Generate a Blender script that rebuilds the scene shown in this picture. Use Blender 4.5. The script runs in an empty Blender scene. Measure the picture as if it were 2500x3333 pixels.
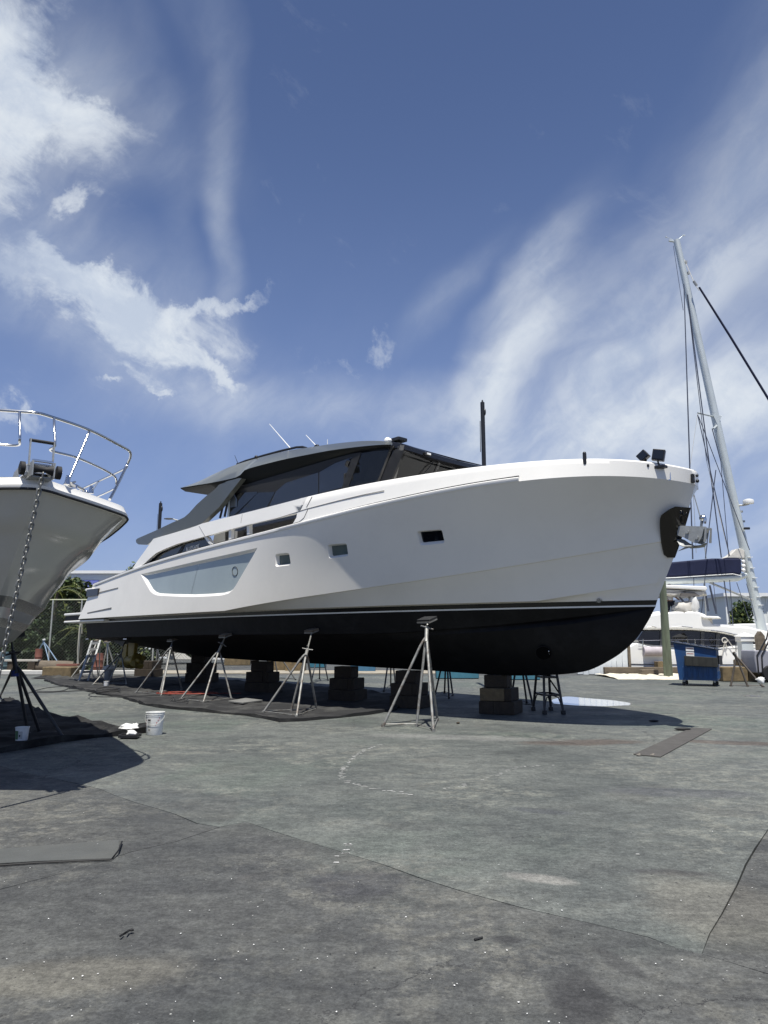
import bpy, bmesh, math, random
import numpy as np
from mathutils import Vector, Matrix
from mathutils.geometry import delaunay_2d_cdt
from mathutils import noise as mnoise
random.seed(7)
R = math.radians
S = bpy.context.scene
COL = S.collection
# ------------------------------------------------------------------ camera
F_PX, CX, CY, EYE = 2310.0, 1250.0, 1666.5, 1.6
TH = math.atan(415 / F_PX); CT, ST = math.cos(TH), math.sin(TH)
cam = bpy.data.cameras.new('camera'); cam_o = bpy.data.objects.new('camera', cam); COL.objects.link(cam_o)
cam_o.location = (0, 0, EYE); cam_o.rotation_euler = (R(90) + TH, 0, 0)
cam.sensor_fit = 'HORIZONTAL'; cam.sensor_width = 36; cam.lens = F_PX / 2500 * 36
cam.clip_start = 0.05; cam.clip_end = 3000
S.camera = cam_o
S.render.resolution_x = 768; S.render.resolution_y = 1024
S.view_settings.view_transform = 'Standard'; S.view_settings.look = 'None'
S.view_settings.gamma = 1; S.view_settings.exposure = 0.35; S.view_settings.use_curve_mapping = False

def ray(u, v):
    a = (u - CX) / F_PX; b = (v - CY) / F_PX
    return (a, CT + b * ST, ST - b * CT)
def G(u, v, z=0.0):
    d = ray(u, v); t = (z - EYE) / d[2]
    return Vector((d[0] * t, d[1] * t, z))
def AY(u, v, Y):
    d = ray(u, v); t = Y / d[1]
    return Vector((d[0] * t, Y, EYE + d[2] * t))
# ------------------------------------------------------------------ sun and sky
SUN_TO = Vector((0.005, 0.35, -1.0)).normalized()          # the way the light travels
sun = bpy.data.lights.new('sun', 'SUN'); sun.energy = 5.0; sun.angle = R(0.53); sun.color = (1.0, 0.965, 0.90)
sun_o = bpy.data.objects.new('sun', sun); COL.objects.link(sun_o)
sun_o.rotation_euler = SUN_TO.to_track_quat('-Z', 'Y').to_euler(); sun_o.location = (0, 0, 50)
W = bpy.data.worlds.new('World'); S.world = W; W.use_nodes = True
SUN_STRENGTH_SKY = 0.06
def build_sky():
    nt = W.node_tree; N = nt.nodes; L = nt.links; N.clear()
    out = N.new('ShaderNodeOutputWorld'); bg = N.new('ShaderNodeBackground'); bg.inputs[1].default_value = SUN_STRENGTH_SKY
    L.new(bg.outputs[0], out.inputs[0])
    sky = N.new('ShaderNodeTexSky'); sky.sky_type = 'NISHITA'; sky.sun_disc = False
    to_sun = -SUN_TO
    sky.sun_elevation = math.asin(to_sun.z); sky.sun_rotation = math.atan2(to_sun.x, to_sun.y)
    sky.air_density = 1.0; sky.dust_density = 0.3; sky.ozone_density = 3.0
    tc = N.new('ShaderNodeTexCoord')
    hs = N.new('ShaderNodeMix'); hs.data_type = 'RGBA'; hs.blend_type = 'MULTIPLY'; hs.inputs['Factor'].default_value = 1
    L.new(sky.outputs[0], hs.inputs['A']); hs.inputs['B'].default_value = (1.14, 1.10, 1.26, 1)
    # clouds: warped direction, one soft ellipsoid per cloud, broken up by noise
    def noise(scale, detail, rough, vec, dist=0.0):
        n = N.new('ShaderNodeTexNoise'); n.inputs['Scale'].default_value = scale; n.inputs['Detail'].default_value = detail
        n.inputs['Roughness'].default_value = rough; n.inputs['Distortion'].default_value = dist
        L.new(vec, n.inputs['Vector']); return n
    def M(op, a, b=None, clamp=False):
        m = N.new('ShaderNodeMath'); m.operation = op; m.use_clamp = clamp
        for i, q in enumerate((a, b)):
            if q is None: continue
            if isinstance(q, (int, float)): m.inputs[i].default_value = q
            else: L.new(q, m.inputs[i])
        return m.outputs[0]
    def ramp(x, a, b, c=0.0, d=1.0):
        m = N.new('ShaderNodeMapRange'); m.interpolation_type = 'SMOOTHSTEP'; L.new(x, m.inputs[0])
        m.inputs[1].default_value = a; m.inputs[2].default_value = b; m.inputs[3].default_value = c; m.inputs[4].default_value = d
        return m.outputs[0]
    gen = tc.outputs['Generated']
    w1 = noise(5.0, 4, 0.5, gen)
    sub = N.new('ShaderNodeVectorMath'); sub.operation = 'SUBTRACT'; L.new(w1.outputs['Color'], sub.inputs[0]); sub.inputs[1].default_value = (.5, .5, .5)
    sc = N.new('ShaderNodeVectorMath'); sc.operation = 'SCALE'; L.new(sub.outputs[0], sc.inputs[0]); sc.inputs['Scale'].default_value = 0.10
    wd = N.new('ShaderNodeVectorMath'); wd.operation = 'ADD'; L.new(gen, wd.inputs[0]); L.new(sc.outputs[0], wd.inputs[1])
    w2 = noise(13.0, 9, 0.64, wd.outputs[0])
    sub2 = N.new('ShaderNodeVectorMath'); sub2.operation = 'SUBTRACT'; L.new(w2.outputs['Color'], sub2.inputs[0]); sub2.inputs[1].default_value = (.5, .5, .5)
    sc2 = N.new('ShaderNodeVectorMath'); sc2.operation = 'SCALE'; L.new(sub2.outputs[0], sc2.inputs[0]); sc2.inputs['Scale'].default_value = 0.13
    wd2 = N.new('ShaderNodeVectorMath'); wd2.operation = 'ADD'; L.new(wd.outputs[0], wd2.inputs[0]); L.new(sc2.outputs[0], wd2.inputs[1])
    def stretched(u, v, deg, sx, sy):
        # a frame on the sky round the direction of (u, v), x along deg (counter-clockwise from right)
        c = Vector(ray(u, v)).normalized()
        r = Vector((c.y, -c.x, 0)).normalized(); up = r.cross(c).normalized()
        X = (r * math.cos(R(deg)) + up * math.sin(R(deg))); Yv = c.cross(X) * -1
        Yv = (-r * math.sin(R(deg)) + up * math.cos(R(deg))); Z = X.cross(Yv)
        rot = Matrix((X, Yv, Z)).transposed().to_euler('XYZ')
        mp = N.new('ShaderNodeMapping'); mp.vector_type = 'TEXTURE'
        mp.inputs['Location'].default_value = c; mp.inputs['Rotation'].default_value = rot
        mp.inputs['Scale'].default_value = (sx, sy, 0.5)
        return mp
    fine = noise(8, 12, 0.66, wd.outputs[0], 0.25)
    # streaky noise along the cirrus
    m1 = stretched(1700, 1100, 42, .30, .085); L.new(wd.outputs[0], m1.inputs['Vector'])
    streak = noise(1.5, 6, 0.52, m1.outputs[0], 0.0)
    m2 = stretched(400, 900, -28, .30, .11); L.new(wd.outputs[0], m2.inputs['Vector'])
    streak2 = noise(3.0, 10, 0.66, m2.outputs[0], 0.2)
    total = None; sums = {}
    # u, v, angle, half length, half width (radians on the sky), strength, 0 = thick / 1 = right cirrus / 2 = left wisps
    clouds = [
        (-90, 110, 88, .12, .050, 1.7, 0), (-120, 300, 80, .12, .055, 1.4, 0), (60, 290, -25, .07, .034, 1.2, 0), (170, 350, -18, .075, .024, 1.1, 0), (20, 440, 76, .060, .030, .8, 0), (250, 350, -10, .05, .013, .7, 0), (90, 490, 75, .05, .014, .5, 2),
        (240, 640, 28, .026, .012, 1.5, 0),
        (90, 850, -10, .11, .026, 1.2, 2), (60, 960, -6, .10, .03, .7, 2), (260, 880, -28, .08, .012, 1.3, 2), (290, 950, -30, .11, .026, 1.5, 0), (400, 1030, -14, .085, .034, 1.5, 0), (540, 1050, 0, .080, .020, 1.3, 0), (420, 1090, -30, .07, .02, 1.0, 0), (330, 1000, -25, .19, .07, .30, 1), (90, 480, 80, .13, .08, .40, 1), (330, 360, -15, .12, .05, .25, 1), (480, 1180, -20, .13, .04, .22, 1), (710, 1000, 24, .055, .009, 1.5, 0), (760, 975, 20, .03, .006, 1.0, 2),
        (600, 1165, -20, .070, .013, 1.4, 2), (60, 920, -8, .09, .022, .8, 2), (380, 1150, -40, .06, .020, .8, 2), (680, 1190, -8, .040, .008, 1.2, 2), (480, 1120, -50, .05, .02, .5, 2),
        (690, 300, 96, .26, .014, .12, 1), (730, 700, 92, .26, .016, .16, 1), (620, 120, 110, .12, .02, .06, 1), (560, 620, 104, .22, .015, .06, 1),
        (1080, 1180, 4, .045, .006, .8, 2), (1255, 1115, 35, .018, .012, 1.1, 2), (340, 1262, 0, .014, .005, 1.6, 2), (500, 1282, -6, .016, .005, 1.5, 2), (440, 1240, -6, .022, .006, 1.0, 2),
        (1650, 1200, 60, .13, .035, .85, 1), (1790, 960, 62, .10, .035, .40, 1), (1520, 1390, 45, .11, .035, .85, 1), (2050, 1170, 34, .20, .030, .62, 1), (1860, 1100, 40, .12, .04, .30, 1),
        (2350, 1300, 14, .17, .055, .95, 1), (2380, 760, 44, .26, .05, .26, 1), (1970, 1410, 16, .20, .045, .85, 1), (1330, 1330, 12, .12, .03, .30, 1), (1480, 980, 40, .08, .02, .18, 1),
        (950, 1300, 4, .20, .030, .22, 1), (30, 1380, -14, .032, .012, 1.6, 2), (2480, 420, 44, .24, .06, .22, 1), (2150, 1600, 4, .40, .09, .5, 1), (2900, 1000, 30, .25, .12, .5, 1), (2150, 1000, 30, .14, .03, .22, 1),
    ]
    for (u, v, dg, sx, sy, st, kind) in clouds:
        mp = stretched(u, v, dg, sx, sy); L.new((wd if kind == 1 else wd2).outputs[0], mp.inputs['Vector'])
        ln = N.new('ShaderNodeVectorMath'); ln.operation = 'LENGTH'; L.new(mp.outputs[0], ln.inputs[0])
        k = ramp(ln.outputs['Value'], 1.9, 0.0, 0, st)
        sums[kind] = k if kind not in sums else M('ADD', sums[kind], k)
    n_mix = ramp(M('ADD', M('MULTIPLY', fine.outputs[0], .5), M('MULTIPLY', streak2.outputs[0], .5)), .34, .66)
    def erode(x, n, amp, lo, hi, top):
        return ramp(M('ADD', x, M('MULTIPLY', M('SUBTRACT', n, .5), amp)), lo, hi, 0, top)
    total = M('ADD', erode(sums[0], n_mix, 1.1, .35, 3.3, 1.7), erode(sums[2], n_mix, 1.0, .30, 2.7, .95))
    total = M('ADD', total, M('MULTIPLY', sums[1], ramp(streak.outputs[0], .28, .74, .32, 1.05)))
    # a thin veil over the whole sky, denser low down
    sep = N.new('ShaderNodeSeparateXYZ'); L.new(gen, sep.inputs[0])
    veil = ramp(sep.outputs[2], .60, -.05, .0, .10)
    vn = ramp(streak.outputs[0], .25, .75, .5, 1.1)
    total = M('ADD', total, M('MULTIPLY', veil, vn))
    fac = M('SUBTRACT', 1.0, M('POWER', 2.718, M('MULTIPLY', total, -1.25)), True)
    bh = N.new('ShaderNodeMix'); bh.data_type = 'RGBA'; L.new(ramp(sep.outputs[2], .78, .0, 0, .62), bh.inputs['Factor']); L.new(hs.outputs['Result'], bh.inputs['A']); bh.inputs['B'].default_value = (2.9, 4.3, 8.4, 1)
    mx = N.new('ShaderNodeMix'); mx.data_type = 'RGBA'; L.new(fac, mx.inputs['Factor'])
    L.new(bh.outputs['Result'], mx.inputs['A']); cm = N.new('ShaderNodeMix'); cm.data_type = 'RGBA'; L.new(ramp(fine.outputs[0], .36, .62), cm.inputs['Factor']); cm.inputs['A'].default_value = (7.4, 8.4, 10.0, 1); cm.inputs['B'].default_value = (10.2, 10.9, 11.6, 1)
    L.new(cm.outputs['Result'], mx.inputs['B'])
    L.new(mx.outputs['Result'], bg.inputs[0])
build_sky()

# ------------------------------------------------------------------ materials
MATS = {}
def mat(name, color, rough=0.5, metal=0.0, var=0.0, vscale=4.0, bump=0.0, bscale=40.0, spec=0.5, coat=0.0, dirt=None, dscale=1.5, damt=0.5, alpha=None, stretch=None):
    if name in MATS: return MATS[name]
    m = bpy.data.materials.new(name); m.use_nodes = True; MATS[name] = m
    nt = m.node_tree; N = nt.nodes; L = nt.links; b = N['Principled BSDF']
    b.inputs['Base Color'].default_value = (*color, 1); b.inputs['Roughness'].default_value = rough; b.inputs['Metallic'].default_value = metal
    b.inputs['Specular IOR Level'].default_value = spec
    b.inputs['Coat Weight'].default_value = coat
    tc = N.new('ShaderNodeTexCoord'); vec = tc.outputs['Object']
    if stretch:
        mp = N.new('ShaderNodeMapping'); mp.inputs['Scale'].default_value = stretch; L.new(vec, mp.inputs['Vector']); vec = mp.outputs[0]
    col = None
    if var > 0:
        n = N.new('ShaderNodeTexNoise'); n.inputs['Scale'].default_value = vscale; n.inputs['Detail'].default_value = 8; n.inputs['Roughness'].default_value = .6
        L.new(vec, n.inputs['Vector'])
        mr = N.new('ShaderNodeMapRange'); L.new(n.outputs[0], mr.inputs[0]); mr.inputs[1].default_value = .25; mr.inputs[2].default_value = .75
        mr.inputs[3].default_value = 1 - var; mr.inputs[4].default_value = 1 + var
        mx = N.new('ShaderNodeMix'); mx.data_type = 'RGBA'; mx.blend_type = 'MULTIPLY'; mx.inputs['Factor'].default_value = 1
        mx.inputs['A'].default_value = (*color, 1); L.new(mr.outputs[0], mx.inputs['B']); col = mx.outputs['Result']
    if dirt:
        n2 = N.new('ShaderNodeTexNoise'); n2.inputs['Scale'].default_value = dscale; n2.inputs['Detail'].default_value = 9; n2.inputs['Roughness'].default_value = .7
        L.new(vec, n2.inputs['Vector'])
        mr2 = N.new('ShaderNodeMapRange'); L.new(n2.outputs[0], mr2.inputs[0]); mr2.inputs[1].default_value = .48; mr2.inputs[2].default_value = .66
        mr2.inputs[4].default_value = damt
        mx2 = N.new('ShaderNodeMix'); mx2.data_type = 'RGBA'; L.new(mr2.outputs[0], mx2.inputs['Factor'])
        if col: L.new(col, mx2.inputs['A'])
        else: mx2.inputs['A'].default_value = (*color, 1)
        mx2.inputs['B'].default_value = (*dirt, 1); col = mx2.outputs['Result']
    if col: L.new(col, b.inputs['Base Color'])
    if bump > 0:
        n3 = N.new('ShaderNodeTexNoise'); n3.inputs['Scale'].default_value = bscale; n3.inputs['Detail'].default_value = 6; L.new(vec, n3.inputs['Vector'])
        bp = N.new('ShaderNodeBump'); bp.inputs['Strength'].default_value = bump; bp.inputs['Distance'].default_value = .02
        L.new(n3.outputs[0], bp.inputs['Height']); L.new(bp.outputs[0], b.inputs['Normal'])
    if alpha is not None:
        tr = N.new('ShaderNodeBsdfTransparent'); ms = N.new('ShaderNodeMixShader'); ms.inputs[0].default_value = alpha
        tr.inputs[0].default_value = (.75, .78, .78, 1)
        L.new(tr.outputs[0], ms.inputs[1]); L.new(b.outputs[0], ms.inputs[2]); L.new(ms.outputs[0], N['Material Output'].inputs[0])
    return m
def gelcoat(name, color, rough=.22, dirtamt=.12):
    return mat(name, color, rough, var=.025, vscale=.7, spec=.5, dirt=tuple(c * .72 for c in color), dscale=.9, damt=dirtamt, bump=.012, bscale=2.2)
white = gelcoat('white_gelcoat', (.82, .80, .74), .30)
hullw = gelcoat('hull_white_paint', (.82, .785, .70), .24, .14)
creamw = gelcoat('cruiser_white_gelcoat', (.50, .50, .47), .13)
black_gloss = mat('black_boot_paint', (.006, .006, .007), .22)
black_anti = mat('black_antifouling', (.0045, .0045, .0055), .62, var=.45, vscale=3.5, spec=.25, dirt=(.013, .013, .014), dscale=2.2, damt=.7, bump=.25, bscale=9)
grey_roof = mat('grey_metallic_paint', (.088, .094, .084), .32, metal=.1, var=.03, coat=.5)
dark_glass = mat('dark_tinted_glass', (.006, .007, .009), .04, spec=.7)
frost = mat('frosted_film_glass', (.33, .38, .37), .12, var=.08, vscale=.9, spec=.5, coat=.5)
see_glass = mat('smoked_cabin_glass', (.01, .011, .012), .03, spec=.6, alpha=.55)
port_glass = mat('grey_green_port_glass', (.10, .13, .125), .06, var=.2, vscale=2)
side_black = mat('gloss_black_panel', (.012, .012, .013), .10, spec=.6)
chrome = mat('polished_steel', (.62, .62, .62), .12, metal=1)
steel = mat('stainless_tube', (.55, .56, .56), .18, metal=1, var=.05)
galv = mat('galvanised_steel', (.36, .37, .36), .52, metal=.35, var=.18, vscale=9, bump=.1, bscale=60)
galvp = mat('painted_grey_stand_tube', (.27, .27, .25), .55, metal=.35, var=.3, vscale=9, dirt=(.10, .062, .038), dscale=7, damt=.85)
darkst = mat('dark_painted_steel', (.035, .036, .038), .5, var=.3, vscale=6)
rubber = mat('black_rubber', (.012, .012, .012), .7)
plastic_w = mat('white_plastic', (.78, .78, .75), .4, var=.04)
plastic_k = mat('black_plastic', (.015, .015, .016), .4)
pink = mat('print_red', (.45, .05, .04), .5); pgreen = mat('print_green', (.08, .16, .07), .5); pink_k = mat('print_black', (.02, .02, .02), .5)
timber = mat('weathered_timber', (.13, .105, .075), .85, var=.35, vscale=3, bump=.5, bscale=14, stretch=(1, 1, 7))
block_m = mat('old_timber_block', (.045, .033, .021), .9, var=.4, vscale=5, bump=.5, bscale=30, dirt=(.02, .018, .015), dscale=3, damt=.7)
block_c = mat('stained_concrete_block', (.17, .125, .065), .9, var=.3, vscale=4, bump=.4, bscale=40, dirt=(.06, .05, .03), dscale=3, damt=.7)
pile_m = mat('green_treated_piling', (.125, .150, .100), .85, var=.25, vscale=3, bump=.5, bscale=10, stretch=(1, 1, .12), dirt=(.06, .065, .045), dscale=2.6, damt=.8)
navy = mat('navy_canvas', (.010, .014, .042), .75, var=.2, vscale=3, bump=.5, bscale=3.5, spec=.3)
canvas_w = mat('cream_canvas', (.55, .53, .48), .8, var=.1, vscale=4, bump=.4, bscale=5)
tarp_m = mat('dusty_black_mesh_tarp', (.028, .028, .028), .88, var=.3, vscale=1.4, spec=.2, bump=.4, bscale=9, dirt=(.075, .075, .07), dscale=1.1, damt=.85)
yellow = mat('yellow_ochre_pod_wrap', (.23, .17, .03), .5, var=.35, vscale=4)
skinm = mat('skin', (.35, .20, .13), .6); shirt = mat('white_shirt', (.7, .7, .72), .8); shorts = mat('dark_shorts', (.02, .02, .03), .8)
alu = mat('mast_aluminium', (.60, .64, .62), .42, metal=.35, var=.08, vscale=1.5)
wire = mat('dark_rigging_wire', (.07, .08, .11), .5, metal=.3)
orange = mat('orange_cord', (.26, .045, .025), .6)
orange2 = mat('orange_paint', (.75, .12, .05), .6, var=.1)
hose_m = mat('black_hose', (.03, .03, .03), .6)
blue_b = mat('blue_awning', (.012, .03, .19), .6, var=.1, vscale=.6)
wallw = mat('white_building_wall', (.76, .78, .76), .7, var=.06, vscale=.5)
wallr = mat('ribbed_white_metal', (.74, .76, .72), .6, var=.05, vscale=.4)
def concrete_material(name='worn_grey_concrete', k=1.0, green=0.0):
    m = bpy.data.materials.new(name); m.use_nodes = True
    nt = m.node_tree; N = nt.nodes; L = nt.links; b = N['Principled BSDF']; b.inputs['Roughness'].default_value = .78; b.inputs['Specular IOR Level'].default_value = .35
    tc = N.new('ShaderNodeTexCoord'); o = tc.outputs['Object']
    def no(sc, det, ro, vec=o, dist=0):
        n = N.new('ShaderNodeTexNoise'); n.inputs['Scale'].default_value = sc; n.inputs['Detail'].default_value = det; n.inputs['Roughness'].default_value = ro; n.inputs['Distortion'].default_value = dist
        L.new(vec, n.inputs['Vector']); return n.outputs[0]
    def mr(x, a, b_, c=0., d=1.):
        q = N.new('ShaderNodeMapRange'); q.interpolation_type = 'SMOOTHSTEP'; L.new(x, q.inputs[0]); q.inputs[1].default_value = a; q.inputs[2].default_value = b_; q.inputs[3].default_value = c; q.inputs[4].default_value = d; return q.outputs[0]
    def mix(f, a, b_, mode='MIX'):
        x = N.new('ShaderNodeMix'); x.data_type = 'RGBA'; x.blend_type = mode
        if isinstance(f, float): x.inputs['Factor'].default_value = f
        else: L.new(f, x.inputs['Factor'])
        for k, q in (('A', a), ('B', b_)):
            if isinstance(q, tuple): x.inputs[k].default_value = (*q, 1)
            else: L.new(q, x.inputs[k])
        return x.outputs['Result']
    def mul(a, b_):
        q = N.new('ShaderNodeMath'); q.operation = 'MULTIPLY'; L.new(a, q.inputs[0]); L.new(b_, q.inputs[1]); return q.outputs[0]
    mp = N.new('ShaderNodeMapping'); mp.inputs['Scale'].default_value = (.6, 1.1, 1); mp.inputs['Rotation'].default_value = (0, 0, R(25)); L.new(o, mp.inputs['Vector'])
    st = mp.outputs[0]
    c = mix(mr(no(.30, 6, .6), .36, .64), (.054, .056, .055), (.086, .088, .083))
    c = mix(mr(no(.22, 4, .55, dist=.6), .50, .66, 0, .55), c, (.068, .084, .069))            # old green paint
    c = mix(mr(no(1.3, 10, .78, st), .52, .66, 0, .55), c, (.108, .110, .101))                    # worn pale streaks
    c = mix(mr(no(.55, 7, .65, st), .56, .70, 0, .60), c, (.052, .051, .052))                  # dark stains
    c = mix(mul(mr(no(4.0, 10, .82), .47, .57), mr(no(.35, 5, .6), .44, .60)), c, (.124, .123, .108))  # bare pale patches
    c = mix(mr(no(.42, 3, .5, dist=1.2), .62, .70, 0, .35), c, (.074, .068, .062))               # rusty brown
    if green: c = mix(green, c, (.092, .122, .098))
    for (px_, rx, ry, an, colr, am) in STAINS:
        q0 = G(*px_); mq = N.new('ShaderNodeMapping'); mq.vector_type = 'TEXTURE'; mq.inputs['Location'].default_value = (q0.x, q0.y, 0); mq.inputs['Rotation'].default_value = (0, 0, R(an)); mq.inputs['Scale'].default_value = (rx, ry, 9)
        wn_ = N.new('ShaderNodeVectorMath'); wn_.operation = 'MULTIPLY_ADD'; tn = N.new('ShaderNodeTexNoise'); tn.inputs['Scale'].default_value = 1.4; tn.inputs['Detail'].default_value = 8; tn.inputs['Roughness'].default_value = .7; L.new(o, tn.inputs['Vector'])
        L.new(tn.outputs['Color'], wn_.inputs[0]); wn_.inputs[1].default_value = (rx * 1.3, ry * 1.3, 0)
        ad = N.new('ShaderNodeVectorMath'); ad.operation = 'SUBTRACT'; L.new(o, ad.inputs[0]); ad.inputs[1].default_value = (rx * .65, ry * .65, 0)
        L.new(ad.outputs[0], wn_.inputs[2]); L.new(wn_.outputs[0], mq.inputs['Vector'])
        le = N.new('ShaderNodeVectorMath'); le.operation = 'LENGTH'; L.new(mq.outputs[0], le.inputs[0])
        c = mix(mr(le.outputs['Value'], 1.15, .55, 0, am), c, colr)
    c = mix(1.0, c, (k, k, k), 'MULTIPLY')
    c = mix(1.0, c, mix(mr(no(60, 6, .85), .3, .7), (.74, .74, .74), (1.26, 1.26, 1.26)), 'MULTIPLY')
    c = mix(1.0, c, mix(mr(no(3.2, 9, .8, st), .36, .64), (.78, .78, .79), (1.22, 1.22, 1.20)), 'MULTIPLY')
    c = mix(1.0, c, mix(mr(no(11, 8, .8), .40, .60), (.84, .84, .84), (1.16, 1.16, 1.16)), 'MULTIPLY')
    c = mix(1.0, c, mix(mr(no(27, 5, .85), .42, .58), (.84, .84, .84), (1.16, 1.16, 1.16)), 'MULTIPLY')
    # pale and dark flecks
    def flecks(scale, th, colr, c, salt):
        v = N.new('ShaderNodeTexVoronoi'); v.inputs['Scale'].default_value = scale; v.inputs['Randomness'].default_value = 1
        mq = N.new('ShaderNodeMapping'); mq.inputs['Location'].default_value = (salt, salt * 2, 0); L.new(o, mq.inputs['Vector']); L.new(mq.outputs[0], v.inputs['Vector'])
        sp = N.new('ShaderNodeSeparateXYZ'); L.new(v.outputs['Color'], sp.inputs[0])
        m_ = mul(mr(v.outputs['Distance'], th, th * .5), mr(sp.outputs[0], .72, .74))
        return mix(m_, c, colr)
    c = flecks(5.5, .035, (.40, .40, .37), c, 3.1)
    c = flecks(9, .10, (.03, .03, .03), c, 9.7)
    c = flecks(24, .16, (.028, .028, .028), c, 13.1)
    c = flecks(19, .14, (.17, .17, .155), c, 17.3)
    c = flecks(2.2, .045, (.04, .04, .042), c, 5.7)
    # hairline cracks
    wn = no(1.3, 4, .6); 
    vv = N.new('ShaderNodeTexVoronoi'); vv.feature = 'DISTANCE_TO_EDGE'; vv.inputs['Scale'].default_value = .16
    dst = N.new('ShaderNodeVectorMath'); dst.operation = 'ADD'; cn = N.new('ShaderNodeTexNoise'); cn.inputs['Scale'].default_value = 1.1; cn.inputs['Detail'].default_value = 7; cn.inputs['Roughness'].default_value = .7; L.new(o, cn.inputs['Vector'])
    L.new(o, dst.inputs[0]); L.new(cn.outputs['Color'], dst.inputs[1]); L.new(dst.outputs[0], vv.inputs['Vector'])
    crack = mr(vv.outputs['Distance'], .0016, .0004)
    crack = mul(crack, mr(no(.25, 3, .5), .44, .56))
    c = mix(crack, c, (.03, .03, .03))
    L.new(c, b.inputs['Base Color'])
    bp = N.new('ShaderNodeBump'); bp.inputs['Strength'].default_value = .35; bp.inputs['Distance'].default_value = .01
    L.new(no(30, 8, .75), bp.inputs['Height']); L.new(bp.outputs[0], b.inputs['Normal'])
    L.new(mr(no(.6, 5, .6), .35, .65, .62, .9), b.inputs['Roughness'])
    return m
STAINS = [((1890, 2416), 1.1, .35, 10, (.060, .046, .038), .75), ((2380, 2418), 1.0, .25, -20, (.060, .045, .036), .7), ((1890, 3270), .16, .34, -12, (.040, .040, .040), .85), ((2010, 3130), .07, .20, 20, (.045, .045, .044), .7),
          ((1180, 2870), .40, .30, 0, (.045, .045, .050), .6), ((1760, 2640), .35, .12, -20, (.045, .048, .052), .7), ((2230, 2580), .9, .25, -8, (.052, .054, .060), .55), ((2200, 2840), .35, .08, -10, (.04, .04, .04), .7),
          ((560, 2600), 1.2, .5, -25, (.052, .055, .055), .5), ((1500, 2400), 1.8, .35, -12, (.15, .15, .14), .55), ((1650, 3060), .10, .06, 0, (.038, .038, .038), .8), ((200, 3180), .7, .22, 10, (.135, .128, .105), .6), ((2350, 2950), .5, .7, 0, (.125, .118, .098), .5), ((1750, 2860), .26, .10, -25, (.17, .165, .15), .7)]
concrete = concrete_material('worn_grey_concrete', .97); concrete_green = concrete_material('greenish_concrete', 1.27, .12)
joint_m = mat('joint_dirt', (.026, .026, .024), .95)

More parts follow.
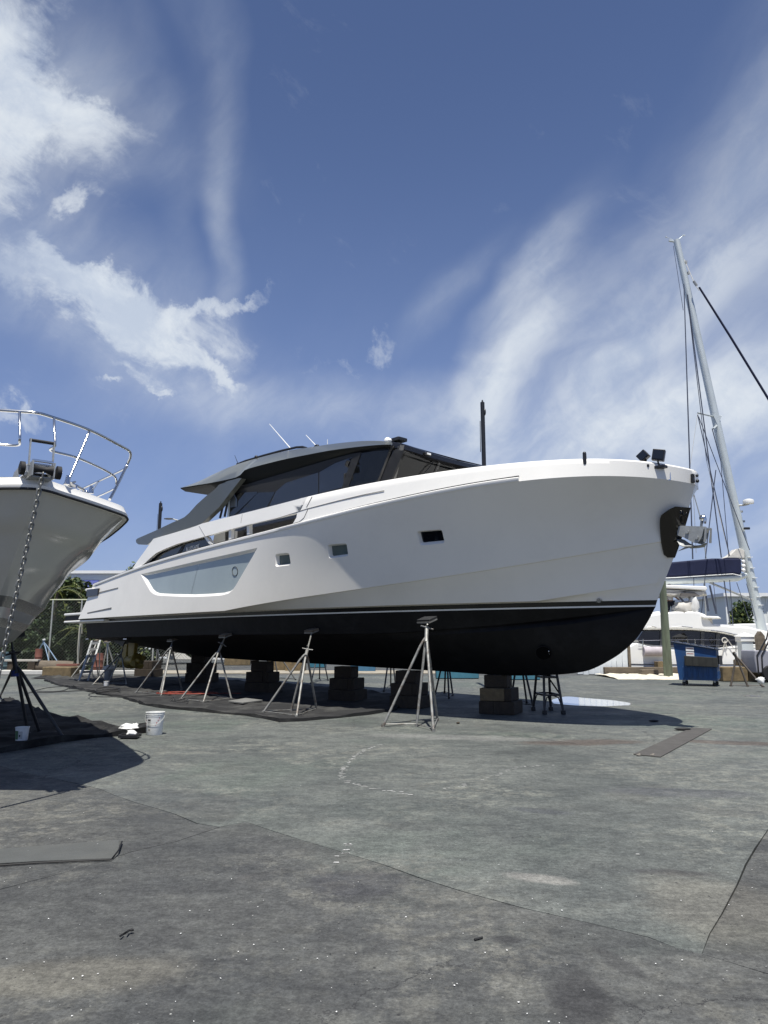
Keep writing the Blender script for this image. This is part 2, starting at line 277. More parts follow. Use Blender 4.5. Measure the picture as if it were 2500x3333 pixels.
# ------------------------------------------------------------------ mesh helpers
def frame(o):
    m = Matrix()
    while o is not None:
        m = o.matrix_basis @ m; o = o.parent
    return m
def tag(o, label=None, cat=None, group=None, kind=None):
    if label: o['label'] = label
    if cat: o['category'] = cat
    if group: o['group'] = group
    if kind: o['kind'] = kind
    return o
def thing(name, loc, rotz, label, cat, group=None):
    o = bpy.data.objects.new(name, None); COL.objects.link(o); o.empty_display_size = .3
    o.location = loc; o.rotation_euler = (0, 0, rotz)
    o.matrix_basis = Matrix.Translation(Vector(loc)) @ Matrix.Rotation(rotz, 4, 'Z')
    return tag(o, label, cat, group)
class MB:
    def __init__(s): s.v = []; s.f = []; s.m = []
    def add(s, vs, fs, mi=0):
        o = len(s.v); s.v += [tuple(v) for v in vs]; s.f += [tuple(i + o for i in f) for f in fs]; s.m += [mi] * len(fs); return s
    def box(s, c, size, rot=None, mi=0):
        x, y, z = [q / 2 for q in size]; c = Vector(c)
        vs = [Vector((a * x, b * y, d * z)) for d in (-1, 1) for b in (-1, 1) for a in (-1, 1)]
        if rot is not None:
            Mx = rot if isinstance(rot, Matrix) else Matrix.Rotation(rot, 3, 'Z')
            vs = [Mx @ q for q in vs]
        return s.add([c + q for q in vs], [(0, 2, 3, 1), (4, 5, 7, 6), (0, 1, 5, 4), (2, 6, 7, 3), (0, 4, 6, 2), (1, 3, 7, 5)], mi)
    def tube(s, pts, r, n=8, cap=True, mi=0, closed=False):
        pts = [Vector(p) for p in pts]; rr = r if isinstance(r, (list, tuple)) else [r] * len(pts)
        rings = []; up = None
        for i, p in enumerate(pts):
            if closed: d = pts[(i + 1) % len(pts)] - pts[i - 1]
            else: d = pts[min(i + 1, len(pts) - 1)] - pts[max(i - 1, 0)]
            d.normalize()
            if up is None: up = Vector((0, 0, 1)) if abs(d.z) < .9 else Vector((1, 0, 0))
            a = d.cross(up); a.normalize(); b = a.cross(d); up = b
            rings.append([p + (a * math.cos(2 * math.pi * k / n) + b * math.sin(2 * math.pi * k / n)) * rr[i] for k in range(n)])
        vs = [q for r_ in rings for q in r_]; fs = []
        m = len(rings)
        for i in range(m if closed else m - 1):
            for k in range(n):
                j = (i + 1) % m
                fs.append((i * n + k, i * n + (k + 1) % n, j * n + (k + 1) % n, j * n + k))
        if cap and not closed:
            fs.append(tuple(range(n - 1, -1, -1))); fs.append(tuple((m - 1) * n + k for k in range(n)))
        return s.add(vs, fs, mi)
    def lathe(s, prof, c, n=24, axis='Z', mi=0, cap=True):
        c = Vector(c); vs = []; fs = []
        for (r, z) in prof:
            for k in range(n):
                a = 2 * math.pi * k / n; p = Vector((r * math.cos(a), r * math.sin(a), z))
                if axis == 'X': p = Vector((p.z, p.x, p.y))
                if axis == 'Y': p = Vector((p.y, p.z, p.x))
                vs.append(c + p)
        for i in range(len(prof) - 1):
            for k in range(n): fs.append((i * n + k, i * n + (k + 1) % n, (i + 1) * n + (k + 1) % n, (i + 1) * n + k))
        if cap: fs.append(tuple(range(n - 1, -1, -1))); fs.append(tuple((len(prof) - 1) * n + k for k in range(n)))
        return s.add(vs, fs, mi)
    def prism(s, poly, off, mi=0):
        """poly: 3D points, off: extrusion vector"""
        poly = [Vector(p) for p in poly]; off = Vector(off); n = len(poly)
        nrm = Vector((0, 0, 0))
        for i in range(n): nrm += poly[i].cross(poly[(i + 1) % n])
        if nrm.dot(off) > 0: poly = poly[::-1]
        vs = poly + [p + off for p in poly]
        fs = [tuple(range(n)), tuple(range(2 * n - 1, n - 1, -1))] + [(i, i + n, (i + 1) % n + n, (i + 1) % n) for i in range(n)]
        return s.add(vs, fs, mi)
    def ball(s, c, r, n=12, mi=0, sq=(1, 1, 1)):
        c = Vector(c); vs = []; fs = []; m = n // 2
        for i in range(m + 1):
            for k in range(n):
                a = math.pi * i / m; b = 2 * math.pi * k / n
                vs.append(c + Vector((r * sq[0] * math.sin(a) * math.cos(b), r * sq[1] * math.sin(a) * math.sin(b), r * sq[2] * math.cos(a))))
        for i in range(m):
            for k in range(n): fs.append((i * n + k, (i + 1) * n + k, (i + 1) * n + (k + 1) % n, i * n + (k + 1) % n))
        return s.add(vs, fs, mi)
    def build(s, name, material, parent=None, world=True, smooth=None, bevel=0.0, kind=None, label=None, merge=False, mods=None):
        me = bpy.data.meshes.new(name)
        inv = frame(parent).inverted() if (parent is not None and world) else Matrix()
        me.from_pydata([inv @ Vector(v) for v in s.v], [], s.f)
        ms = material if isinstance(material, (list, tuple)) else [material]
        for q in ms: me.materials.append(q)
        if len(ms) > 1: me.polygons.foreach_set('material_index', s.m)
        me.update()
        if merge:
            bm = bmesh.new(); bm.from_mesh(me); bmesh.ops.remove_doubles(bm, verts=bm.verts, dist=merge if isinstance(merge, float) else 1e-4); bmesh.ops.recalc_face_normals(bm, faces=bm.faces); bm.to_mesh(me); bm.free()
        if smooth is not None:
            me.polygons.foreach_set('use_smooth', [True] * len(me.polygons))
            me.set_sharp_from_angle(angle=R(smooth))
        o = bpy.data.objects.new(name, me); COL.objects.link(o)
        if parent is not None: o.parent = parent
        if bevel > 0:
            b = o.modifiers.new('bevel', 'BEVEL'); b.width = bevel; b.segments = 2; b.limit_method = 'ANGLE'; b.angle_limit = R(40)
            me.polygons.foreach_set('use_smooth', [True] * len(me.polygons)); b.harden_normals = True
        if kind: o['kind'] = kind
        if label: o['label'] = label
        return o
def copy_obj(o, parent=None):
    c = o.copy(); COL.objects.link(c); c.parent = parent; return c
def copy_tree(o, parent=None):
    c = copy_obj(o, parent)
    for ch in list(o.children): copy_tree(ch, c)
    return c
def pchip(xs, ys):
    xs = list(map(float, xs)); ys = list(map(float, ys)); n = len(xs)
    h = [xs[i + 1] - xs[i] for i in range(n - 1)]; dl = [(ys[i + 1] - ys[i]) / h[i] for i in range(n - 1)]
    d = [0] * n; d[0] = dl[0]; d[-1] = dl[-1]
    for i in range(1, n - 1):
        if dl[i - 1] * dl[i] > 0:
            w1 = 2 * h[i] + h[i - 1]; w2 = h[i] + 2 * h[i - 1]; d[i] = (w1 + w2) / (w1 / dl[i - 1] + w2 / dl[i])
    def f(x):
        if x <= xs[0]: return ys[0] + d[0] * (x - xs[0])
        if x >= xs[-1]: return ys[-1] + d[-1] * (x - xs[-1])
        i = max(k for k in range(n - 1) if xs[k] <= x); s_ = (x - xs[i]) / h[i]
        return ys[i] * (1 + 2 * s_) * (1 - s_) ** 2 + h[i] * d[i] * s_ * (1 - s_) ** 2 + ys[i + 1] * s_ * s_ * (3 - 2 * s_) + h[i] * d[i + 1] * s_ * s_ * (s_ - 1)
    return f
def cdt(poly, pts=(), holes=()):
    vs = []; edges = []
    for lp in [poly] + list(holes):
        o = len(vs); vs += [Vector(p) for p in lp]; edges += [(o + i, o + (i + 1) % len(lp)) for i in range(len(lp))]
    def inside(p, lp):
        c = False; n = len(lp)
        for i in range(n):
            x1, y1 = lp[i]; x2, y2 = lp[(i + 1) % n]
            if (y1 > p[1]) != (y2 > p[1]) and p[0] < (x2 - x1) * (p[1] - y1) / (y2 - y1) + x1: c = not c
        return c
    def neardist(p, lp):
        m_ = 1e9
        for i in range(len(lp)):
            a = lp[i]; b = lp[(i + 1) % len(lp)]; dx, dy = b[0] - a[0], b[1] - a[1]; l2 = dx * dx + dy * dy
            if l2 < 1e-14: continue
            t = max(0, min(1, ((p[0] - a[0]) * dx + (p[1] - a[1]) * dy) / l2)); m_ = min(m_, math.hypot(p[0] - a[0] - t * dx, p[1] - a[1] - t * dy))
        return m_
    cdt.inside = inside; cdt.near = neardist
    vs += [Vector(p) for p in pts if inside(p, poly) and not any(inside(p, h) for h in holes)]
    r = delaunay_2d_cdt(vs, edges, [], 0, 1e-7)
    ov, of = r[0], r[2]; fs = []
    for f in of:
        c = sum((ov[i] for i in f), Vector((0, 0))) / len(f)
        if inside(c, poly) and not any(inside(c, h) for h in holes): fs.append(tuple(f))
    return [tuple(v) for v in ov], fs
def resample(lp, step, closed=True):
    out = []; n = len(lp)
    for i in range(n if closed else n - 1):
        a = lp[i]; b = lp[(i + 1) % n]; k = max(1, int(math.hypot(b[0] - a[0], b[1] - a[1]) / step))
        out += [(a[0] + (b[0] - a[0]) * j / k, a[1] + (b[1] - a[1]) * j / k) for j in range(k)]
    if not closed: out.append(tuple(lp[-1]))
    return out
def roundpoly(lp, r, n=4):
    out = []
    for i in range(len(lp)):
        p = Vector(lp[i]); a = Vector(lp[i - 1]) - p; b = Vector(lp[(i + 1) % len(lp)]) - p
        q = min(r, a.length * .45, b.length * .45); A = p + a.normalized() * q; B = p + b.normalized() * q
        for k in range(n + 1):
            t = k / n; out.append(tuple(A * (1 - t) ** 2 + p * 2 * t * (1 - t) + B * t * t))
    return out

# ------------------------------------------------------------------ ground
def wiggle(pts, amp=.02, step=.35):
    out = []
    for i in range(len(pts) - 1):
        a, b = Vector(pts[i]), Vector(pts[i + 1]); k = max(1, int((b - a).length / step)); nrm = Vector((-(b - a).y, (b - a).x)).normalized()
        for j in range(k):
            p = a.lerp(b, j / k)
            if j: p = p + nrm * (mnoise.noise(Vector((p.x * 1.7, p.y * 1.7, 3))) * amp * 2)
            out.append(tuple(p))
    out.append(tuple(pts[-1])); return out
def g2(*ps): return [tuple(G(u, v)[:2]) for u, v in ps]
ground = MB().add([(-700, -60, -.03), (700, -60, -.03), (700, 1500, -.03), (-700, 1500, -.03)], [(0, 1, 2, 3)]).build('ground', joint_m, kind='structure')
far_pt_a = (-14, 16.5)
JA1 = wiggle([far_pt_a] + g2((330, 2570), (440, 2612), (570, 2650), (640, 2680), (715, 2692)))
JA2 = wiggle(g2((715, 2692), (800, 2675), (1000, 2740), (1250, 2815), (1500, 2900), (1700, 2955), (1900, 3000), (2110, 3050), (2200, 3085), (2285, 3105)))
JA3 = wiggle(g2((2285, 3105), (2500, 3170)) + [(14, -4)])
JB = wiggle(g2((715, 2692), (570, 2740), (430, 2772), (250, 2830), (0, 2895)) + [(-14, 4.4)])
JC = wiggle(g2((2285, 3105), (2310, 3040), (2350, 2975), (2400, 2880), (2460, 2760), (2500, 2700)) + [(16, 22.5)])
JD = wiggle([far_pt_a] + g2((1230, 2390), (1700, 2395), (2130, 2462), (2500, 2507)))
JD = wiggle([(-14, 16.5), (-3.5, 14.2)] + g2((1700, 2395), (2130, 2462), (2500, 2507))[:])
def slab(poly, name='concrete_slab', m=None):
    # pull the edge in a little so that a joint is left open
    c = [Vector(p) for p in poly]; n = len(c); ar = sum(c[i].x * c[(i + 1) % n].y - c[(i + 1) % n].x * c[i].y for i in range(n))
    if ar < 0: c.reverse()
    ins = []
    for i in range(n):
        e1 = (c[i] - c[i - 1]).normalized(); e2 = (c[(i + 1) % n] - c[i]).normalized(); t = (e1 + e2)
        if t.length < 1e-6: t = e1
        t.normalize(); ins.append(c[i] + Vector((-t.y, t.x)) * max(.0012, .0045 + .007 * mnoise.noise(Vector((c[i].x * 2.3, c[i].y * 2.3, 0)))))
    ov, fs = cdt([tuple(p) for p in ins])
    mb = MB(); mb.add([(x, y, 0) for x, y in ov], fs)
    mb.add([(p.x, p.y, 0) for p in ins] + [(p.x, p.y, -.028) for p in ins], [(i, i + n, (i + 1) % n + n, (i + 1) % n) for i in range(n)])
    return mb.build(name, m or concrete, ground)
jc_end = JC[-1]; ja3_end = JA3[-1]; jb_end = JB[-1]
split = g2((2500, 2507))[0]
slab(JA1 + JB[1:] + [(-14, 16.5)])                                     # left strip
slab(JB[::-1] + JA2[1:] + JA3[1:] + [(14, -8), (-14, -8)])              # nearest
slab(JC + [(16, 4), ja3_end] + JA3[::-1][1:-1])                       # right
# main slab between A2, C and D
pD = JD
slab(JA2 + JC[1:-1] + [tuple(Vector(split) + Vector((.4, -.6)))] + pD[::-1][:-1] + [far_pt_a] + JA1[1:-1], m=concrete_green)
slab(m=concrete_green, poly=pD + [tuple(Vector(split) + Vector((.4, -.6))), (16, 22.5), (60, 24), (60, 32.5), (-60, 33), (-60, 16.5)])
slab([(-400, 33.02), (400, 32.52), (400, 500), (-400, 500)])
slab([(14, 4), (60, 4), (60, 24), (16.02, 22.5), (16.02, 4.0)])

# ------------------------------------------------------------------ the main yacht
YO = Vector((2.62, 15.88, 0)); YA = math.atan2(-.733, .681)
YD = Vector((math.cos(YA), math.sin(YA), 0)); YN = Vector((YD.y, -YD.x, 0))        # forward, towards the near side
yacht = thing('motor_yacht', YO, YA, 'big white motor yacht with black bottom and dark grey roof, raised on blocks and stands', 'yacht')
def BF(tab, off=0.0):
    f = pchip([a for a, b in tab], [b for a, b in tab]); return f
def yl(u, v, B):
    """pixel -> yacht coordinates (t, b, z) on the lateral surface b = B(t)"""
    d = Vector(ray(u, v)); two = isinstance(B, tuple); fb = (B[0] if two else B) if callable(B) or two else (lambda t: B)
    lo, hi = 3.0, 60.0
    def g(l):
        p = Vector((0, 0, EYE)) + d * l - YO
        return p.dot(YN) - (fb(p.dot(YD), p.z) if two else fb(p.dot(YD)))
    for _ in range(60):
        m_ = (lo + hi) / 2
        if g(m_) > 0: lo = m_
        else: hi = m_
    p = Vector((0, 0, EYE)) + d * lo - YO
    return (p.dot(YD), p.dot(YN), p.z)
def pxy(t, b, z):
    p = YO + YD * t + YN * b; x, y, zz = p.x, p.y, z - EYE; w = y * CT + zz * ST
    return (CX + F_PX * x / w, CY - F_PX * (-y * ST + zz * CT) / w)
T_SH = 4.46
tabS = [(0, 0), (.03, .14), (.1, .36), (.25, .66), (.5, .98), (.8, 1.24), (1.3, 1.55), (2.5, 2.0), (4.4, 2.42), (6.6, 2.70), (9, 2.80), (12, 2.82), (17, 2.78), (24, 2.66)]
tabK = [(0, 0), (.05, .07), (.15, .18), (.4, .38), (.7, .56), (1.3, .86), (2.5, 1.34), (4.4, 1.90), (6.6, 2.34), (9, 2.66), (12, 2.86), (17, 2.90), (24, 2.82)]
tabK2 = [(0, 0), (.1, .08), (.3, .21), (.7, .41), (1.3, .68), (2.5, 1.12), (4.4, 1.68), (6.6, 2.14), (9, 2.45), (12, 2.64), (17, 2.68), (24, 2.62)]
tabW = [(0, 0), (.1, .06), (.3, .17), (.7, .35), (1.3, .60), (2.5, 1.03), (4.4, 1.57), (6.6, 2.02), (9, 2.34), (12, 2.54), (17, 2.60), (24, 2.55)]
tabC = [(0, 0), (.3, .10), (.7, .22), (1.3, .42), (2.5, .80), (4.4, 1.35), (6.6, 1.85), (9, 2.20), (12, 2.42), (17, 2.48), (24, 2.44)]
fS, fK, fK2, fW, fC = [pchip([a for a, b in q], [b for a, b in q]) for q in (tabS, tabK, tabK2, tabW, tabC)]
BS = lambda t: max(0, fS(max(0, T_SH - t)))
BT = lambda t: max(0, fS(max(0, T_SH + .03 - t)) - .10 * min(1, max(0, (T_SH - t) / 2)))
def fit(px, B, deg):
    P = [yl(u, v, B) for u, v in px]; c = np.polyfit([p[0] for p in P], [p[2] for p in P], deg); return lambda t: float(np.polyval(c, t))
pxL0 = [(296, 1912), (340, 1893), (384, 1880), (431, 1860), (560, 1820), (682, 1784), (812, 1752), (900, 1732), (1000, 1707), (1102, 1681), (1230, 1650), (1334, 1624), (1450, 1602), (1600, 1579), (1700, 1565), (1800, 1557), (1938, 1551), (2082, 1553), (2198, 1563), (2255, 1575)]
zL0 = fit(pxL0, BS, 6)
pxK = [(1000, 1941), (1150, 1921), (1300, 1898), (1500, 1867), (1600, 1852), (1700, 1838), (1851, 1813), (2101, 1772), (2190, 1756)]
T_K = 4.12
BK = lambda t: max(0, fK(max(0, T_K - t)))
zK_ = fit(pxK, BK, 3); ZW = 2.32
zK = lambda t: max(zK_(t), ZW + .035) if t > -9 else ZW + .035
T_K2 = 3.75
BK2 = lambda t: max(0, fK2(max(0, T_K2 - t)))
zK2_ = fit([(1720, 1961), (1850, 1941), (1938, 1927), (2060, 1909), (2150, 1898)], BK2, 2)
zK2 = lambda t: max(zK2_(t), ZW + .02) if t > -1 else ZW + .02
T_W = 3.60; T_C = 3.55
BW = lambda t: max(0, fW(max(0, T_W - t))); BC = lambda t: max(0, fC(max(0, T_C - t)))
zC = pchip([-18, -12, -8.4, -2.8, .1, 2, 3.55], [1.66, 1.70, 1.73, 1.73, 1.86, 2.02, 2.19])
zKeel = pchip([-18, -12.2, -5.2, -2.1, 0, 1.21, 1.97, 2.59, 3.09, 3.4, 3.55], [1.30, .98, .90, .86, .83, .88, .97, 1.22, 1.57, 1.95, 2.19])
def tu(u, t0, t1): return t0 + (t1 - t0) * (1 - (1 - u) ** 1.8)
zL0s = pchip([3.6, T_SH], [0, 0])
def cL0(u): t = tu(u, -16.75, T_SH); return Vector((t, BS(t), zL0(t)))
def cK(u):
    t = tu(u, -17.55, T_K); return Vector((t, BK(t), zK(t)))
def cK2(u):
    t = tu(u, -17.56, T_K2); return Vector((t, BK2(t), min(zK2(t), cK(u).z - .012)))
def cW(u): t = tu(u, -17.57, T_W); return Vector((t, BW(t), ZW))
def Stop(u, v):
    """topsides above the upper knuckle, v = 0 sheer, 1 knuckle"""
    a, b = cL0(u), cK(u); p = a.lerp(b, v); fl = max(0, (u - .25) / .75)
    fl = fl ** 1.3 * (1 if u < .97 else max(0, (1 - u) / .03))
    p.y -= math.sin(math.pi * v) ** 1.0 * .20 * fl * min(1, p.y / .4)
    p.y = max(p.y, 0); return p
def mirror_build(mb, name, m, parent, **k):
    return mb.build(name, m, parent, world=False, **k)
def side(vs, s):      # (t, b, z) -> yacht-local, s = 1 near side, -1 far side
    return [(q[0], -q[1] * s, q[2]) for q in vs]
def both(mb_vs, mb_fs, mb=None, sides=(1, -1)):
    mb = mb or MB()
    for s in sides:
        f = [tuple(reversed(q)) for q in mb_fs] if s < 0 else mb_fs
        mb.add(side(mb_vs, s), f)
    return mb
def grid(curves, us, close=False):
    """curves: functions u -> Vector (t, b, z), top to bottom; faces point outwards on the near side"""
    vs = []; fs = []; n = len(us)
    for c in curves: vs += [c(u) for u in us]
    for j in range(len(curves) - 1):
        for i in range(n - 1): fs.append((j * n + i, (j + 1) * n + i, (j + 1) * n + i + 1, j * n + i + 1))
    return vs, fs
NU = 130; US = [i / NU for i in range(NU + 1)]
# --- windows cut in the topsides: pixel outlines -> (u, v) of the surface
def uv_of(px, g=(.6, .5)):
    u, v = g
    for _ in range(40):
        def e(u, v): q = Stop(u, v); w = pxy(*q); return w[0] - px[0], w[1] - px[1]
        a = e(u, v); h = 1e-4; bu = e(u + h, v); bv = e(u, v + h)
        J = [[(bu[0] - a[0]) / h, (bv[0] - a[0]) / h], [(bu[1] - a[1]) / h, (bv[1] - a[1]) / h]]; det = J[0][0] * J[1][1] - J[0][1] * J[1][0]
        du = (-a[0] * J[1][1] + a[1] * J[0][1]) / det; dv = (-a[1] * J[0][0] + a[0] * J[1][0]) / det
        m_ = max(abs(du), abs(dv), .15) / .15; u += du / m_; v += dv / m_; u = min(max(u, .001), .9985); v = min(max(v, -.5), 1.5)
        if abs(du) + abs(dv) < 1e-6: break
    return (u, v)
def normal_at(u, v):
    h = 1e-3; u = min(u, .99); a = Stop(u + h, v) - Stop(u - h, v); b = Stop(u, v + h) - Stop(u, v - h); n = a.cross(b).normalized()
    return n if n.y > 0 else -n
big_px = [(458, 1869), (520, 1855), (627, 1830), (735, 1806), (838, 1783), (822, 1812), (795, 1858), (766, 1908), (756, 1922), (744, 1932), (722, 1938), (682, 1941), (627, 1943), (560, 1941), (512, 1938), (499, 1933), (489, 1924), (474, 1898)]
wins_px = [big_px,
           roundpoly([(896, 1803), (941, 1799), (947, 1839), (897, 1845)], 8), roundpoly([(1066, 1773), (1128, 1768), (1134, 1810), (1071, 1818)], 8),
           roundpoly([(1356, 1729), (1438, 1723), (1448, 1768), (1367, 1776)], 9)]
LEN_U = 22.0
wins_uv = []
for w in wins_px:
    g = (.3, .5); o = []
    for q in resample(w, 12): g = uv_of(q, g); o.append(g)
    wins_uv.append(o)
SC = 8.0        # scale of u against v for triangulation
tops = MB()
us_t = US; vs_t = [i / 14 for i in range(15)]
border = [(u * SC, 0) for u in us_t] + [(us_t[-1] * SC, v) for v in vs_t[1:]] + [(u * SC, 1) for u in reversed(us_t[:-1])] + [(0, v) for v in reversed(vs_t[1:-1])]
inner = [(u * SC, v) for u in us_t[1:-1] for v in vs_t[1:-1]]
holes = [[(u * SC, v) for u, v in w] for w in wins_uv]
cdt([(0, 0), (1, 0), (0, 1)])
inner = [p for p in inner if all(cdt.near(p, h) > .02 for h in holes if min(x for x, y in h) - .1 < p[0] < max(x for x, y in h) + .1)]
ov, fs = cdt(border, inner, holes)
V3 = [Stop(x / SC, y) for x, y in ov]
# orient
def orient(vs, fs):
    out = []
    for f in fs:
        n = (Vector(vs[f[1]]) - Vector(vs[f[0]])).cross(Vector(vs[f[2]]) - Vector(vs[f[0]]))
        out.append(f if n.y > 0 or (abs(n.y) < 1e-9) else tuple(reversed(f)))
    return out
fs = orient(V3, fs)
# orientation in (t, b, z) with b towards near; side() flips b -> -y, so reverse
def addside(mb, vs, fs, s, mi=0):
    f = [tuple(reversed(q)) for q in fs] if s > 0 else fs
    mb.add(side(vs, s), f, mi)
tb = MB()
for s in (1, -1): addside(tb, V3, fs, s)
topsides = tb.build('topsides', hullw, yacht, world=False, merge=True, smooth=50)
# lower band: knuckle ledge, second knuckle, down to the boot stripe
lb = MB()
def cKin(u): q = cK(u).copy(); q.y = max(0, q.y - .030 * min(1, q.y / .3)); q.z -= .010; return q
def cK2in(u): q = cK2(u).copy(); q.y = max(0, q.y - .022 * min(1, q.y / .3)); q.z -= .004; return q
def mid(a, b, v, fl=0.0):
    def f(u): 
        p = a(u).lerp(b(u), v); p.y -= math.sin(math.pi * v) * fl * max(0, (u - .3) / .7) * min(1, p.y / .3); return p
    return f
for group in ([cK, cKin], [cKin] + [mid(cKin, cK2, k / 5, .05) for k in range(1, 5)] + [cK2], [cK2, cK2in], [cK2in, mid(cK2in, cW, .33, .02), mid(cK2in, cW, .66, .02), cW]):
    vs, f2 = grid(group, US)
    for s in (1, -1): addside(lb, vs, orient(vs, f2), s)
lb.build('lower_hull_band', hullw, yacht, world=False, merge=5e-4, smooth=28)
# boot stripe, pin stripe and antifouled bottom
def cP(z, dt=0):
    k = (ZW - z) / (ZW - 2.19)
    def f(u):
        t = tu(u, -17.57, T_W + (T_C - T_W) * k); kk = min(1, max(0, (ZW - z) / (ZW - 1.7)))
        return Vector((t, max(0, (1 - kk * .55) * fW(max(0, T_W + (T_C - T_W) * k - t)) + kk * .55 * fC(max(0, T_W + (T_C - T_W) * k - t))), z))
    return f
def strip(cs, name, m, sm=50):
    q = MB(); vs, f2 = grid(cs, US)
    for s in (1, -1): addside(q, vs, orient(vs, f2), s)
    return q.build(name, m, yacht, world=False, merge=True, smooth=sm)
strip([cP(ZW), cP(2.228)], 'boot_stripe', black_gloss)
def proud(c, d):
    def f(u): p = c(u).copy(); p.y += d; return p
    return f
strip([proud(cP(2.230), .003), proud(cP(2.200), .003)], 'pin_stripe', plastic_w)
def cCh(u): t = tu(u, -17.6, T_C); return Vector((t, BC(t), zC(t)))
def cKe(u): t = tu(u, -17.6, T_C); return Vector((t, 0, zKeel(t)))
def bot(v):
    def f(u):
        a, b = cCh(u), cKe(u); p = a.lerp(b, v); bow = max(0, (u - .45) / .55)
        p.y += math.sin(math.pi * v) * (.16 * bow) * min(1, a.y / .8); p.z -= math.sin(math.pi * v) * .10 * bow * min(1, a.y / .5) ; return p
    return f
def chin(u): q = cCh(u).copy(); q.y = max(0, q.y - .10 * min(1, q.y / .5)); q.z -= .012; return q
strip([cP(2.2285), mid(cP(2.2285), cCh, .5), cCh], 'antifouled_side', black_anti, 30)
q = MB(); vs, f2 = grid([cCh, chin], US)
for s in (1, -1): addside(q, vs, orient(vs, f2), s)
vs, f2 = grid([chin] + [bot(k / 10) for k in range(1, 11)], US)
for s in (1, -1): addside(q, vs, orient(vs, f2), s)
# transom
prof = [cL0(0), cK(0), cW(0), cCh(0), cKe(0)]
tr = side(prof, 1) + side(prof[:-1][::-1], -1)
q.build('antifouled_bottom', black_anti, yacht, world=False, merge=True, smooth=30)
tr_top = side(prof[:3], 1) + side(prof[:3][::-1], -1)
MB().add(tr_top, [tuple(range(len(tr_top)))]).build('transom', hullw, yacht, world=False)
tr_bot = side(prof[2:], 1) + side(prof[2:-1][::-1], -1)
MB().add(tr_bot, [tuple(range(len(tr_bot)))]).build('transom_bottom', black_anti, yacht, world=False)
# window recesses: reveal walls and glass
def inner_ring(w, dist):
    return [Stop(*p) - normal_at(*p) * dist for p in w]
def shrink(w, kx, ky, cx=0.0, cy=0.0):
    c = (sum(p[0] for p in w) / len(w), sum(p[1] for p in w) / len(w)); return [(c[0] + cx + (p[0] - c[0]) * kx, c[1] + cy + (p[1] - c[1]) * ky) for p in w]
def inset_loop(w, d):
    """inset of a uv loop by d metres (u scaled by LEN, v by height)"""
    P = [Vector((a * 34, b * 2.0)) for a, b in w]; n = len(P); ar = sum(P[i].x * P[(i + 1) % n].y - P[(i + 1) % n].x * P[i].y for i in range(n)); sg = 1 if ar > 0 else -1
    out = []
    for i in range(n):
        e1 = (P[i] - P[i - 1]).normalized(); e2 = (P[(i + 1) % n] - P[i]).normalized(); t = e1 + e2; t.normalize(); m_ = max(.5, t.dot(e1)); nn = Vector((-t.y, t.x)) * sg
        q = P[i] + nn * d / m_; out.append((q.x / 34, q.y / 2.0))
    return out
win_specs = [('frosted_window', 0.085, .07, frost), ('port_window', .05, .10, port_glass), ('port_window', .05, .10, port_glass), ('port_window', .05, .10, dark_glass)]
for w, (nm, ins, dep, gm) in zip(wins_uv, win_specs):
    w2 = inset_loop(w, ins)
    A = [Stop(*p) for p in w]; B = [Stop(*p) - normal_at(*p) * dep * .45 for p in inset_loop(w, ins * .55)]; Cc = [Stop(*p) - normal_at(*p) * dep for p in w2]
    n = len(A); holder = None
    for s in (1, -1):
        fr = MB(); fsx = [(i, (i + 1) % n, (i + 1) % n + n, i + n) for i in range(n)] + [(i + n, (i + 1) % n + n, (i + 1) % n + 2 * n, i + 2 * n) for i in range(n)]
        c = sum(A, Vector()) / n
        addside(fr, A + B + Cc, fsx, s)
        f_o = fr.build(nm, white, yacht, world=False, merge=True, smooth=45)
        pts = [(p[0] * SC, p[1]) for p in w2]; xs = [p[0] for p in pts]; ys = [p[1] for p in pts]
        gp = [(xs0, ys0) for xs0 in np.linspace(min(xs), max(xs), 12)[1:-1] for ys0 in np.linspace(min(ys), max(ys), 6)[1:-1]]
        panes = [pts]
        if nm == 'frosted_window':      # two panes meeting at a seam
            su, sv = uv_of((627, 1885), (.3, .5)); sx = su * SC
            def clip(P, keep):
                out = []
                for i in range(len(P)):
                    a, b = P[i - 1], P[i]; ka, kb = keep(a[0]), keep(b[0])
                    if ka != kb: t = (sx - a[0]) / (b[0] - a[0]); out.append((sx, a[1] + (b[1] - a[1]) * t))
                    if kb: out.append(b)
                return out
            panes = [[(x - .002 if abs(x - sx) < 1e-9 else x, y) for x, y in clip(pts, lambda x: x < sx)], [(x + .002 if abs(x - sx) < 1e-9 else x, y) for x, y in clip(pts, lambda x: x >= sx)]]
            bkv, bkf = cdt(pts, gp); bk = MB(); BV = [Stop(x / SC, y) - normal_at(x / SC, y) * (dep + .02) for x, y in bkv]; addside(bk, BV, orient(BV, bkf), s)
            bk.build('seam_backing', plastic_w, f_o, world=False)
        for P in panes:
            pv, pf = cdt(P, gp); VV = [Stop(x / SC, y) - normal_at(x / SC, y) * dep for x, y in pv]
            pm = MB(); addside(pm, VV, orient(VV, pf), s); pm.build('pane', gm, f_o, world=False, smooth=60)
        if nm == 'frosted_window':
            g = (.32, .5); ring = []
            for k in range(28):
                a = 2 * math.pi * k / 28; g = uv_of((758 + 9 * math.cos(a), 1859 + 15 * math.sin(a)), g)
                q3 = Stop(*g) - normal_at(*g) * (dep - .006); ring.append(Vector((q3.x, -q3.y * s, q3.z)))
            MB().tube(ring, .0075, 6, closed=True).build('ring_emblem', pink_k, f_o, world=False, smooth=60)

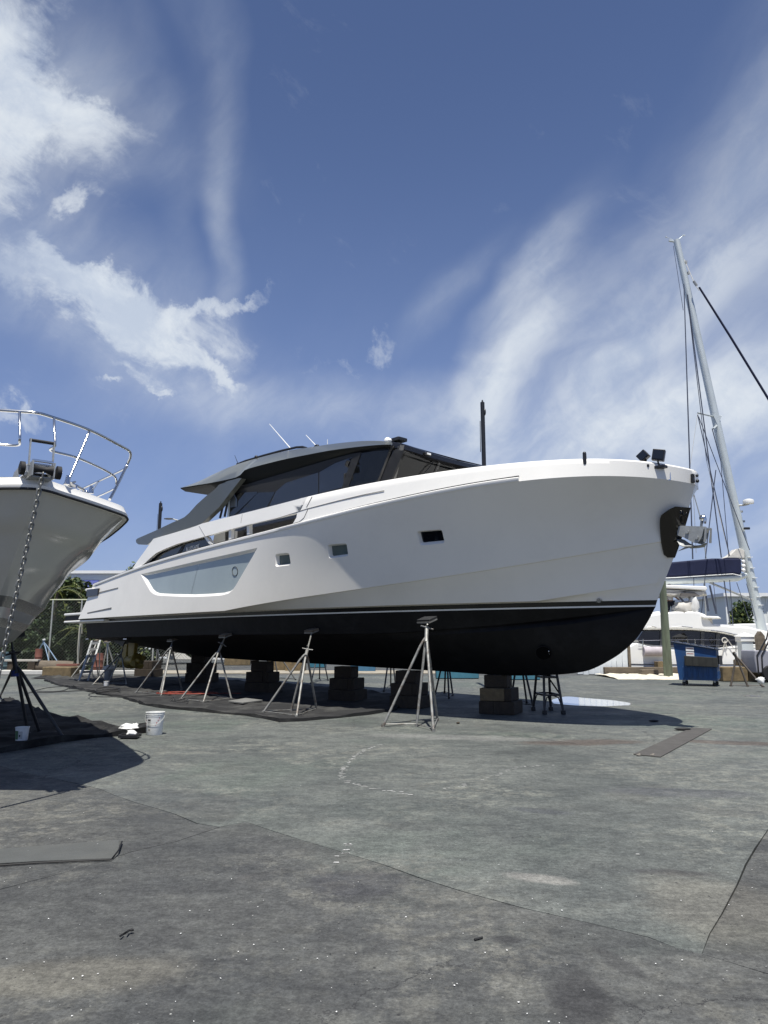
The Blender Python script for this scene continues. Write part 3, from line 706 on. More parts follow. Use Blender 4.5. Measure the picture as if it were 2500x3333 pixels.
# --- generic panels traced on a lateral surface B(t)
def panel(px, B, th, name, m, parent=None, sides=(1, -1), step=10, out=0.0, holes=(), bev=0, smooth=None, gridstep=26):
    parent = parent or yacht; P = resample(px, step)
    H = [resample(h, step) for h in holes]
    xs = [p[0] for p in P]; ys = [p[1] for p in P]; cdt([(0, 0), (1, 0), (0, 1)])
    gp = [(x, y) for x in np.arange(min(xs), max(xs), gridstep) for y in np.arange(min(ys), max(ys), gridstep)]
    gp = [p for p in gp if cdt.near(p, P) > 4]
    pv, pf = cdt(P, gp, H); fb = B if callable(B) or isinstance(B, tuple) else (lambda t: B)
    F = [Vector(yl(x, y, ((lambda t, z: fb[0](t, z) + out),) if isinstance(fb, tuple) else (lambda t: fb(t) + out))) for x, y in pv]; K = [p - Vector((0, th, 0)) for p in F]
    pf = orient(F, pf); o = []
    cnt = {}
    for f in pf:
        for i in range(len(f)): e = (f[i], f[(i + 1) % len(f)]); cnt[e] = 1
    rim = [(a, b) for (a, b) in cnt if (b, a) not in cnt]
    n = len(F); allf = pf + [tuple(i + n for i in reversed(f)) for f in pf] + [(b, a, a + n, b + n) for a, b in rim]
    res = []
    for s in sides:
        q = MB(); addside(q, F + K, allf, s); res.append(q.build(name, m, parent, world=False, smooth=smooth if smooth else 40, bevel=bev))
    return res
pxTE = [(431, 1850), (450, 1822), (470, 1795), (499, 1754), (540, 1742), (620, 1719), (658, 1704), (750, 1681), (900, 1643), (1000, 1617), (1093, 1591), (1240, 1566), (1382, 1543), (1541, 1519), (1700, 1503), (1889, 1494), (2000, 1494), (2082, 1497), (2174, 1507), (2230, 1520), (2258, 1532)]
TEt = [yl(u, v, BT) for u, v in pxTE[4:]]; zTE = lambda t, c=np.polyfit([p[0] for p in TEt], [p[2] for p in TEt], 6): float(np.polyval(c, t))
# forward bulwark: loft from sheer to cap, both sides, thick with a cap
t_open = yl(972, 1690, BT)[0]
def bw_curve(kind):
    def f(u):
        t = t_open + (T_SH - t_open) * (1 - (1 - u) ** 2.0)
        if kind == 0: return Vector((t, BS(t), zL0(t)))
        tt = min(t + .03 * u, T_SH + .03); top = zTE(tt)
        if kind == 1: return Vector((tt, BT(tt), top - .03))
        if kind == 2: return Vector((tt - .015 * u, max(0, BT(tt) - .03), top))
        if kind == 3: return Vector((tt - .13 * u, max(0, BT(max(tt - .0, t_open)) - .16), top))
        if kind == 4: return Vector((tt - .13 * u, max(0, BT(tt) - .17), zL0(t) + .05))
    return f
q = MB(); us2 = [i / 90 for i in range(91)]
def bwmid(v):
    def f(u): 
        p = bw_curve(0)(u).lerp(bw_curve(1)(u), v); return p
    return f
vs, f2 = grid([bw_curve(2), bw_curve(1), bwmid(.75), bwmid(.5), bwmid(.25), bw_curve(0)], us2)
for s in (1, -1): addside(q, vs, orient(vs, f2), s)
vs, f2 = grid([bw_curve(4), bw_curve(3), bw_curve(2)], us2)
for s in (1, -1): q.add(side(vs, s), f2 if s > 0 else [tuple(reversed(x)) for x in f2])
q.build('bulwark', white, yacht, world=False, merge=5e-4, smooth=40)
# stern quarter of the bulwark with its long opening
top_px = pxTE[:10]
up_px = top_px + [(975, 1668), (793, 1711), (663, 1747), (581, 1769), (540, 1785), (508, 1800), (487, 1818), (468, 1836), (452, 1847)]
BTZ = ((lambda t, z: BS(t) - .10 * min(1.2, max(0, (z - zL0(t)) / .70))),)
panel(up_px, BTZ, .10, 'aft_bulwark', white)
low_px = [(431, 1853), (470, 1841), (560, 1813), (694, 1777), (812, 1745), (952, 1707), (971, 1701), (1000, 1699), (1000, 1706), (900, 1731), (812, 1751), (682, 1784), (560, 1820), (431, 1860)]
panel([(952, 1707), (974, 1668), (1004, 1655), (1004, 1700)], BTZ, .10, 'aft_bulwark_end', white)
# rub rail along the sheer with the dark groove above it
def rail_line(ts, zoff, boff): return [(t, BS(t) + boff, zL0(t) + zoff) for t in ts]
tr0, tr1 = -16.7, yl(1690, 1560, BS)[0]
ts = list(np.linspace(tr0, tr1, 70))
for s in (1, -1):
    q = MB(); sec = [(-.10, .085), (.012, .085), (.026, .070), (.026, .020), (.012, .0), (-.10, .0)]
    rows = [[(t, BS(t) + a, zL0(t) + b) for a, b in sec] for t in ts]; n = len(sec)
    vs = [p for r_ in rows for p in r_]; f2 = [(i * n + k, (i + 1) * n + k, (i + 1) * n + (k + 1) % n, i * n + (k + 1) % n) for i in range(len(rows) - 1) for k in range(n)] + [tuple(range(n)), tuple((len(rows) - 1) * n + k for k in range(n - 1, -1, -1))]
    addside(q, vs, [tuple(reversed(x)) for x in f2], s); q.build('rub_rail', white, yacht, world=False, smooth=35)
    q = MB(); rows = [[(t, BS(t) - .09, zL0(t) + .087), (t, BS(t) + .003 - .02 * min(1, (tr1 - t) / .1), zL0(t) + .087), (t, BS(t) + .003 - .02 * min(1, (tr1 - t) / .1), zL0(t) + .112)] for t in ts]
    vs = [p for r_ in rows for p in r_]; f2 = [(i * 3 + k, (i + 1) * 3 + k, (i + 1) * 3 + k + 1, i * 3 + k + 1) for i in range(len(rows) - 1) for k in range(2)]
    addside(q, vs, f2, s); q.build('rail_groove', rubber, yacht, world=False)
# black panel, pillars, end piece, name
panel([(462, 1843), (487, 1815), (508, 1799), (540, 1784), (581, 1768), (663, 1745), (697, 1778), (560, 1814)], lambda t: BT(t) - .10, .04, 'side_panel', side_black)
pan = [o for o in yacht.children if o.name.startswith('side_panel')][0]
panel([(490, 1835), (508, 1814), (540, 1797), (592, 1778), (579, 1799), (571, 1806)], lambda t: BT(t) - .085, .012, 'inner_glass', dark_glass, pan, sides=(1,))
panel([(486, 1838), (574, 1810), (582, 1803), (597, 1774), (603, 1772), (586, 1806), (577, 1814)], lambda t: BT(t) - .09, .012, 'panel_trim', rubber, pan, sides=(1,))
panel([(663, 1747), (672, 1746), (684, 1764), (698, 1776), (692, 1778), (680, 1770)], BT, .12, 'opening_end', white)
panel([(745, 1721), (753, 1719), (752, 1761), (744, 1763)], lambda t: BT(t) - .01, .10, 'pillar', white)
panel([(803, 1707), (811, 1705), (812, 1744), (804, 1746)], lambda t: BT(t) - .01, .10, 'pillar', white)
cu = bpy.data.curves.new('name', 'FONT'); cu.body = 'BLUEGAME'; cu.size = .155; cu.extrude = .004; cu.align_x = 'CENTER'; cu.align_y = 'CENTER'; cu.space_character = 1.05
to = bpy.data.objects.new('tmp', cu); COL.objects.link(to); dg = bpy.context.evaluated_depsgraph_get()
tm = bpy.data.meshes.new_from_object(to.evaluated_get(dg)); bpy.data.objects.remove(to)
tm.materials.clear(); tm.materials.append(plastic_w)
lt = bpy.data.objects.new('lettering', tm); COL.objects.link(lt); lt.parent = pan
c0 = yl(628, 1783, lambda t: BT(t) - .095); c1 = yl(600, 1791, lambda t: BT(t) - .095); c2 = yl(655, 1774, lambda t: BT(t) - .095)
lt.location = (c0[0], -c0[1] - .008, c0[2]); lt.rotation_euler = (R(90), -math.atan2(c2[2] - c1[2], c2[0] - c1[0]), 0)
# fine seams in the bulwark (raised dark gaskets a few millimetres proud)
def seam(px, B, name='seam', m=rubber, w=.008, out=.002):
    pts = [yl(u, v, ((lambda t, z: BTZ[0](t, z) + out),)) for u, v in resample(px, 12, False)]
    for s in (1, -1): MB().tube([(p[0], -p[1] * s, p[2]) for p in pts], w, 5).build(name, m, yacht, world=False)
grey_seam = mat('grey_sealant', (.16, .16, .155), .6)
seam([(648, 1712), (662, 1736), (669, 1748)], BT, m=grey_seam, w=.006); seam([(789, 1674), (784, 1702)], BT, m=grey_seam, w=.006)
seam([(1016, 1616), (998, 1651)], BT, m=grey_seam, w=.009); seam([(1004, 1654), (990, 1685), (975, 1698), (955, 1704)], BT, m=grey_seam, w=.010)
seam([(760, 1722), (900, 1688), (1000, 1656), (1100, 1630), (1180, 1611), (1250, 1597)], BT, m=grey_seam, w=.008)
# deck
q = MB(); tsd = list(np.linspace(-16.6, 4.2, 60)); vs = []; f2 = []
for t in tsd:
    b = max(.02, BS(t) - .06); vs += [(t, b, zL0(t) + .04), (t, -b, zL0(t) + .04)]
f2 = [(2 * i, 2 * i + 1, 2 * i + 3, 2 * i + 2) for i in range(len(tsd) - 1)]
MB().add(vs, f2).build('deck', plastic_w, yacht, world=False)
# stern steps, vent and swim platform
a = yl(230, 2000, 2.55); b = yl(356, 2012, 2.60); zt = a[2] + .01
zs = [yl(230, 1998, 2.55)[2], yl(230, 2009, 2.55)[2], yl(230, 2020, 2.55)[2], yl(230, 2029, 2.55)[2]]
pm = MB()
L_ = b[0] - a[0]; mx_ = (a[0] + b[0]) / 2
zt = zs[0]; pm.box((mx_, 0, zt - .045), (L_, 5.62, .09)); o = pm.build('swim_platform', white, yacht, world=False, bevel=.03)
MB().box((mx_, 0, zt - .19), (L_ - .05, 5.52, .20)).build('platform_fender', rubber, o, world=False, bevel=.02)
MB().box((mx_, 0, zt - .325), (L_ - .02, 5.60, .075)).build('platform_edge', white, o, world=False, bevel=.03)
v0 = yl(294, 1920, 2.75); v1 = yl(319, 1938, 2.75)
for s in (1, -1):
    MB().box(((v0[0] + v1[0]) / 2 - .02, -s * 2.74, (v0[2] + v1[2]) / 2), (v1[0] - v0[0] + .3, .16, .26)).build('stern_vent', side_black, yacht, world=False, bevel=.01)
q = MB()
t9 = -16.75
q.box((-16.9, 0, 3.42), (.7, 5.6, .10)); q.build('cockpit_coaming', white, yacht, world=False, bevel=.03)
panel([(312, 1906), (384, 1886), (384, 1889), (312, 1909)], BS, .01, 'stern_groove', grey_seam, out=.004)
panel([(300, 1933), (384, 1912), (384, 1914), (300, 1936)], lambda t: .62 * BS(t) + .38 * BK(t), .01, 'stern_groove', grey_seam, out=.006)
panel([(284, 1994), (362, 1977), (362, 1982), (284, 1998)], lambda t: .15 * BS(t) + .85 * BK(t), .02, 'stern_groove', grey_seam, out=.006)
# --- superstructure
BCb = 1.93
def tz(px, B): return [yl(u, v, B) for u, v in px]
r0 = tz([(632, 1575), (700, 1541), (769, 1512), (899, 1475), (1000, 1457), (1155, 1437), (1240, 1434), (1310, 1440)], 1.55)
r1 = tz([(634, 1580), (700, 1569), (774, 1552), (800, 1528), (900, 1501), (1000, 1480), (1093, 1463), (1238, 1444), (1310, 1443)], 2.05)
r2 = tz([(700, 1592), (759, 1584), (931, 1540), (1050, 1504), (1144, 1479), (1200, 1469), (1307, 1466)], BCb)
z0 = pchip([p[0] for p in r0], [p[2] for p in r0]); z1 = pchip([p[0] for p in r1], [p[2] for p in r1]); z2 = pchip([p[0] for p in r2], [p[2] for p in r2])
ta, tf = r0[0][0] + .02, r0[-1][0]
print('roof t', ta, tf, 'z0', [round(z0(t), 2) for t in np.linspace(ta, tf, 8)], 'z1', [round(z1(t), 2) for t in np.linspace(ta, tf, 8)], 'z2', [round(z2(t), 2) for t in np.linspace(ta, tf, 8)])
def bowplan(t, b, k=1.0):      # the front of the cabin is curved in plan
    w = max(0, (t - (tf - 3.0)) / 3.0) ** 2; return t + k * w * .35 * (1 - min(1, abs(b) / 1.95) ** 2)
def cowl(t, b): w = max(0, (t - (tf - 2.2)) / 2.2) ** 1.5; return -.25 * w * (1 - min(1, abs(b) / 1.95) ** 2)
def roof_section(t):
    fr = max(0, (t - (tf - 2.0)) / 2.0); za, zb = z0(t), min(z1(t), z0(t) - .01)
    taper = 1 - .06 * fr
    zc = min(z2(t), zb - .04) if t > r2[0][0] else zb - .10
    B1 = 2.05 * taper
    return [(0, za + .05), (.8, za + .04), (1.3, za + .02), (1.55 * (1 + .10 * fr), za), (1.85 * taper, (za * .45 + zb * .55)), (B1, zb), (B1 - .02, zb - .03), (B1 - .07, (zb + zc) / 2), (BCb - .06, zc), (1.2, zc - .0), (0, zc)]
rt = list(np.linspace(ta, tf, 44)); top = MB(); und = MB(); fullT = []; fullU = []
for t in rt:
    s_ = roof_section(t); half = s_[:6]; low = s_[5:]
    row = [(bowplan(t, b), b, z + cowl(t, b)) for b, z in reversed(half)] + [(bowplan(t, -b), -b, z + cowl(t, b)) for b, z in half[1:]]
    rowu = [(bowplan(t, b), b, z + cowl(t, b)) for b, z in low] + [(bowplan(t, -b), -b, z + cowl(t, b)) for b, z in reversed(low[:-1])]
    fullT.append(row); fullU.append(rowu)
def rows_mesh(rows, rev=False):
    n = len(rows[0]); vs = [p for r_ in rows for p in r_]; f2 = [(i * n + k, (i + 1) * n + k, (i + 1) * n + k + 1, i * n + k + 1) for i in range(len(rows) - 1) for k in range(n - 1)]
    return vs, ([tuple(reversed(x)) for x in f2] if rev else f2)
vs, f2 = rows_mesh(fullT); top.add(vs, f2)
e = fullT[0]; top.add([tuple(p) for p in e], [tuple(range(len(e)))])
roof = top.build('roof', grey_roof, yacht, world=False, merge=True, smooth=22)
vs, f2 = rows_mesh(fullU); und.add(vs, f2); und.add([tuple(p) for p in fullU[0]], [tuple(range(len(e) if False else len(fullU[0])))])
und.build('roof_lining', mat('dark_roof_lining', (.006, .007, .007), .5, spec=.12), yacht, world=False, merge=True, smooth=30)
# brow: the dark glossy front face between roof edge and windscreen top
bs_ = list(np.linspace(-1.93, 1.93, 27)); zf = z0(tf); zbw = min(z2(tf), z1(tf) - .04) - .02
brow = MB(); rowsB = []
for b in bs_:
    k = 1 - (abs(b) / 1.93) ** 2; tt = bowplan(tf, b)
    zt_ = zf + .03 * k - .25 * k - max(0, abs(b) - 1.6) / .33 * .05; rowsB.append([(tt, b, zt_), (tt + .05 + .03 * k, b, zt_ - .05), (tt + .05 + .03 * k, b, zt_ - .15), (tt - .06, b, zt_ - .19)])
vs, f2 = rows_mesh(rowsB); brow.add(vs, f2); brow_o = brow.build('brow', side_black, yacht, world=False, merge=True, smooth=50)
for b in (1.05, -.95):
    k = 1 - (abs(b) / 1.93) ** 2; tt = bowplan(tf, b) + .07 + .03 * k; zl_ = zf - .22 * k - .10
    MB().box((tt, -b, zl_), (.05, .22, .075)).build('marker_lamp', plastic_k, brow_o, world=False, bevel=.02)
    MB().box((tt + .03, -b, zl_), (.02, .12, .04)).build('lamp_lens', plastic_w, brow_o, world=False)
# windscreen, raked back towards its foot
ws = MB(); zfoot = 4.55; rake = .95
rowsW = []
for b in bs_:
    k = 1 - (abs(b) / 1.93) ** 2; tt = bowplan(tf, b) - .02; ztop = zf - .20 - .22 * k + .04
    rowsW.append([(tt + (zf - .3 - z) * -.62, b, z) for z in (ztop, 5.3, 4.9, zfoot)])
vs, f2 = rows_mesh(rowsW); ws.add(vs, f2); ws_o = ws.build('windscreen', see_glass, yacht, world=False, merge=True, smooth=60)
for b in (-.65, .65, 1.9, -1.9):
    i = min(range(len(bs_)), key=lambda j: abs(bs_[j] - b)); p = rowsW[i]
    MB().tube([(x + .01, y, z) for x, y, z in p], .05 if abs(b) > 1 else .035, 6).build('mullion', side_black, ws_o, world=False)
for b in (1.35, .35, -.75):
    i = min(range(len(bs_)), key=lambda j: abs(bs_[j] - b)); p = rowsW[i]; x0, y0, zz0 = p[0]; x1, y1, zz1 = p[1]
    d_ = Vector((x1 - x0, y1 - y0, zz1 - zz0)); st_ = Vector((x0 + .06, y0, zz0 + .06)); en = Vector((x0 + .04, y0 - .30, zz0)) + d_ * 1.1
    en2 = en + Vector((-.1, -.30, -.15))
    MB().tube([st_, st_.lerp(en, .5) + Vector((.03, 0, 0)), en], .012, 5).tube([en - Vector((-.02, -.25, 0)) - d_ * .2, en, en + Vector((.02, -.25, 0)) + d_ * .2], .012, 5).ball(st_, .035, 8).build('wiper', rubber, ws_o, world=False, smooth=50)
# cabin sides: black structure, tinted panes, curtained forward pane
ta_w = yl(748, 1620, BCb)[0]
panel([(748, 1594), (800, 1577), (931, 1538), (1050, 1502), (1144, 1477), (1172, 1472), (1125, 1590), (1040, 1625), (900, 1665), (745, 1712)], BCb, .06, 'cabin_side', rubber)
panel([(752, 1606), (812, 1602), (838, 1600), (836, 1606), (760, 1679), (749, 1682)], BCb, .012, 'side_window', dark_glass, out=.010)
panel([(840, 1603), (895, 1601), (874, 1640), (868, 1652), (772, 1676)], BCb, .012, 'side_window', dark_glass, out=.006)
panel([(898, 1600), (930, 1572), (1036, 1538), (1036, 1612), (874, 1654)], BCb, .012, 'side_window', mat('tinted_pane', (.010, .011, .014), .035, spec=1.0), out=.010)
panel([(1040, 1537), (1090, 1508), (1146, 1488), (1116, 1586), (1039, 1606)], BCb, .012, 'side_window', MATS['tinted_pane'], out=.010)
panel([(1172, 1476), (1216, 1468), (1270, 1465), (1288, 1467), (1218, 1582), (1125, 1600)], BCb, .012, 'side_window', see_glass, out=.004)
panel([(1150, 1478), (1176, 1472), (1128, 1600), (1108, 1600)], BCb, .05, 'cabin_pillar', rubber, out=.012)
panel([(1284, 1465), (1316, 1466), (1262, 1585), (1210, 1590)], BCb, .06, 'cabin_pillar', rubber, out=.012)
panel([(1212, 1580), (1125, 1600), (1100, 1640), (1230, 1620)], BCb, .05, 'cabin_sill', rubber, out=.0)
panel([(745, 1600), (750, 1598), (744, 1700), (738, 1702)], BCb, .05, 'cabin_pillar', alu, out=.014)
curt = mat('grey_curtain', (.22, .21, .19), .9, var=.2, vscale=8)
for s in (1, -1):
    p0 = yl(1182, 1560, 1.82); p1 = yl(1262, 1500, 1.82); q = MB(); n = 60; vs = []
    for i in range(n + 1):
        t = p0[0] - .3 + (p1[0] + .35 - p0[0]) * .9 * i / n; b = 1.78 + .05 * math.sin(i * .9) + .02 * math.sin(i * 2.3)
        vs += [(t + .55, b, 5.95), (t, b, 4.5)]
    q.add(side(vs, s), [(2 * i, 2 * i + 1, 2 * i + 3, 2 * i + 2) for i in range(n)]); q.build('curtain', curt, yacht, world=False, smooth=60)
# helm dash, seats and pale interior wall that show through the windscreen
MB().box((tf - 1.6, 0, 5.0), (.5, 3.4, .35)).build('dashboard', mat('dark_dash', (.05, .045, .04), .6), yacht, world=False, bevel=.05)
MB().box((tf - 2.1, -.9, 5.15), (.16, .6, .9)).build('helm_seat', mat('cream_upholstery', (.45, .42, .37), .6), yacht, world=False, bevel=.06)
MB().box((tf - 2.1, .6, 5.15), (.16, .6, .9)).build('helm_seat', MATS['cream_upholstery'], yacht, world=False, bevel=.06)
MB().box((tf - 4.5, 0, 5.0), (.05, 3.7, 1.3)).build('bulkhead', MATS['dark_dash'], yacht, world=False)
MB().box(((ta_w + tf) / 2 - .6, 0, 4.45), (tf - ta_w - 1.2, 3.8, .06)).build('cabin_floor', MATS['dark_dash'], yacht, world=False)
# lower cabin wall seen through the side opening
panel([(694, 1790), (700, 1700), (980, 1640), (990, 1720)], BCb - .02, .05, 'lower_cabin_side', side_black)
g_box = mat('grey_moulding', (.30, .30, .29), .5, var=.05)
panel([(690, 1776), (699, 1736), (735, 1724), (733, 1764)], 2.30, .5, 'deck_locker', g_box, sides=(1, -1))
panel([(744, 1724), (733, 1726), (733, 1764), (744, 1760)], 2.32, .2, 'locker_frame', side_black, sides=(1, -1))
# swooping grey arms from the roof down to the quarter
arm_px = [(700, 1592), (712, 1578), (740, 1566), (778, 1556), (786, 1557), (752, 1600), (715, 1649), (658, 1703), (640, 1711), (620, 1717), (560, 1736), (500, 1753), (491, 1763), (480, 1773), (450, 1772), (443, 1766), (442, 1757), (448, 1752), (510, 1725), (560, 1701), (586, 1690), (600, 1683), (615, 1670), (640, 1642), (670, 1615)]
BA = lambda t: 2.16 + .42 * min(1, max(0, (-8.6 - t) / 3.0))
panel(arm_px, BA, .16, 'roof_arm', grey_roof, step=9, smooth=30, bev=.035)
arm_dark = mat('dark_strut', (.01, .011, .02), .4)
for s in (1, -1):
    for (pa, pb) in (((735, 1612), (716, 1686)), ((745, 1612), (731, 1682))):
        a_, b_ = yl(*pa, 1.9), yl(*pb, 1.9); MB().tube([(a_[0], -a_[1] * s, a_[2]), (b_[0], -b_[1] * s, b_[2])], .035, 8).build('roof_strut', arm_dark, yacht, world=False, smooth=60)
# roof gear
def rp(px, B=1.2): p = yl(*px, B); return Vector((p[0], -p[1], p[2]))
MB().tube([rp((946, 1460)), rp((877, 1380))], [.018, .008], 6).build('whip_antenna', plastic_w, yacht, world=False)
MB().tube([rp((1028, 1450)), rp((996, 1416))], [.016, .008], 6).build('whip_antenna', plastic_w, yacht, world=False)
MB().tube([rp((1066, 1446)), rp((1066, 1430))], [.012, .008], 6).build('whip_antenna', plastic_w, yacht, world=False)
MB().tube([rp((775, 1510)), rp((764, 1482))], [.012, .006], 6).build('whip_antenna', plastic_k, yacht, world=False)
rl = [rp(p, 1.45) for p in [(772, 1511), (800, 1500), (860, 1482), (920, 1466), (965, 1456), (985, 1455), (998, 1459)]]
MB().tube(rl, .035, 8).tube([rl[2] + Vector((0, 0, .0)), rl[2] - Vector((0, 0, .10))], .03, 6).ball(rp((834, 1488), 1.45), .06, 8).build('roof_rail', plastic_k, yacht, world=False, smooth=50)
MB().ball(rp((1031, 1452), 1.2), .06, 8, sq=(1.6, 1, .8)).build('antenna_foot', plastic_k, yacht, world=False, smooth=60)
MB().ball(rp((1262, 1436), 1.6), .095, 14, sq=(.9, 1, 1)).ball(rp((1268, 1434), 1.6), .06, 8).build('nav_light', plastic_w, yacht, world=False, smooth=70)
MB().box(rp((1295, 1431), 1.3) + Vector((0, 0, -.02)), (.36, .3, .09)).box(rp((1295, 1431), 1.3) + Vector((0, 0, -.09)), (.1, .1, .1)).build('roof_camera', plastic_k, yacht, world=False, bevel=.02)
# bow fittings
def lamp(px, B, tilt, sz, face, nm='deck_floodlight'):
    p = yl(*px, B); c = Vector((p[0], -p[1], p[2])); Mx = (Matrix.Rotation(face, 3, 'Z') @ Matrix.Rotation(tilt, 3, 'Y'))
    q = MB().box(c, sz, Mx); q.tube([c + Mx @ Vector((0, 0, -sz[2] / 2)), c + Vector((0, 0, -sz[2] / 2 - .12))], .018, 6); q.box(c + Vector((0, 0, -sz[2] / 2 - .12)), (.24, .14, .05))
    o = q.build(nm, plastic_k, yacht, world=False, bevel=.012)
    MB().box(c + Mx @ Vector((0, -sz[1] / 2 - .004, 0)), (sz[0] * .8, .01, sz[2] * .75), Mx).build('lamp_glass', dark_glass, o, world=False)
lamp((2144, 1482), .75, R(12), (.21, .13, .20), R(20)); lamp((2094, 1485), .85, R(-38), (.18, .12, .16), R(10))
p = yl(1903, 1486, 1.5); MB().tube([(p[0], -p[1], p[2] - .15), (p[0], -p[1], p[2] + .06)], .035, 8).ball((p[0], -p[1], p[2] + .06), .035, 8).build('bow_post', plastic_k, yacht, world=False, smooth=60)
# anchor pocket plate (mirror-polished) wrapping the stem, a few millimetres proud of the planking
pk = [(2199, 1648), (2233, 1647), (2224, 1690), (2212, 1729), (2204, 1757), (2195, 1782), (2179, 1817), (2162, 1806), (2155, 1768), (2150, 1712), (2151, 1681), (2158, 1672)]
pts = []; g = (.93, .4)
def stem_t(z): return pchip([2.2, 2.33, 2.62, 3.06, 3.98, 4.37, 4.6], [3.55, 3.61, 3.75, 3.89, 4.28, 4.46, 4.51])(z)
T_of = {}
def hull_b(t, z):
    """breadth of the topsides at (t, z) by search down the station"""
    best = None
    for v in np.linspace(0, 1, 33):
        # u for which Stop(u, v).t == t
        lo, hi = 0.0, 1.0
        for _ in range(30):
            m_ = (lo + hi) / 2
            if Stop(m_, v).x < t: lo = m_
            else: hi = m_
        q_ = Stop(lo, v); e_ = abs(q_.z - z)
        if best is None or e_ < best[0]: best = (e_, q_.y)
    return best[1]
plate_rows = []
zz = np.linspace(yl(2233, 1648, 0)[2], yl(2179, 1817, 0)[2], 16)
left_px = [(2200, 1648), (2151, 1678), (2149, 1700), (2151, 1740), (2155, 1775), (2161, 1806), (2176, 1817)]
Lp = []
for q_ in left_px:
    g = uv_of(q_, (.95, .4)); Lp.append(Stop(*g))
zl = sorted([(p.z, p.x) for p in Lp]); tl = pchip([a for a, b in zl], [b for a, b in zl])
def vz(u, z):
    lo, hi = 0.0, 1.0
    for _ in range(30):
        m_ = (lo + hi) / 2
        if Stop(u, m_).z > z: lo = m_
        else: hi = m_
    return Stop(u, lo)
def u_for(t, z):
    lo, hi = .5, 1.0
    for _ in range(30):
        m_ = (lo + hi) / 2
        if vz(m_, z).x < t: lo = m_
        else: hi = m_
    return lo
def hullB(t, z):
    pts = [(zL0(t), BS(t))]
    if t < T_K: pts.append((zK(t), BK(t)))
    if t < T_K2: pts.append((zK2(t), BK2(t)))
    if t < T_W: pts.append((ZW, BW(t)))
    else: pts.append((zstem(t), 0))
    pts = sorted(p for p in pts)
    return pchip([p[0] for p in pts], [p[1] for p in pts])(z) if len(pts) > 2 else pts[0][1] + (pts[1][1] - pts[0][1]) * (z - pts[0][0]) / (pts[1][0] - pts[0][0])
zstem = pchip([3.55, 3.60, 3.75, 4.12, 4.46, 4.6], [2.2, 2.33, 2.62, zK(4.12), 4.37, 4.6])
tstem = pchip([2.2, 2.33, 2.62, zK(4.12), 4.37, 4.6], [3.55, 3.60, 3.75, 4.12, 4.46, 4.51])
rowsP = []
def edge_t(v, uu):      # aft edge of the plate from the photo, on the forebody
    B = .3
    for _ in range(25): p = yl(uu, v, B); B = B * .4 + .6 * max(0, min(1.2, hullB(min(p[0], tstem(p[2]) - .001), p[2])))
    return yl(uu, v, B)
eg = [edge_t(v, uu) for uu, v in [(2199, 1649), (2175, 1662), (2152, 1680), (2149, 1705), (2151, 1740), (2155, 1775), (2162, 1805), (2174, 1815)]]
eg = sorted((p[2], p[0]) for p in eg); te = pchip([a for a, b in eg], [b for a, b in eg])
for z in np.linspace(eg[0][0], eg[-1][0], 18):
    z = float(z); ts_ = tstem(z); t0_ = min(te(z), ts_ - .02); row = []
    for k in range(15):
        t_ = t0_ + (ts_ - t0_) * (1 - (1 - k / 14) ** 2.2); b_ = max(0, hullB(min(t_, ts_ - 1e-4), z)) if k < 14 else 0
        row.append(Vector((t_ + (.016 * (k / 14) ** 2), b_ + .016 * (1 - (k / 14) ** 6), z)))
    rowsP.append(row)
dark_steel = mat('mirror_dark_steel', (.07, .068, .064), .07, metal=1, bump=.25, bscale=3.5)
q = MB(); vs, f2 = rows_mesh([[tuple(p) for p in r_] for r_ in rowsP])
for s in (1, -1): addside(q, vs, orient(vs, f2), s)
q.build('stem_plate', dark_steel, yacht, world=False, merge=.001, smooth=60)
# fairlead at the stem head
fl = MB(); f0 = yl(2218, 1540, .42)
for s in (1, -1):
    fo = MB().box((4.13, -s * .60, 4.50), (.26, .10, .15), R(38) * s).build('fairlead', side_black, yacht, world=False, bevel=.01)
    a0 = R(38) * s
    MB().box((4.12, -s * .655, 4.405), (.36, .06, .028), a0).box((4.12, -s * .655, 4.59), (.36, .06, .02), a0).box((3.99, -s * (.76), 4.5), (.02, .05, .18), a0).box((4.26, -s * .55, 4.5), (.02, .05, .18), a0).build('fairlead_frame', chrome, fo, world=False, bevel=.006)
MB().box((4.47, -.10, 4.47), (.05, .07, .16)).ball((4.53, -.05, 4.42), .035, 8).ball((4.53, -.05, 4.52), .03, 8).build('stem_fitting', plastic_k, yacht, world=False, bevel=.005)
# anchor bracket in the centre plane
def cp(u, v, b=0.0): p = yl(u, v, b); return Vector((p[0], -p[1], p[2]))
brk = [cp(2205, 1716, .12), cp(2214, 1711, .12), cp(2298, 1714, .12), cp(2299, 1716, .12), cp(2298, 1764, .12), cp(2290, 1764, .12), cp(2294, 1720, .12), cp(2290, 1722, .12), cp(2284, 1748, .12), cp(2276, 1761, .12), cp(2268, 1768, .12), cp(2256, 1766, .12), cp(2240, 1757, .12), cp(2222, 1748, .12), cp(2204, 1742, .12)]
bo = MB().prism([p for p in brk[:3]] + brk[3:], (0, .02, 0)).prism([p + Vector((0, .22, 0)) for p in brk], (0, .02, 0)).build('anchor_bracket', galv, yacht, world=False)
bt = []
for px_ in ((2237, 1731), (2268, 1750)):
    c = cp(*px_, .13); bt.append(c); MB().lathe([(.035, -.012), (.035, .012), (.02, .02)], c + Vector((0, -.012, 0)), 12, 'Y').tube([c, c + Vector((0, .24, 0))], .018, 8).build('pin_bolt', galv, bo, world=False, smooth=40)
MB().prism([cp(2210, 1714, .10), cp(2296, 1716, .10), cp(2296, 1720, .10), cp(2210, 1719, .10)], (0, .18, 0)).build('bracket_plate', galv, bo, world=False)
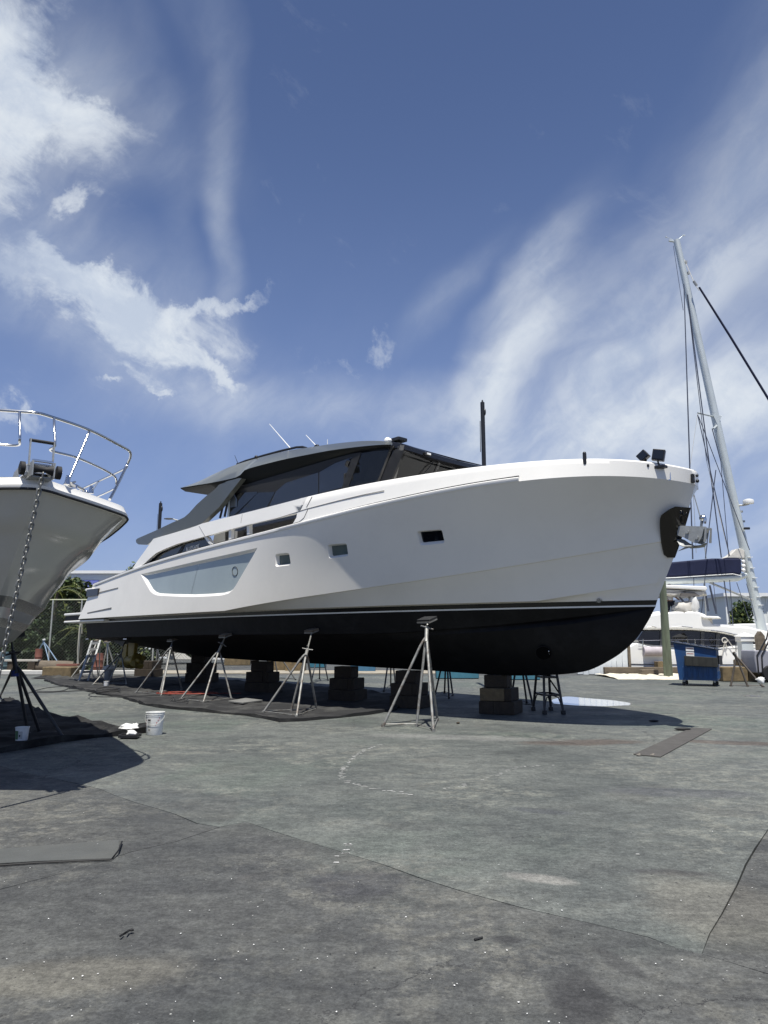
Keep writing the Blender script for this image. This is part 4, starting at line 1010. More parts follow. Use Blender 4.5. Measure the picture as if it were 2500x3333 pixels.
anch = thing('anchor', YO + YD * 4.6 + YN * 0 + Vector((0, 0, 3.2)), YA, 'galvanised plough anchor stowed in the bracket on the yacht stem', 'anchor')
def toW(p): return YO + YD * p.x + Vector((-YD.y, YD.x, 0)) * p.y + Vector((0, 0, p.z))
sh = [cp(2282, 1690, 0), cp(2288, 1695, 0), cp(2285, 1715, 0), cp(2277, 1745, 0), cp(2262, 1762, 0), cp(2256, 1760, 0), cp(2271, 1738, 0), cp(2280, 1712, 0)]
MB().prism([toW(p + Vector((0, -.02, 0))) for p in sh], YD.cross(Vector((0, 0, 1))) * -.04).build('shank', galv, anch)
flk_o = [cp(2206, 1750, 0), cp(2215, 1753, 0), cp(2228, 1757, 0), cp(2243, 1768, 0), cp(2262, 1776, 0), cp(2285, 1774, 0), cp(2297, 1766, 0)]
flk_i = [cp(2206, 1750, 0), cp(2212, 1762, 0), cp(2222, 1774, 0), cp(2236, 1781, 0), cp(2262, 1780, 0), cp(2286, 1777, 0), cp(2297, 1767, 0)]
q = MB()
for s in (1, -1):
    n = len(flk_o); vs = [toW(p + Vector((0, s * .01, 0))) for p in flk_o] + [toW(p + Vector((0, s * (.05 + .10 * math.sin(math.pi * i / (n - 1))), 0))) for i, p in enumerate(flk_i)]
    q.add(vs + [v + Vector((0, 0, -.012)) for v in vs], [(i, i + 1, i + n + 1, i + n) for i in range(n - 1)] + [(i + 2 * n, i + n + 2 * n, i + n + 1 + 2 * n, i + 1 + 2 * n) for i in range(n - 1)])
q.build('fluke', galv, anch, smooth=40)
MB().prism([toW(cp(2236, 1778, 0) + Vector((0, -.02, 0))), toW(cp(2258, 1779, 0) + Vector((0, -.02, 0))), toW(cp(2232, 1786, 0) + Vector((0, -.02, 0))), toW(cp(2208, 1794, 0) + Vector((0, -.02, 0)))], YN * -.03).build('fluke_tip', galv, anch)
MB().tube([toW(cp(2284, 1688, 0)), toW(cp(2292, 1680, 0)), toW(cp(2295, 1690, 0)), toW(cp(2292, 1704, 0))], .035, 8).ball(toW(cp(2287, 1686, 0)), .06, 10).build('shackle', chrome, anch, smooth=60)
# thruster tunnel mouth, skin fittings
def bot_pt(px):
    B = 0.5; 
    for _ in range(30):
        p = yl(*px, B); t = p[0]
        # breadth of bottom at height z
        a, k = BC(t), 0
        zc_, zk_ = zC(t), zKeel(t); f_ = min(1, max(0, (p[2] - zk_) / max(.05, zc_ - zk_))); B = B * .5 + .5 * (a * f_ ** .85 + .16 * math.sin(math.pi * f_) * .6)
    return yl(*px, B)
p = bot_pt((1772, 2126)); c = Vector((p[0], -p[1] - .03, p[2])); nrm = Vector((.45, -.75, -.5)).normalized()
def ringpts(c, nrm, r, n=28):
    a = nrm.cross(Vector((0, 0, 1))).normalized(); b = a.cross(nrm); return [c + (a * math.cos(2 * math.pi * k / n) + b * math.sin(2 * math.pi * k / n)) * r for k in range(n)]
rg = ringpts(c, nrm, .155); to_ = MB().tube(rg, .007, 6, closed=True).build('thruster_tunnel', black_anti, yacht, world=False, smooth=60)
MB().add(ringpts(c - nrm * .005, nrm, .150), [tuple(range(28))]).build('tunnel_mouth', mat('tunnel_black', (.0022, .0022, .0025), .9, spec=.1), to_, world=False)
p = c + Vector((.14, -.02, .04)); MB().ball(p, .018, 8).ball(p + Vector((.01, 0, -.05)), .018, 8, sq=(1, 1, .6)).build('anode', chrome, to_, world=False, smooth=60)
p = yl(1953, 1955, BW); MB().lathe([(.045, -.03), (.05, .02), (.03, .03)], (p[0], -p[1] - .02, p[2]), 14, 'Y').build('skin_fitting', chrome, yacht, world=False, smooth=40)
for px_ in ((560, 2003), (640, 1999)):
    pass
# drive pods under the stern
pod_pts = [((425, 2110), (430, 2150), 1.45), ((395, 2108), (405, 2165), 0.35)]
for (pa, pb, B) in pod_pts:
    a_, b_ = yl(*pa, B), yl(*pb, B); x, z = b_[0], max(.72, b_[2]); zt_ = 1.62
    po = MB().lathe([(.02, -.62), (.10, -.55), (.15, -.35), (.17, 0), (.16, .25), (.12, .36)], (x, -B, z), 16, 'X').prism([(x - .22, -B - .07, z + .1), (x + .2, -B - .07, z + .1), (x + .32, -B - .07, zt_), (x - .3, -B - .07, zt_)], (0, .14, 0)).build('drive_pod', yellow, yacht, world=False, smooth=40, bevel=.02)
    MB().lathe([(.26, -.04), (.27, .0), (.24, .05)], (x + .42, -B, z), 20, 'X').lathe([(.10, -.02), (.11, .12), (.03, .22)], (x + .42, -B, z), 14, 'X').build('propeller', yellow, po, world=False, smooth=40)
    pr = MB()
    for k in range(4):
        an = k * math.pi / 2 + .4; d_ = Vector((0, math.cos(an), math.sin(an))); e_ = Vector((0, -math.sin(an), math.cos(an)))
        c = Vector((x + .55, -B, z)); pr.add([c + d_ * .08, c + d_ * .2 + e_ * .12 + Vector((.06, 0, 0)), c + d_ * .31 + e_ * .05, c + d_ * .28 - e_ * .08 - Vector((.04, 0, 0)), c + d_ * .14 - e_ * .09], [(0, 1, 2, 3, 4)])
    pr.build('propeller', yellow, po, world=False)
# trim tabs and rudder-like fins, grey
MB().prism([cp(355, 2079, 1.9), cp(412, 2077, 1.9), cp(398, 2104, 1.9)], (0, .05, 0)).build('stern_fin', mat('dark_grey_fin', (.05, .05, .05), .6), yacht, world=False)
for px_ in ((286, 2080), (409, 2080)):
    p = yl(*px_, 2.42); MB().box((p[0], -p[1] + .05, p[2]), (.28, .16, .035)).build('trim_tab', chrome, yacht, world=False)

# ------------------------------------------------------------------ jack stands and keel blocks
def stand(loc_feet, apex, pad, label, group, m=galvp, r=.024, foot=True, handle=True, padsize=(.34, .24, .05), padm=None, brace=True, name='jack_stand', padrot=None):
    """feet: ground points, apex: where legs meet, pad: top of the screw"""
    c = sum((Vector(f) for f in loc_feet), Vector()) / len(loc_feet); t = thing(name, (c.x, c.y, 0), 0, label, 'boat stand', group)
    apex = Vector(apex); pad = Vector(pad); ax = (pad - apex).normalized()
    for f in loc_feet:
        f = Vector(f); d = (f - apex); k = apex + d * .10 + Vector((d.x, d.y, 0)) * .045
        s0 = apex + ax * .02
        lg = MB().tube([s0, apex + d * .03 + Vector((d.x, d.y, 0)) * .03, k, f + Vector((0, 0, .01))], r, 8).build('leg', m, t, smooth=60)
        MB().lathe([(r * 1.35, 0), (r * 1.35, .05)], (f.x, f.y, 0.001), 8).build('foot', m, lg)
    MB().tube([apex - ax * .12, apex + ax * .20], r * 1.45, 10).build('collar', m, t, smooth=60)
    MB().tube([apex + ax * .1, pad], r * .75, 8).build('screw', m if padm is None else m, t, smooth=60)
    if handle:
        h = apex + ax * .24; a = ax.cross(Vector((0, 1, .2))).normalized(); b = ax.cross(a)
        MB().tube([h - a * .13 - ax * .03, h, h + a * .12 + b * .03], r * .6, 6).ball(h, r * 1.6, 8).tube([h - b * .10, h + b * .10], r * .6, 6).build('handle', m, t, smooth=60)
    pm_ = padm or timber
    Mx = Matrix.Rotation(YA if padrot is None else padrot, 3, 'Z') @ Matrix.Rotation(R(18), 3, 'X')
    MB().box(pad, (padsize[0], padsize[1], .03), Mx).build('pad_plate', m, t)
    MB().box(pad + Vector((0, 0, .035)), padsize, Mx).build('pad', pm_, t, bevel=.006)
    if brace:
        q = MB(); n = len(loc_feet)
        cc = sorted([Vector(f) for f in loc_feet], key=lambda f: math.atan2(f.y - c.y, f.x - c.x))
        for i in range(n): q.tube([cc[i] + Vector((0, 0, .05)), cc[(i + 1) % n] + Vector((0, 0, .05))], .009, 5)
        q.build('base_chain', m, t)
    return t
def hullpad(px, zoff=0.0):
    # a point on the bottom of the yacht: search the breadth
    best = None
    for B in np.linspace(.6, 2.5, 60):
        p = yl(*px, float(B)); t, z = p[0], p[2]
        if t > 3.4: continue
        zc_, zk_ = zC(t), zKeel(t); bc = BC(t); 
        zb = zk_ + (zc_ - zk_) * min(1, B / max(.05, bc)); e = abs(zb - z) + (0 if B < bc + .1 else 1)
        if best is None or e < best[0]: best = (e, p)
    p = best[1]; return YO + YD * p[0] + YN * p[1] + Vector((0, 0, p[2]))
grp_near = 'grey jack stands along the near side of the yacht'
def stand_px(feet, apx, ppx, label, group=grp_near, **k):
    F_ = [G(*f) for f in feet]; Yc = sum(f.y for f in F_) / len(F_)
    pad = hullpad(ppx) if ppx else None
    ap = AY(*apx, Yc + .10)
    if pad is None or (pad - ap).length > 1.4: pad = AY(*ppx, Yc + .35)
    return stand(F_, ap, pad - Vector((0, 0, .055)), label, group, **k)
stand_px([(1247, 2366), (1356, 2365), (1411, 2381), (1424, 2346)], (1388, 2074), (1390, 2012), 'tallest grey jack stand under the yacht, the one nearest the bow', r=.025, padm=rubber)
stand_px([(856, 2322), (947, 2318), (965, 2336), (1031, 2312)], (997, 2128), (1016, 2048), 'grey jack stand with wooden pad, second from the bow, feet on the tarp', r=.025)
stand_px([(586, 2280), (661, 2290), (673, 2262), (753, 2278)], (713, 2120), (734, 2064), 'grey jack stand with a white foot standing beside the orange cord', r=.024)
stand_px([(441, 2258), (519, 2264), (524, 2268), (593, 2251)], (557, 2108), (563, 2078), 'grey jack stand just left of the orange cord, fourth from the bow', r=.024, handle=False)
stand_px([(302, 2230), (352, 2228), (412, 2229), (408, 2214)], (394, 2130), (406, 2082), 'grey jack stand near the yacht stern with a white wad at its foot', r=.024, handle=False)
stand_px([(229, 2209), (256, 2219), (320, 2204), (300, 2196)], (306, 2112), (318, 2082), 'grey jack stand crossing in front of the aluminium stepladder', r=.024, handle=False)
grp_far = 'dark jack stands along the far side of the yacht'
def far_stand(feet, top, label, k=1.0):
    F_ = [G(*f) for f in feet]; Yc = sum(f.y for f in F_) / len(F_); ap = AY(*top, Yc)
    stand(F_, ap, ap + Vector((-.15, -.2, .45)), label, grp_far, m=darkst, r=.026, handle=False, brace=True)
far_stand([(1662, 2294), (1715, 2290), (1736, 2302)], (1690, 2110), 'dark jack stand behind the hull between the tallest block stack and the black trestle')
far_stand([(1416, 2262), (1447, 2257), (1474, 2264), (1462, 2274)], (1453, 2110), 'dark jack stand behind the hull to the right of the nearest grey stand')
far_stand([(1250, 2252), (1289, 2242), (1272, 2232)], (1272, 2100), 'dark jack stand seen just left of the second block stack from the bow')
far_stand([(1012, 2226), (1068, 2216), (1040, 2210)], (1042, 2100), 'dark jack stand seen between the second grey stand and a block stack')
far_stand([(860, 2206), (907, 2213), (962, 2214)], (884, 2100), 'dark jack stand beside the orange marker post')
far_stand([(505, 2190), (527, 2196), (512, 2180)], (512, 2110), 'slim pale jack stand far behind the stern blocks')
wstd = stand([G(349, 2196), G(378, 2192), G(330, 2190)], AY(350, 2100, G(349, 2196).y), AY(350, 2090, G(349, 2196).y), 'light grey jack stand behind the stern, left of the yellow drive pods', 'light stands behind the stern', m=galv, r=.03, handle=False)
# blue-legged stand by the fence
F_ = [G(93, 2184), G(168, 2186), G(209, 2187), G(183, 2178)]; ap = AY(142, 2092, F_[0].y)
stand(F_, ap, ap + Vector((0, 0, .12)), 'blue grey jack stand standing free in front of the log by the fence', None, m=mat('faded_blue_tube', (.14, .20, .27), .5, metal=.3, var=.2), r=.032, handle=False, padm=plastic_w, padsize=(.12, .12, .08))
# rusty stand by the dumpster
F_ = [G(2379, 2234), G(2434, 2235), G(2484, 2237)]; ap = AY(2397, 2140, F_[0].y)
stand(F_, ap, ap + Vector((-.05, 0, .1)), 'rusty brown jack stand standing free beside the blue dumpster', None, m=mat('rusty_tube', (.10, .085, .07), .7, metal=.3, var=.3), r=.035, handle=False, padm=galv, padsize=(.1, .1, .04))

BLOCK_LABELS = {}
blk_mesh = {}
def block(c, size, rot, label, m, group):
    key = (round(size[0], 2), round(size[1], 2), round(size[2], 2), m.name)
    o = MB().box((0, 0, 0), size).build('support_block', m, None, world=False, bevel=.014)
    o.location = c; o.rotation_euler = (0, 0, rot); tag(o, label, 'block', group); return o
stacks = [('the block stack nearest the bow', G(1610, 2326), -24, 3, .283, 1.0), ('the second block stack from the bow', G(1312, 2306), -24, 3, .285, 1.0),
          ('the third block stack from the bow', G(1106, 2284), -24, 3, .29, 1.0), ('the fourth block stack from the bow', G(830, 2256), -24, 3, .30, 1.1), ('the fifth block stack from the bow', G(632, 2224), -24, 3, .31, 1.25), ('the block stack nearest the stern', G(462, 2204), -20, 2, .34, 1.2)]
for sn, base, rdeg, nc, h, w in stacks:
    rot = R(rdeg); ux = Vector((math.cos(rot), math.sin(rot), 0)); uy = Vector((-ux.y, ux.x, 0)); c0 = base + uy * .36
    top_z = zKeel((c0 - YO).dot(YD)); h = (top_z - .004) / nc if nc == 3 else h
    G_ = 'blocks under the yacht keel'
    z = h / 2 + .001; sfx = sn
    a_, b_ = (.33, .47)
    block(c0 - ux * (a_ / 2 + .03) * w + Vector((0, 0, z)), (a_ * w, .72, h - .006), rot + R(1.5), 'small block at the bottom left of ' + sn, block_m, G_)
    block(c0 + ux * (b_ / 2 - .02) * w + Vector((0, 0, z)), (b_ * w - .012, .74, h - .006), rot - R(1), 'wide block at the bottom right of ' + sn, block_m if sn != stacks[0][0] else block_m, G_)
    z += h
    block(c0 - ux * .07 * w + Vector((0, 0, z)), (.54 * w, .68, h - .006), rot + R(2), 'broad block in the middle of ' + sn, block_c if sn == stacks[0][0] else block_m, G_)
    block(c0 + ux * .30 * w + Vector((0, .02, z)), (.16 * w, .66, h - .008), rot - R(1), 'narrow block at the middle right of ' + sn, block_m, G_)
    if nc == 3:
        z += h; block(c0 + Vector((0, 0, z)), (.52 * w, .42, h - .006), rot - R(2), 'top block touching the keel in ' + sn, block_m, G_)

# ------------------------------------------------------------------ trestle, ladders
def bar(q, a, b, w, d):
    a = Vector(a); b = Vector(b); ax = (b - a).normalized(); s1 = ax.cross(Vector((0, 1, .01))).normalized(); s2 = ax.cross(s1)
    vs = [p + s1 * (i * w / 2) + s2 * (j * d / 2) for p in (a, b) for i, j in ((-1, -1), (1, -1), (1, 1), (-1, 1))]
    q.add(vs, [(3, 2, 1, 0), (4, 5, 6, 7), (0, 1, 5, 4), (1, 2, 6, 5), (2, 3, 7, 6), (3, 0, 4, 7)]); return q
ft = [G(1736, 2313), G(1773, 2325), G(1793, 2313), G(1834, 2325)]; cc = sum(ft, Vector()) / 4
tr_ = thing('step_trestle', (cc.x, cc.y, 0), 0, 'black folding work trestle with flared feet in the shade under the bow', 'step stool')
tops_ = [cc + Vector((dx, dy, 1.45)) for dx, dy in ((-.10, .22), (-.10, -.22), (.10, .22), (.10, -.22))]
for f, t_ in zip(ft, tops_):
    lg = bar(MB(), f + Vector((0, 0, .03)), t_, .05, .035).build('leg', plastic_k, tr_); MB().box(f + Vector((0, 0, .045)), (.09, .10, .09)).build('foot', plastic_k, lg, bevel=.01)
def lp(i, z): return ft[i].lerp(tops_[i], z / 1.45)
for z in (.40, .78, .95, 1.15):
    bar(MB(), lp(0, z), lp(1, z), .045, .03).build('step', plastic_k, tr_); bar(MB(), lp(2, z), lp(3, z), .045, .03).build('step', plastic_k, tr_)
for z in (.40, .78): bar(MB(), lp(0, z), lp(2, z), .04, .02).build('spreader', plastic_k, tr_); bar(MB(), lp(1, z), lp(3, z), .04, .02).build('spreader', plastic_k, tr_)
q = MB()
for i, j in ((1, 3), (0, 2)): q.tube([lp(i, .12), lp(i, .3).lerp(lp(j, .3), .15) + Vector((0, 0, .05)), lp(i, .40).lerp(lp(j, .40), .5), lp(i, .3).lerp(lp(j, .3), .85) + Vector((0, 0, .05)), lp(j, .12)], .014, 6)
bar(q, lp(0, 1.1), lp(3, .42), .03, .02); q.build('arch_brace', plastic_k, tr_)
# aluminium stepladder at the stern
Yl = G(275, 2212).y
ld = thing('stepladder', (AY(296, 2150, Yl).x, Yl, 0), 0, 'aluminium stepladder leaning up to the swim platform', 'ladder')
L0_, L1_ = G(256, 2219), AY(299, 2086, Yl + .3); R0_, R1_ = G(286, 2216), AY(326, 2084, Yl + .3)
for a_, b_ in ((L0_, L1_), (R0_, R1_)): bar(MB(), a_, b_, .07, .03).build('rail', galv, ld)
for k in (.22, .42, .60, .78, .93): bar(MB(), L0_.lerp(L1_, k), R0_.lerp(R1_, k), .09, .03).build('rung', galv, ld)
for a_, b_ in ((G(300, 2202), L1_), (G(322, 2200), R1_)): bar(MB(), a_, b_, .04, .025).build('back_leg', galv, ld)

# ------------------------------------------------------------------ tarps, mats, cords, buckets
def sheet(px, name, label, m, cat='tarp', amp=.035, step=.16, zb=.012, world_pts=None, seed=0, edge_up=.03):
    P2 = world_pts or [tuple(G(u, v)[:2]) for u, v in px]; P2 = resample(P2, .35); ed = []
    for (x, y) in P2: ed.append((x + .05 * mnoise.noise(Vector((x * 2.1, y * 2.1, seed))), y + .05 * mnoise.noise(Vector((x * 2.3, y * 2.3, seed + 9)))))
    cdt([(0, 0), (1, 0), (0, 1)]); xs = [p[0] for p in ed]; ys = [p[1] for p in ed]
    gp = [(x + random.uniform(-.03, .03), y + random.uniform(-.03, .03)) for x in np.arange(min(xs), max(xs), step) for y in np.arange(min(ys), max(ys), step)]
    gp = [p for p in gp if cdt.near(p, ed) > .07 * (step / .16)]
    ov, fs = cdt(ed, gp)
    def hz(x, y):
        d = cdt.near((x, y), ed); w = abs(mnoise.noise(Vector((x * .9 + y * .5, y * 2.4 - x * .6, seed)))) ; w2 = mnoise.noise(Vector((x * 3.1, y * 3.1, seed + 3)))
        ridge = max(0, .35 - w) / .35
        return zb + amp * (ridge ** 2 * .9 + .35 * max(0, w2)) + edge_up * math.exp(-d / .10) * (0.4 + .9 * abs(mnoise.noise(Vector((x * 1.7, y * 1.7, seed + 5)))))
    V_ = [(x, y, hz(x, y)) for x, y in ov]; n = len(ed)
    top_f = []
    for f in fs:
        a, b, c = [Vector(V_[i]) for i in f[:3]]; top_f.append(f if (b - a).cross(c - a).z > 0 else tuple(reversed(f)))
    q = MB(); q.add(V_, top_f)
    # turned-down hem
    cnt = {}
    for f in top_f:
        for i in range(len(f)): cnt[(f[i], f[(i + 1) % len(f)])] = 1
    base = len(V_); vs = [(x, y, .004) for x, y, z in V_]; q.add(vs, []); q.f += [(b, a, a + base, b + base) for a, b in cnt if (b, a) not in cnt]; q.m += [0] * (len(q.f) - len(q.m))
    o = q.build(name, m, None, world=False, smooth=50); return tag(o, label, cat)
sheet([(142, 2216), (158, 2206), (190, 2202), (215, 2200), (300, 2204), (420, 2204), (640, 2212), (900, 2228), (1180, 2250), (1330, 2275), (1290, 2312), (1200, 2327), (1100, 2338), (985, 2348), (905, 2351), (862, 2340), (800, 2330), (735, 2325), (620, 2314), (520, 2305), (455, 2292), (395, 2272), (330, 2262), (240, 2242), (190, 2232)],
      'ground_tarp', 'grey dusty mesh tarp spread on the concrete under the long white yacht', tarp_m, amp=.05, step=.2, seed=1, edge_up=.06)
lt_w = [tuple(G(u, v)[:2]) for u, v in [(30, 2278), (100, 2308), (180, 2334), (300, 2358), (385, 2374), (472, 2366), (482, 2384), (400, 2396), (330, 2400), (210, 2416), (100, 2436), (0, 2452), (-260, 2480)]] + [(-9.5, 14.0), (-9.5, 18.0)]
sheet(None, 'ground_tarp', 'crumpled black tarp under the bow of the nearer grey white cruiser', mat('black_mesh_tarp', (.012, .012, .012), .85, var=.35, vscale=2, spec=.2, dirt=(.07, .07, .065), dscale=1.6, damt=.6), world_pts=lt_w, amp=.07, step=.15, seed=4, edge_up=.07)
# tarp heap over a block by the fence side
c = G(190, 2208); hb = thing('covered_block', (c.x, c.y, 0), 0, 'old concrete block half wrapped in tarp at the corner of the big tarp', 'block')
MB().box((c.x, c.y + .2, .24), (1.3, .7, .46), R(-8)).build('block', block_c, hb, bevel=.04)
hq = MB(); n = 22
for j in range(9):
    for i in range(n):
        x = c.x - .95 + 1.9 * i / (n - 1); y = c.y - .55 + .9 * j / 8; zz_ = .03 + .40 * max(0, math.sin(math.pi * i / (n - 1))) ** .6 * (j / 8) ** 1.3 * (.6 + .6 * abs(mnoise.noise(Vector((x * 3, y * 3, 1))))) + .03 * mnoise.noise(Vector((x * 7, y * 7, 2)))
        hq.v.append((x, y, zz_))
hq.f = [(j * n + i, j * n + i + 1, (j + 1) * n + i + 1, (j + 1) * n + i) for j in range(8) for i in range(n - 1)]; hq.m = [0] * len(hq.f)
hq.build('tarp_fold', tarp_m, hb, smooth=50)
def boardmat(px, th, name, label, m, cat):
    P2 = [G(u, v) for u, v in px]; P3 = [p + Vector((0, 0, .012 + th)) for p in P2]
    return P3
# carpet strip with two straps, right
mt = mat('brown_carpet_strip', (.070, .066, .060), .95, var=.2, vscale=5, bump=.3, bscale=60)
P = [G(2062, 2457), G(2150, 2466), G(2318, 2374), G(2252, 2370)]
cr = thing('carpet_runner', (P[0].x, P[0].y, 0), 0, 'brown grey carpet strip with two straps lying on the concrete right of the bow shadow', 'mat')
MB().prism([p + Vector((0, 0, .014)) for p in P], (0, 0, -.012)).build('carpet', mt, cr, bevel=.003)
for u_ in (2081, 2126):
    a_ = G(u_, 2459); MB().tube([a_ + Vector((0, .02, .018)), a_ + Vector((-.01, -.06, .02)), a_ + Vector((-.035, -.075, .012)), a_ + Vector((-.05, -.05, .012))], .014, 5).build('strap', mat('tan_strap', (.2, .18, .15), .8), cr)
# rubber strip lower left
P = [(x, y) for x, y in [tuple(G(u, v)[:2]) for u, v in [(-120, 2822), (120, 2806), (362, 2795), (384, 2768), (396, 2738), (200, 2752), (0, 2766), (-120, 2776)]]]
sheet(None, 'carpet_runner', 'long grey carpet strip with a curled shadow-dark edge at the lower left of the yard', mat('grey_carpet_strip', (.074, .078, .074), .95, var=.15, vscale=4, bump=.3, bscale=60, dirt=(.10, .10, .09), dscale=1.2, damt=.5), cat='mat', world_pts=P, amp=.003, step=.12, seed=8, edge_up=.003, zb=.005)
tag(MB().tube([G(-120, 2824, .012), G(120, 2808, .012), G(362, 2797, .014), G(386, 2768, .03), G(397, 2739, .02)], .007, 5).build('curl_shadow', rubber, [o for o in bpy.data.objects if o.name.startswith('carpet_runner')][-1], smooth=60))  # black tube along the strip edge, painting in the shadow of its curl
# board under the hull
P = [G(742, 2291), G(790, 2297), G(855, 2288), (G(800, 2281))]
tag(MB().prism([p + Vector((0, 0, .075)) for p in P], (0, 0, -.035)).build('board', mat('grey_board', (.16, .16, .15), .85, var=.2), None, world=False, bevel=.004), 'square grey board lying on the tarp between two jack stands', 'board')
# five-gallon bucket
def bucket(base, r0_, r1_, h, label, wall=plastic_w, extra=None, name='bucket'):
    t = thing(name, base, 0, label, 'bucket')
    MB().lathe([(r0_ * .96, 0), (r0_, .01), (r0_ + (r1_ - r0_) * .80, h * .80), (r1_ * 1.0, h * .80), (r1_ * 1.0, h * .815), (r0_ + (r1_ - r0_) * .84, h * .82), (r0_ + (r1_ - r0_) * .9, h * .885), (r1_ * 1.04, h * .89), (r1_ * 1.04, h * .90), (r1_ * 1.0, h * .905), (r1_ * 1.02, h * .97), (r1_ * 1.06, h * .985), (r1_ * 1.06, h), (r1_ * .98, h), (r1_ * .95, h * .9), (r0_ * .93, .012)], base, 40, cap=False).build('pail', wall, t, smooth=38)
    MB().lathe([(r0_ * .94, .006), (0.001, .006)], base, 32, cap=False).build('bottom', wall, t)
    return t
def wrapped(base, r0_, r1_, h, a0, a1, z0_, z1_, name, m, par, off=.0015, n=8):
    q = MB(); rr = lambda z: r0_ + (r1_ - r0_) * z / h + off; vs = []
    for i in range(n + 1):
        a = R(a0 + (a1 - a0) * i / n)
        for z in (z0_, z1_): vs.append(Vector(base) + Vector((rr(z) * math.cos(a), rr(z) * math.sin(a), z)))
    q.add(vs, [(2 * i, 2 * i + 2, 2 * i + 3, 2 * i + 1) for i in range(n)]); return q.build(name, m, par, smooth=60)
bb = G(502, 2391); bb.z = .001
rb0, rb1, hb_ = .132, .152, .375
bk = bucket(bb, rb0, rb1, hb_, 'white five gallon bucket with a printed label standing alone on the concrete')
wrapped(bb, rb0, rb1, hb_, 234, 262, .06, .27, 'label_print', mat('grey_label', (.50, .50, .48), .6), bk)
wrapped(bb, rb0, rb1, hb_, 238, 258, .235, .262, 'label_heading', pink_k, bk, .0022)
for i, z in enumerate((.21, .19, .17, .15, .13)): wrapped(bb, rb0, rb1, hb_, 240, 254 - (i % 2) * 4, z, z + .006, 'label_text', pink_k, bk, .0022)
for i in range(7): wrapped(bb, rb0, rb1, hb_, 240 + i * 2.2, 241.2 + i * 2.2, .07, .105, 'barcode_bar', pink_k, bk, .0022, 1)
for i in range(6): 
    a = 292 + i * 4.5; z = .16 + .02 * i + .012 * (i % 2); wrapped(bb, rb0, rb1, hb_, a, a + 3, z, z + .012 + .016 * (i % 2), 'red_print', pink, bk, .0022, 2)
for i in range(3): wrapped(bb, rb0, rb1, hb_, 205, 214, .13 + i * .05, .15 + i * .05, 'red_print', pink, bk, .0022, 2)
q = MB(); hp = [Vector((bb.x + (rb1 + .012) * math.cos(a), bb.y - .155 * math.sin(a) * 1.0, bb.z + .315 - .14 * math.sin(a))) for a in np.linspace(0, math.pi, 18)]
q.tube(hp, .0028, 5).build('handle', galv, bk, smooth=60)
b2 = G(69, 2420); b2.z = .05
bk2 = bucket(b2, .088, .10, .20, 'small white pail with a green label standing on the black tarp in shade')
wrapped(b2, .088, .10, .20, 200, 262, .02, .15, 'label_print', pgreen, bk2); wrapped(b2, .088, .10, .20, 262, 300, .03, .14, 'label_text', mat('grey_label', (.5, .5, .48), .6), bk2); wrapped(b2, .088, .10, .20, 270, 282, .06, .09, 'label_text', pink_k, bk2, .0025)
b3 = G(352, 2216); b3.z = .02
bk3 = bucket(b3, .15, .17, .42, 'grey tub heaped with white rags under the yacht stern', wall=mat('grey_tub', (.28, .28, .27), .6, var=.1))
def rag(c, r, name, label, m, cat='rag', parent=None, sq=(1, 1, .5), seed=0, n=14):
    q = MB(); vs = []; c = Vector(c)
    for i in range(n // 2 + 1):
        for k in range(n):
            a = math.pi * i / (n // 2); b = 2 * math.pi * k / n; d = Vector((math.sin(a) * math.cos(b), math.sin(a) * math.sin(b), math.cos(a)))
            f = 1 + .55 * mnoise.noise(d * 2.3 + Vector((seed, 0, 0))) + .3 * mnoise.noise(d * 5 + Vector((0, seed, 0))); p = Vector((d.x * r * sq[0] * f, d.y * r * sq[1] * f, max(-.9, d.z) * r * sq[2] * f)); vs.append(c + p)
    q.add(vs, [(i * n + k, (i + 1) * n + k, (i + 1) * n + (k + 1) % n, i * n + (k + 1) % n) for i in range(n // 2) for k in range(n)])
    o = q.build(name, m, parent, world=parent is not None, smooth=70)
    return tag(o, label, cat) if parent is None else o
rag((b3.x, b3.y, .47), .2, 'rag_heap', 'white rags heaped on the grey tub under the stern', canvas_w, seed=3, sq=(1.3, 1, .6))
b4 = G(345, 2238); b4.z = .05
bucket(b4, .075, .085, .16, 'small white pot on the tarp below the grey tub'); 
rag(G(418, 2368, .09), .10, 'white_rag', 'white crumpled rag on the folded tarp behind the black tray', plastic_w, seed=5, sq=(1.6, 1, .55)); rag(G(440, 2364, .10), .06, 'white_rag', 'smaller white rag on the tarp just left of the white bucket', plastic_w, seed=6, sq=(1, 1, .8))
tcn = G(418, 2405)
trp = thing('paint_tray', (tcn.x, tcn.y, 0), 0, 'black plastic tray lying in the edge of the cruiser shadow', 'tray')
MB().box(tcn + Vector((0, .06, .03)), (.30, .22, .02)).box(tcn + Vector((0, -.05, .045)), (.30, .015, .05)).box(tcn + Vector((0, .17, .045)), (.30, .015, .05)).box(tcn + Vector((-.15, .06, .045)), (.015, .22, .05)).box(tcn + Vector((.15, .06, .045)), (.015, .22, .05)).build('tray', plastic_k, trp, bevel=.006)
rag(tcn + Vector((.03, .05, .085)), .065, 'white_rag', 'white wad of cloth lying on the black tray', plastic_w, seed=9, sq=(1.2, 1, .7))
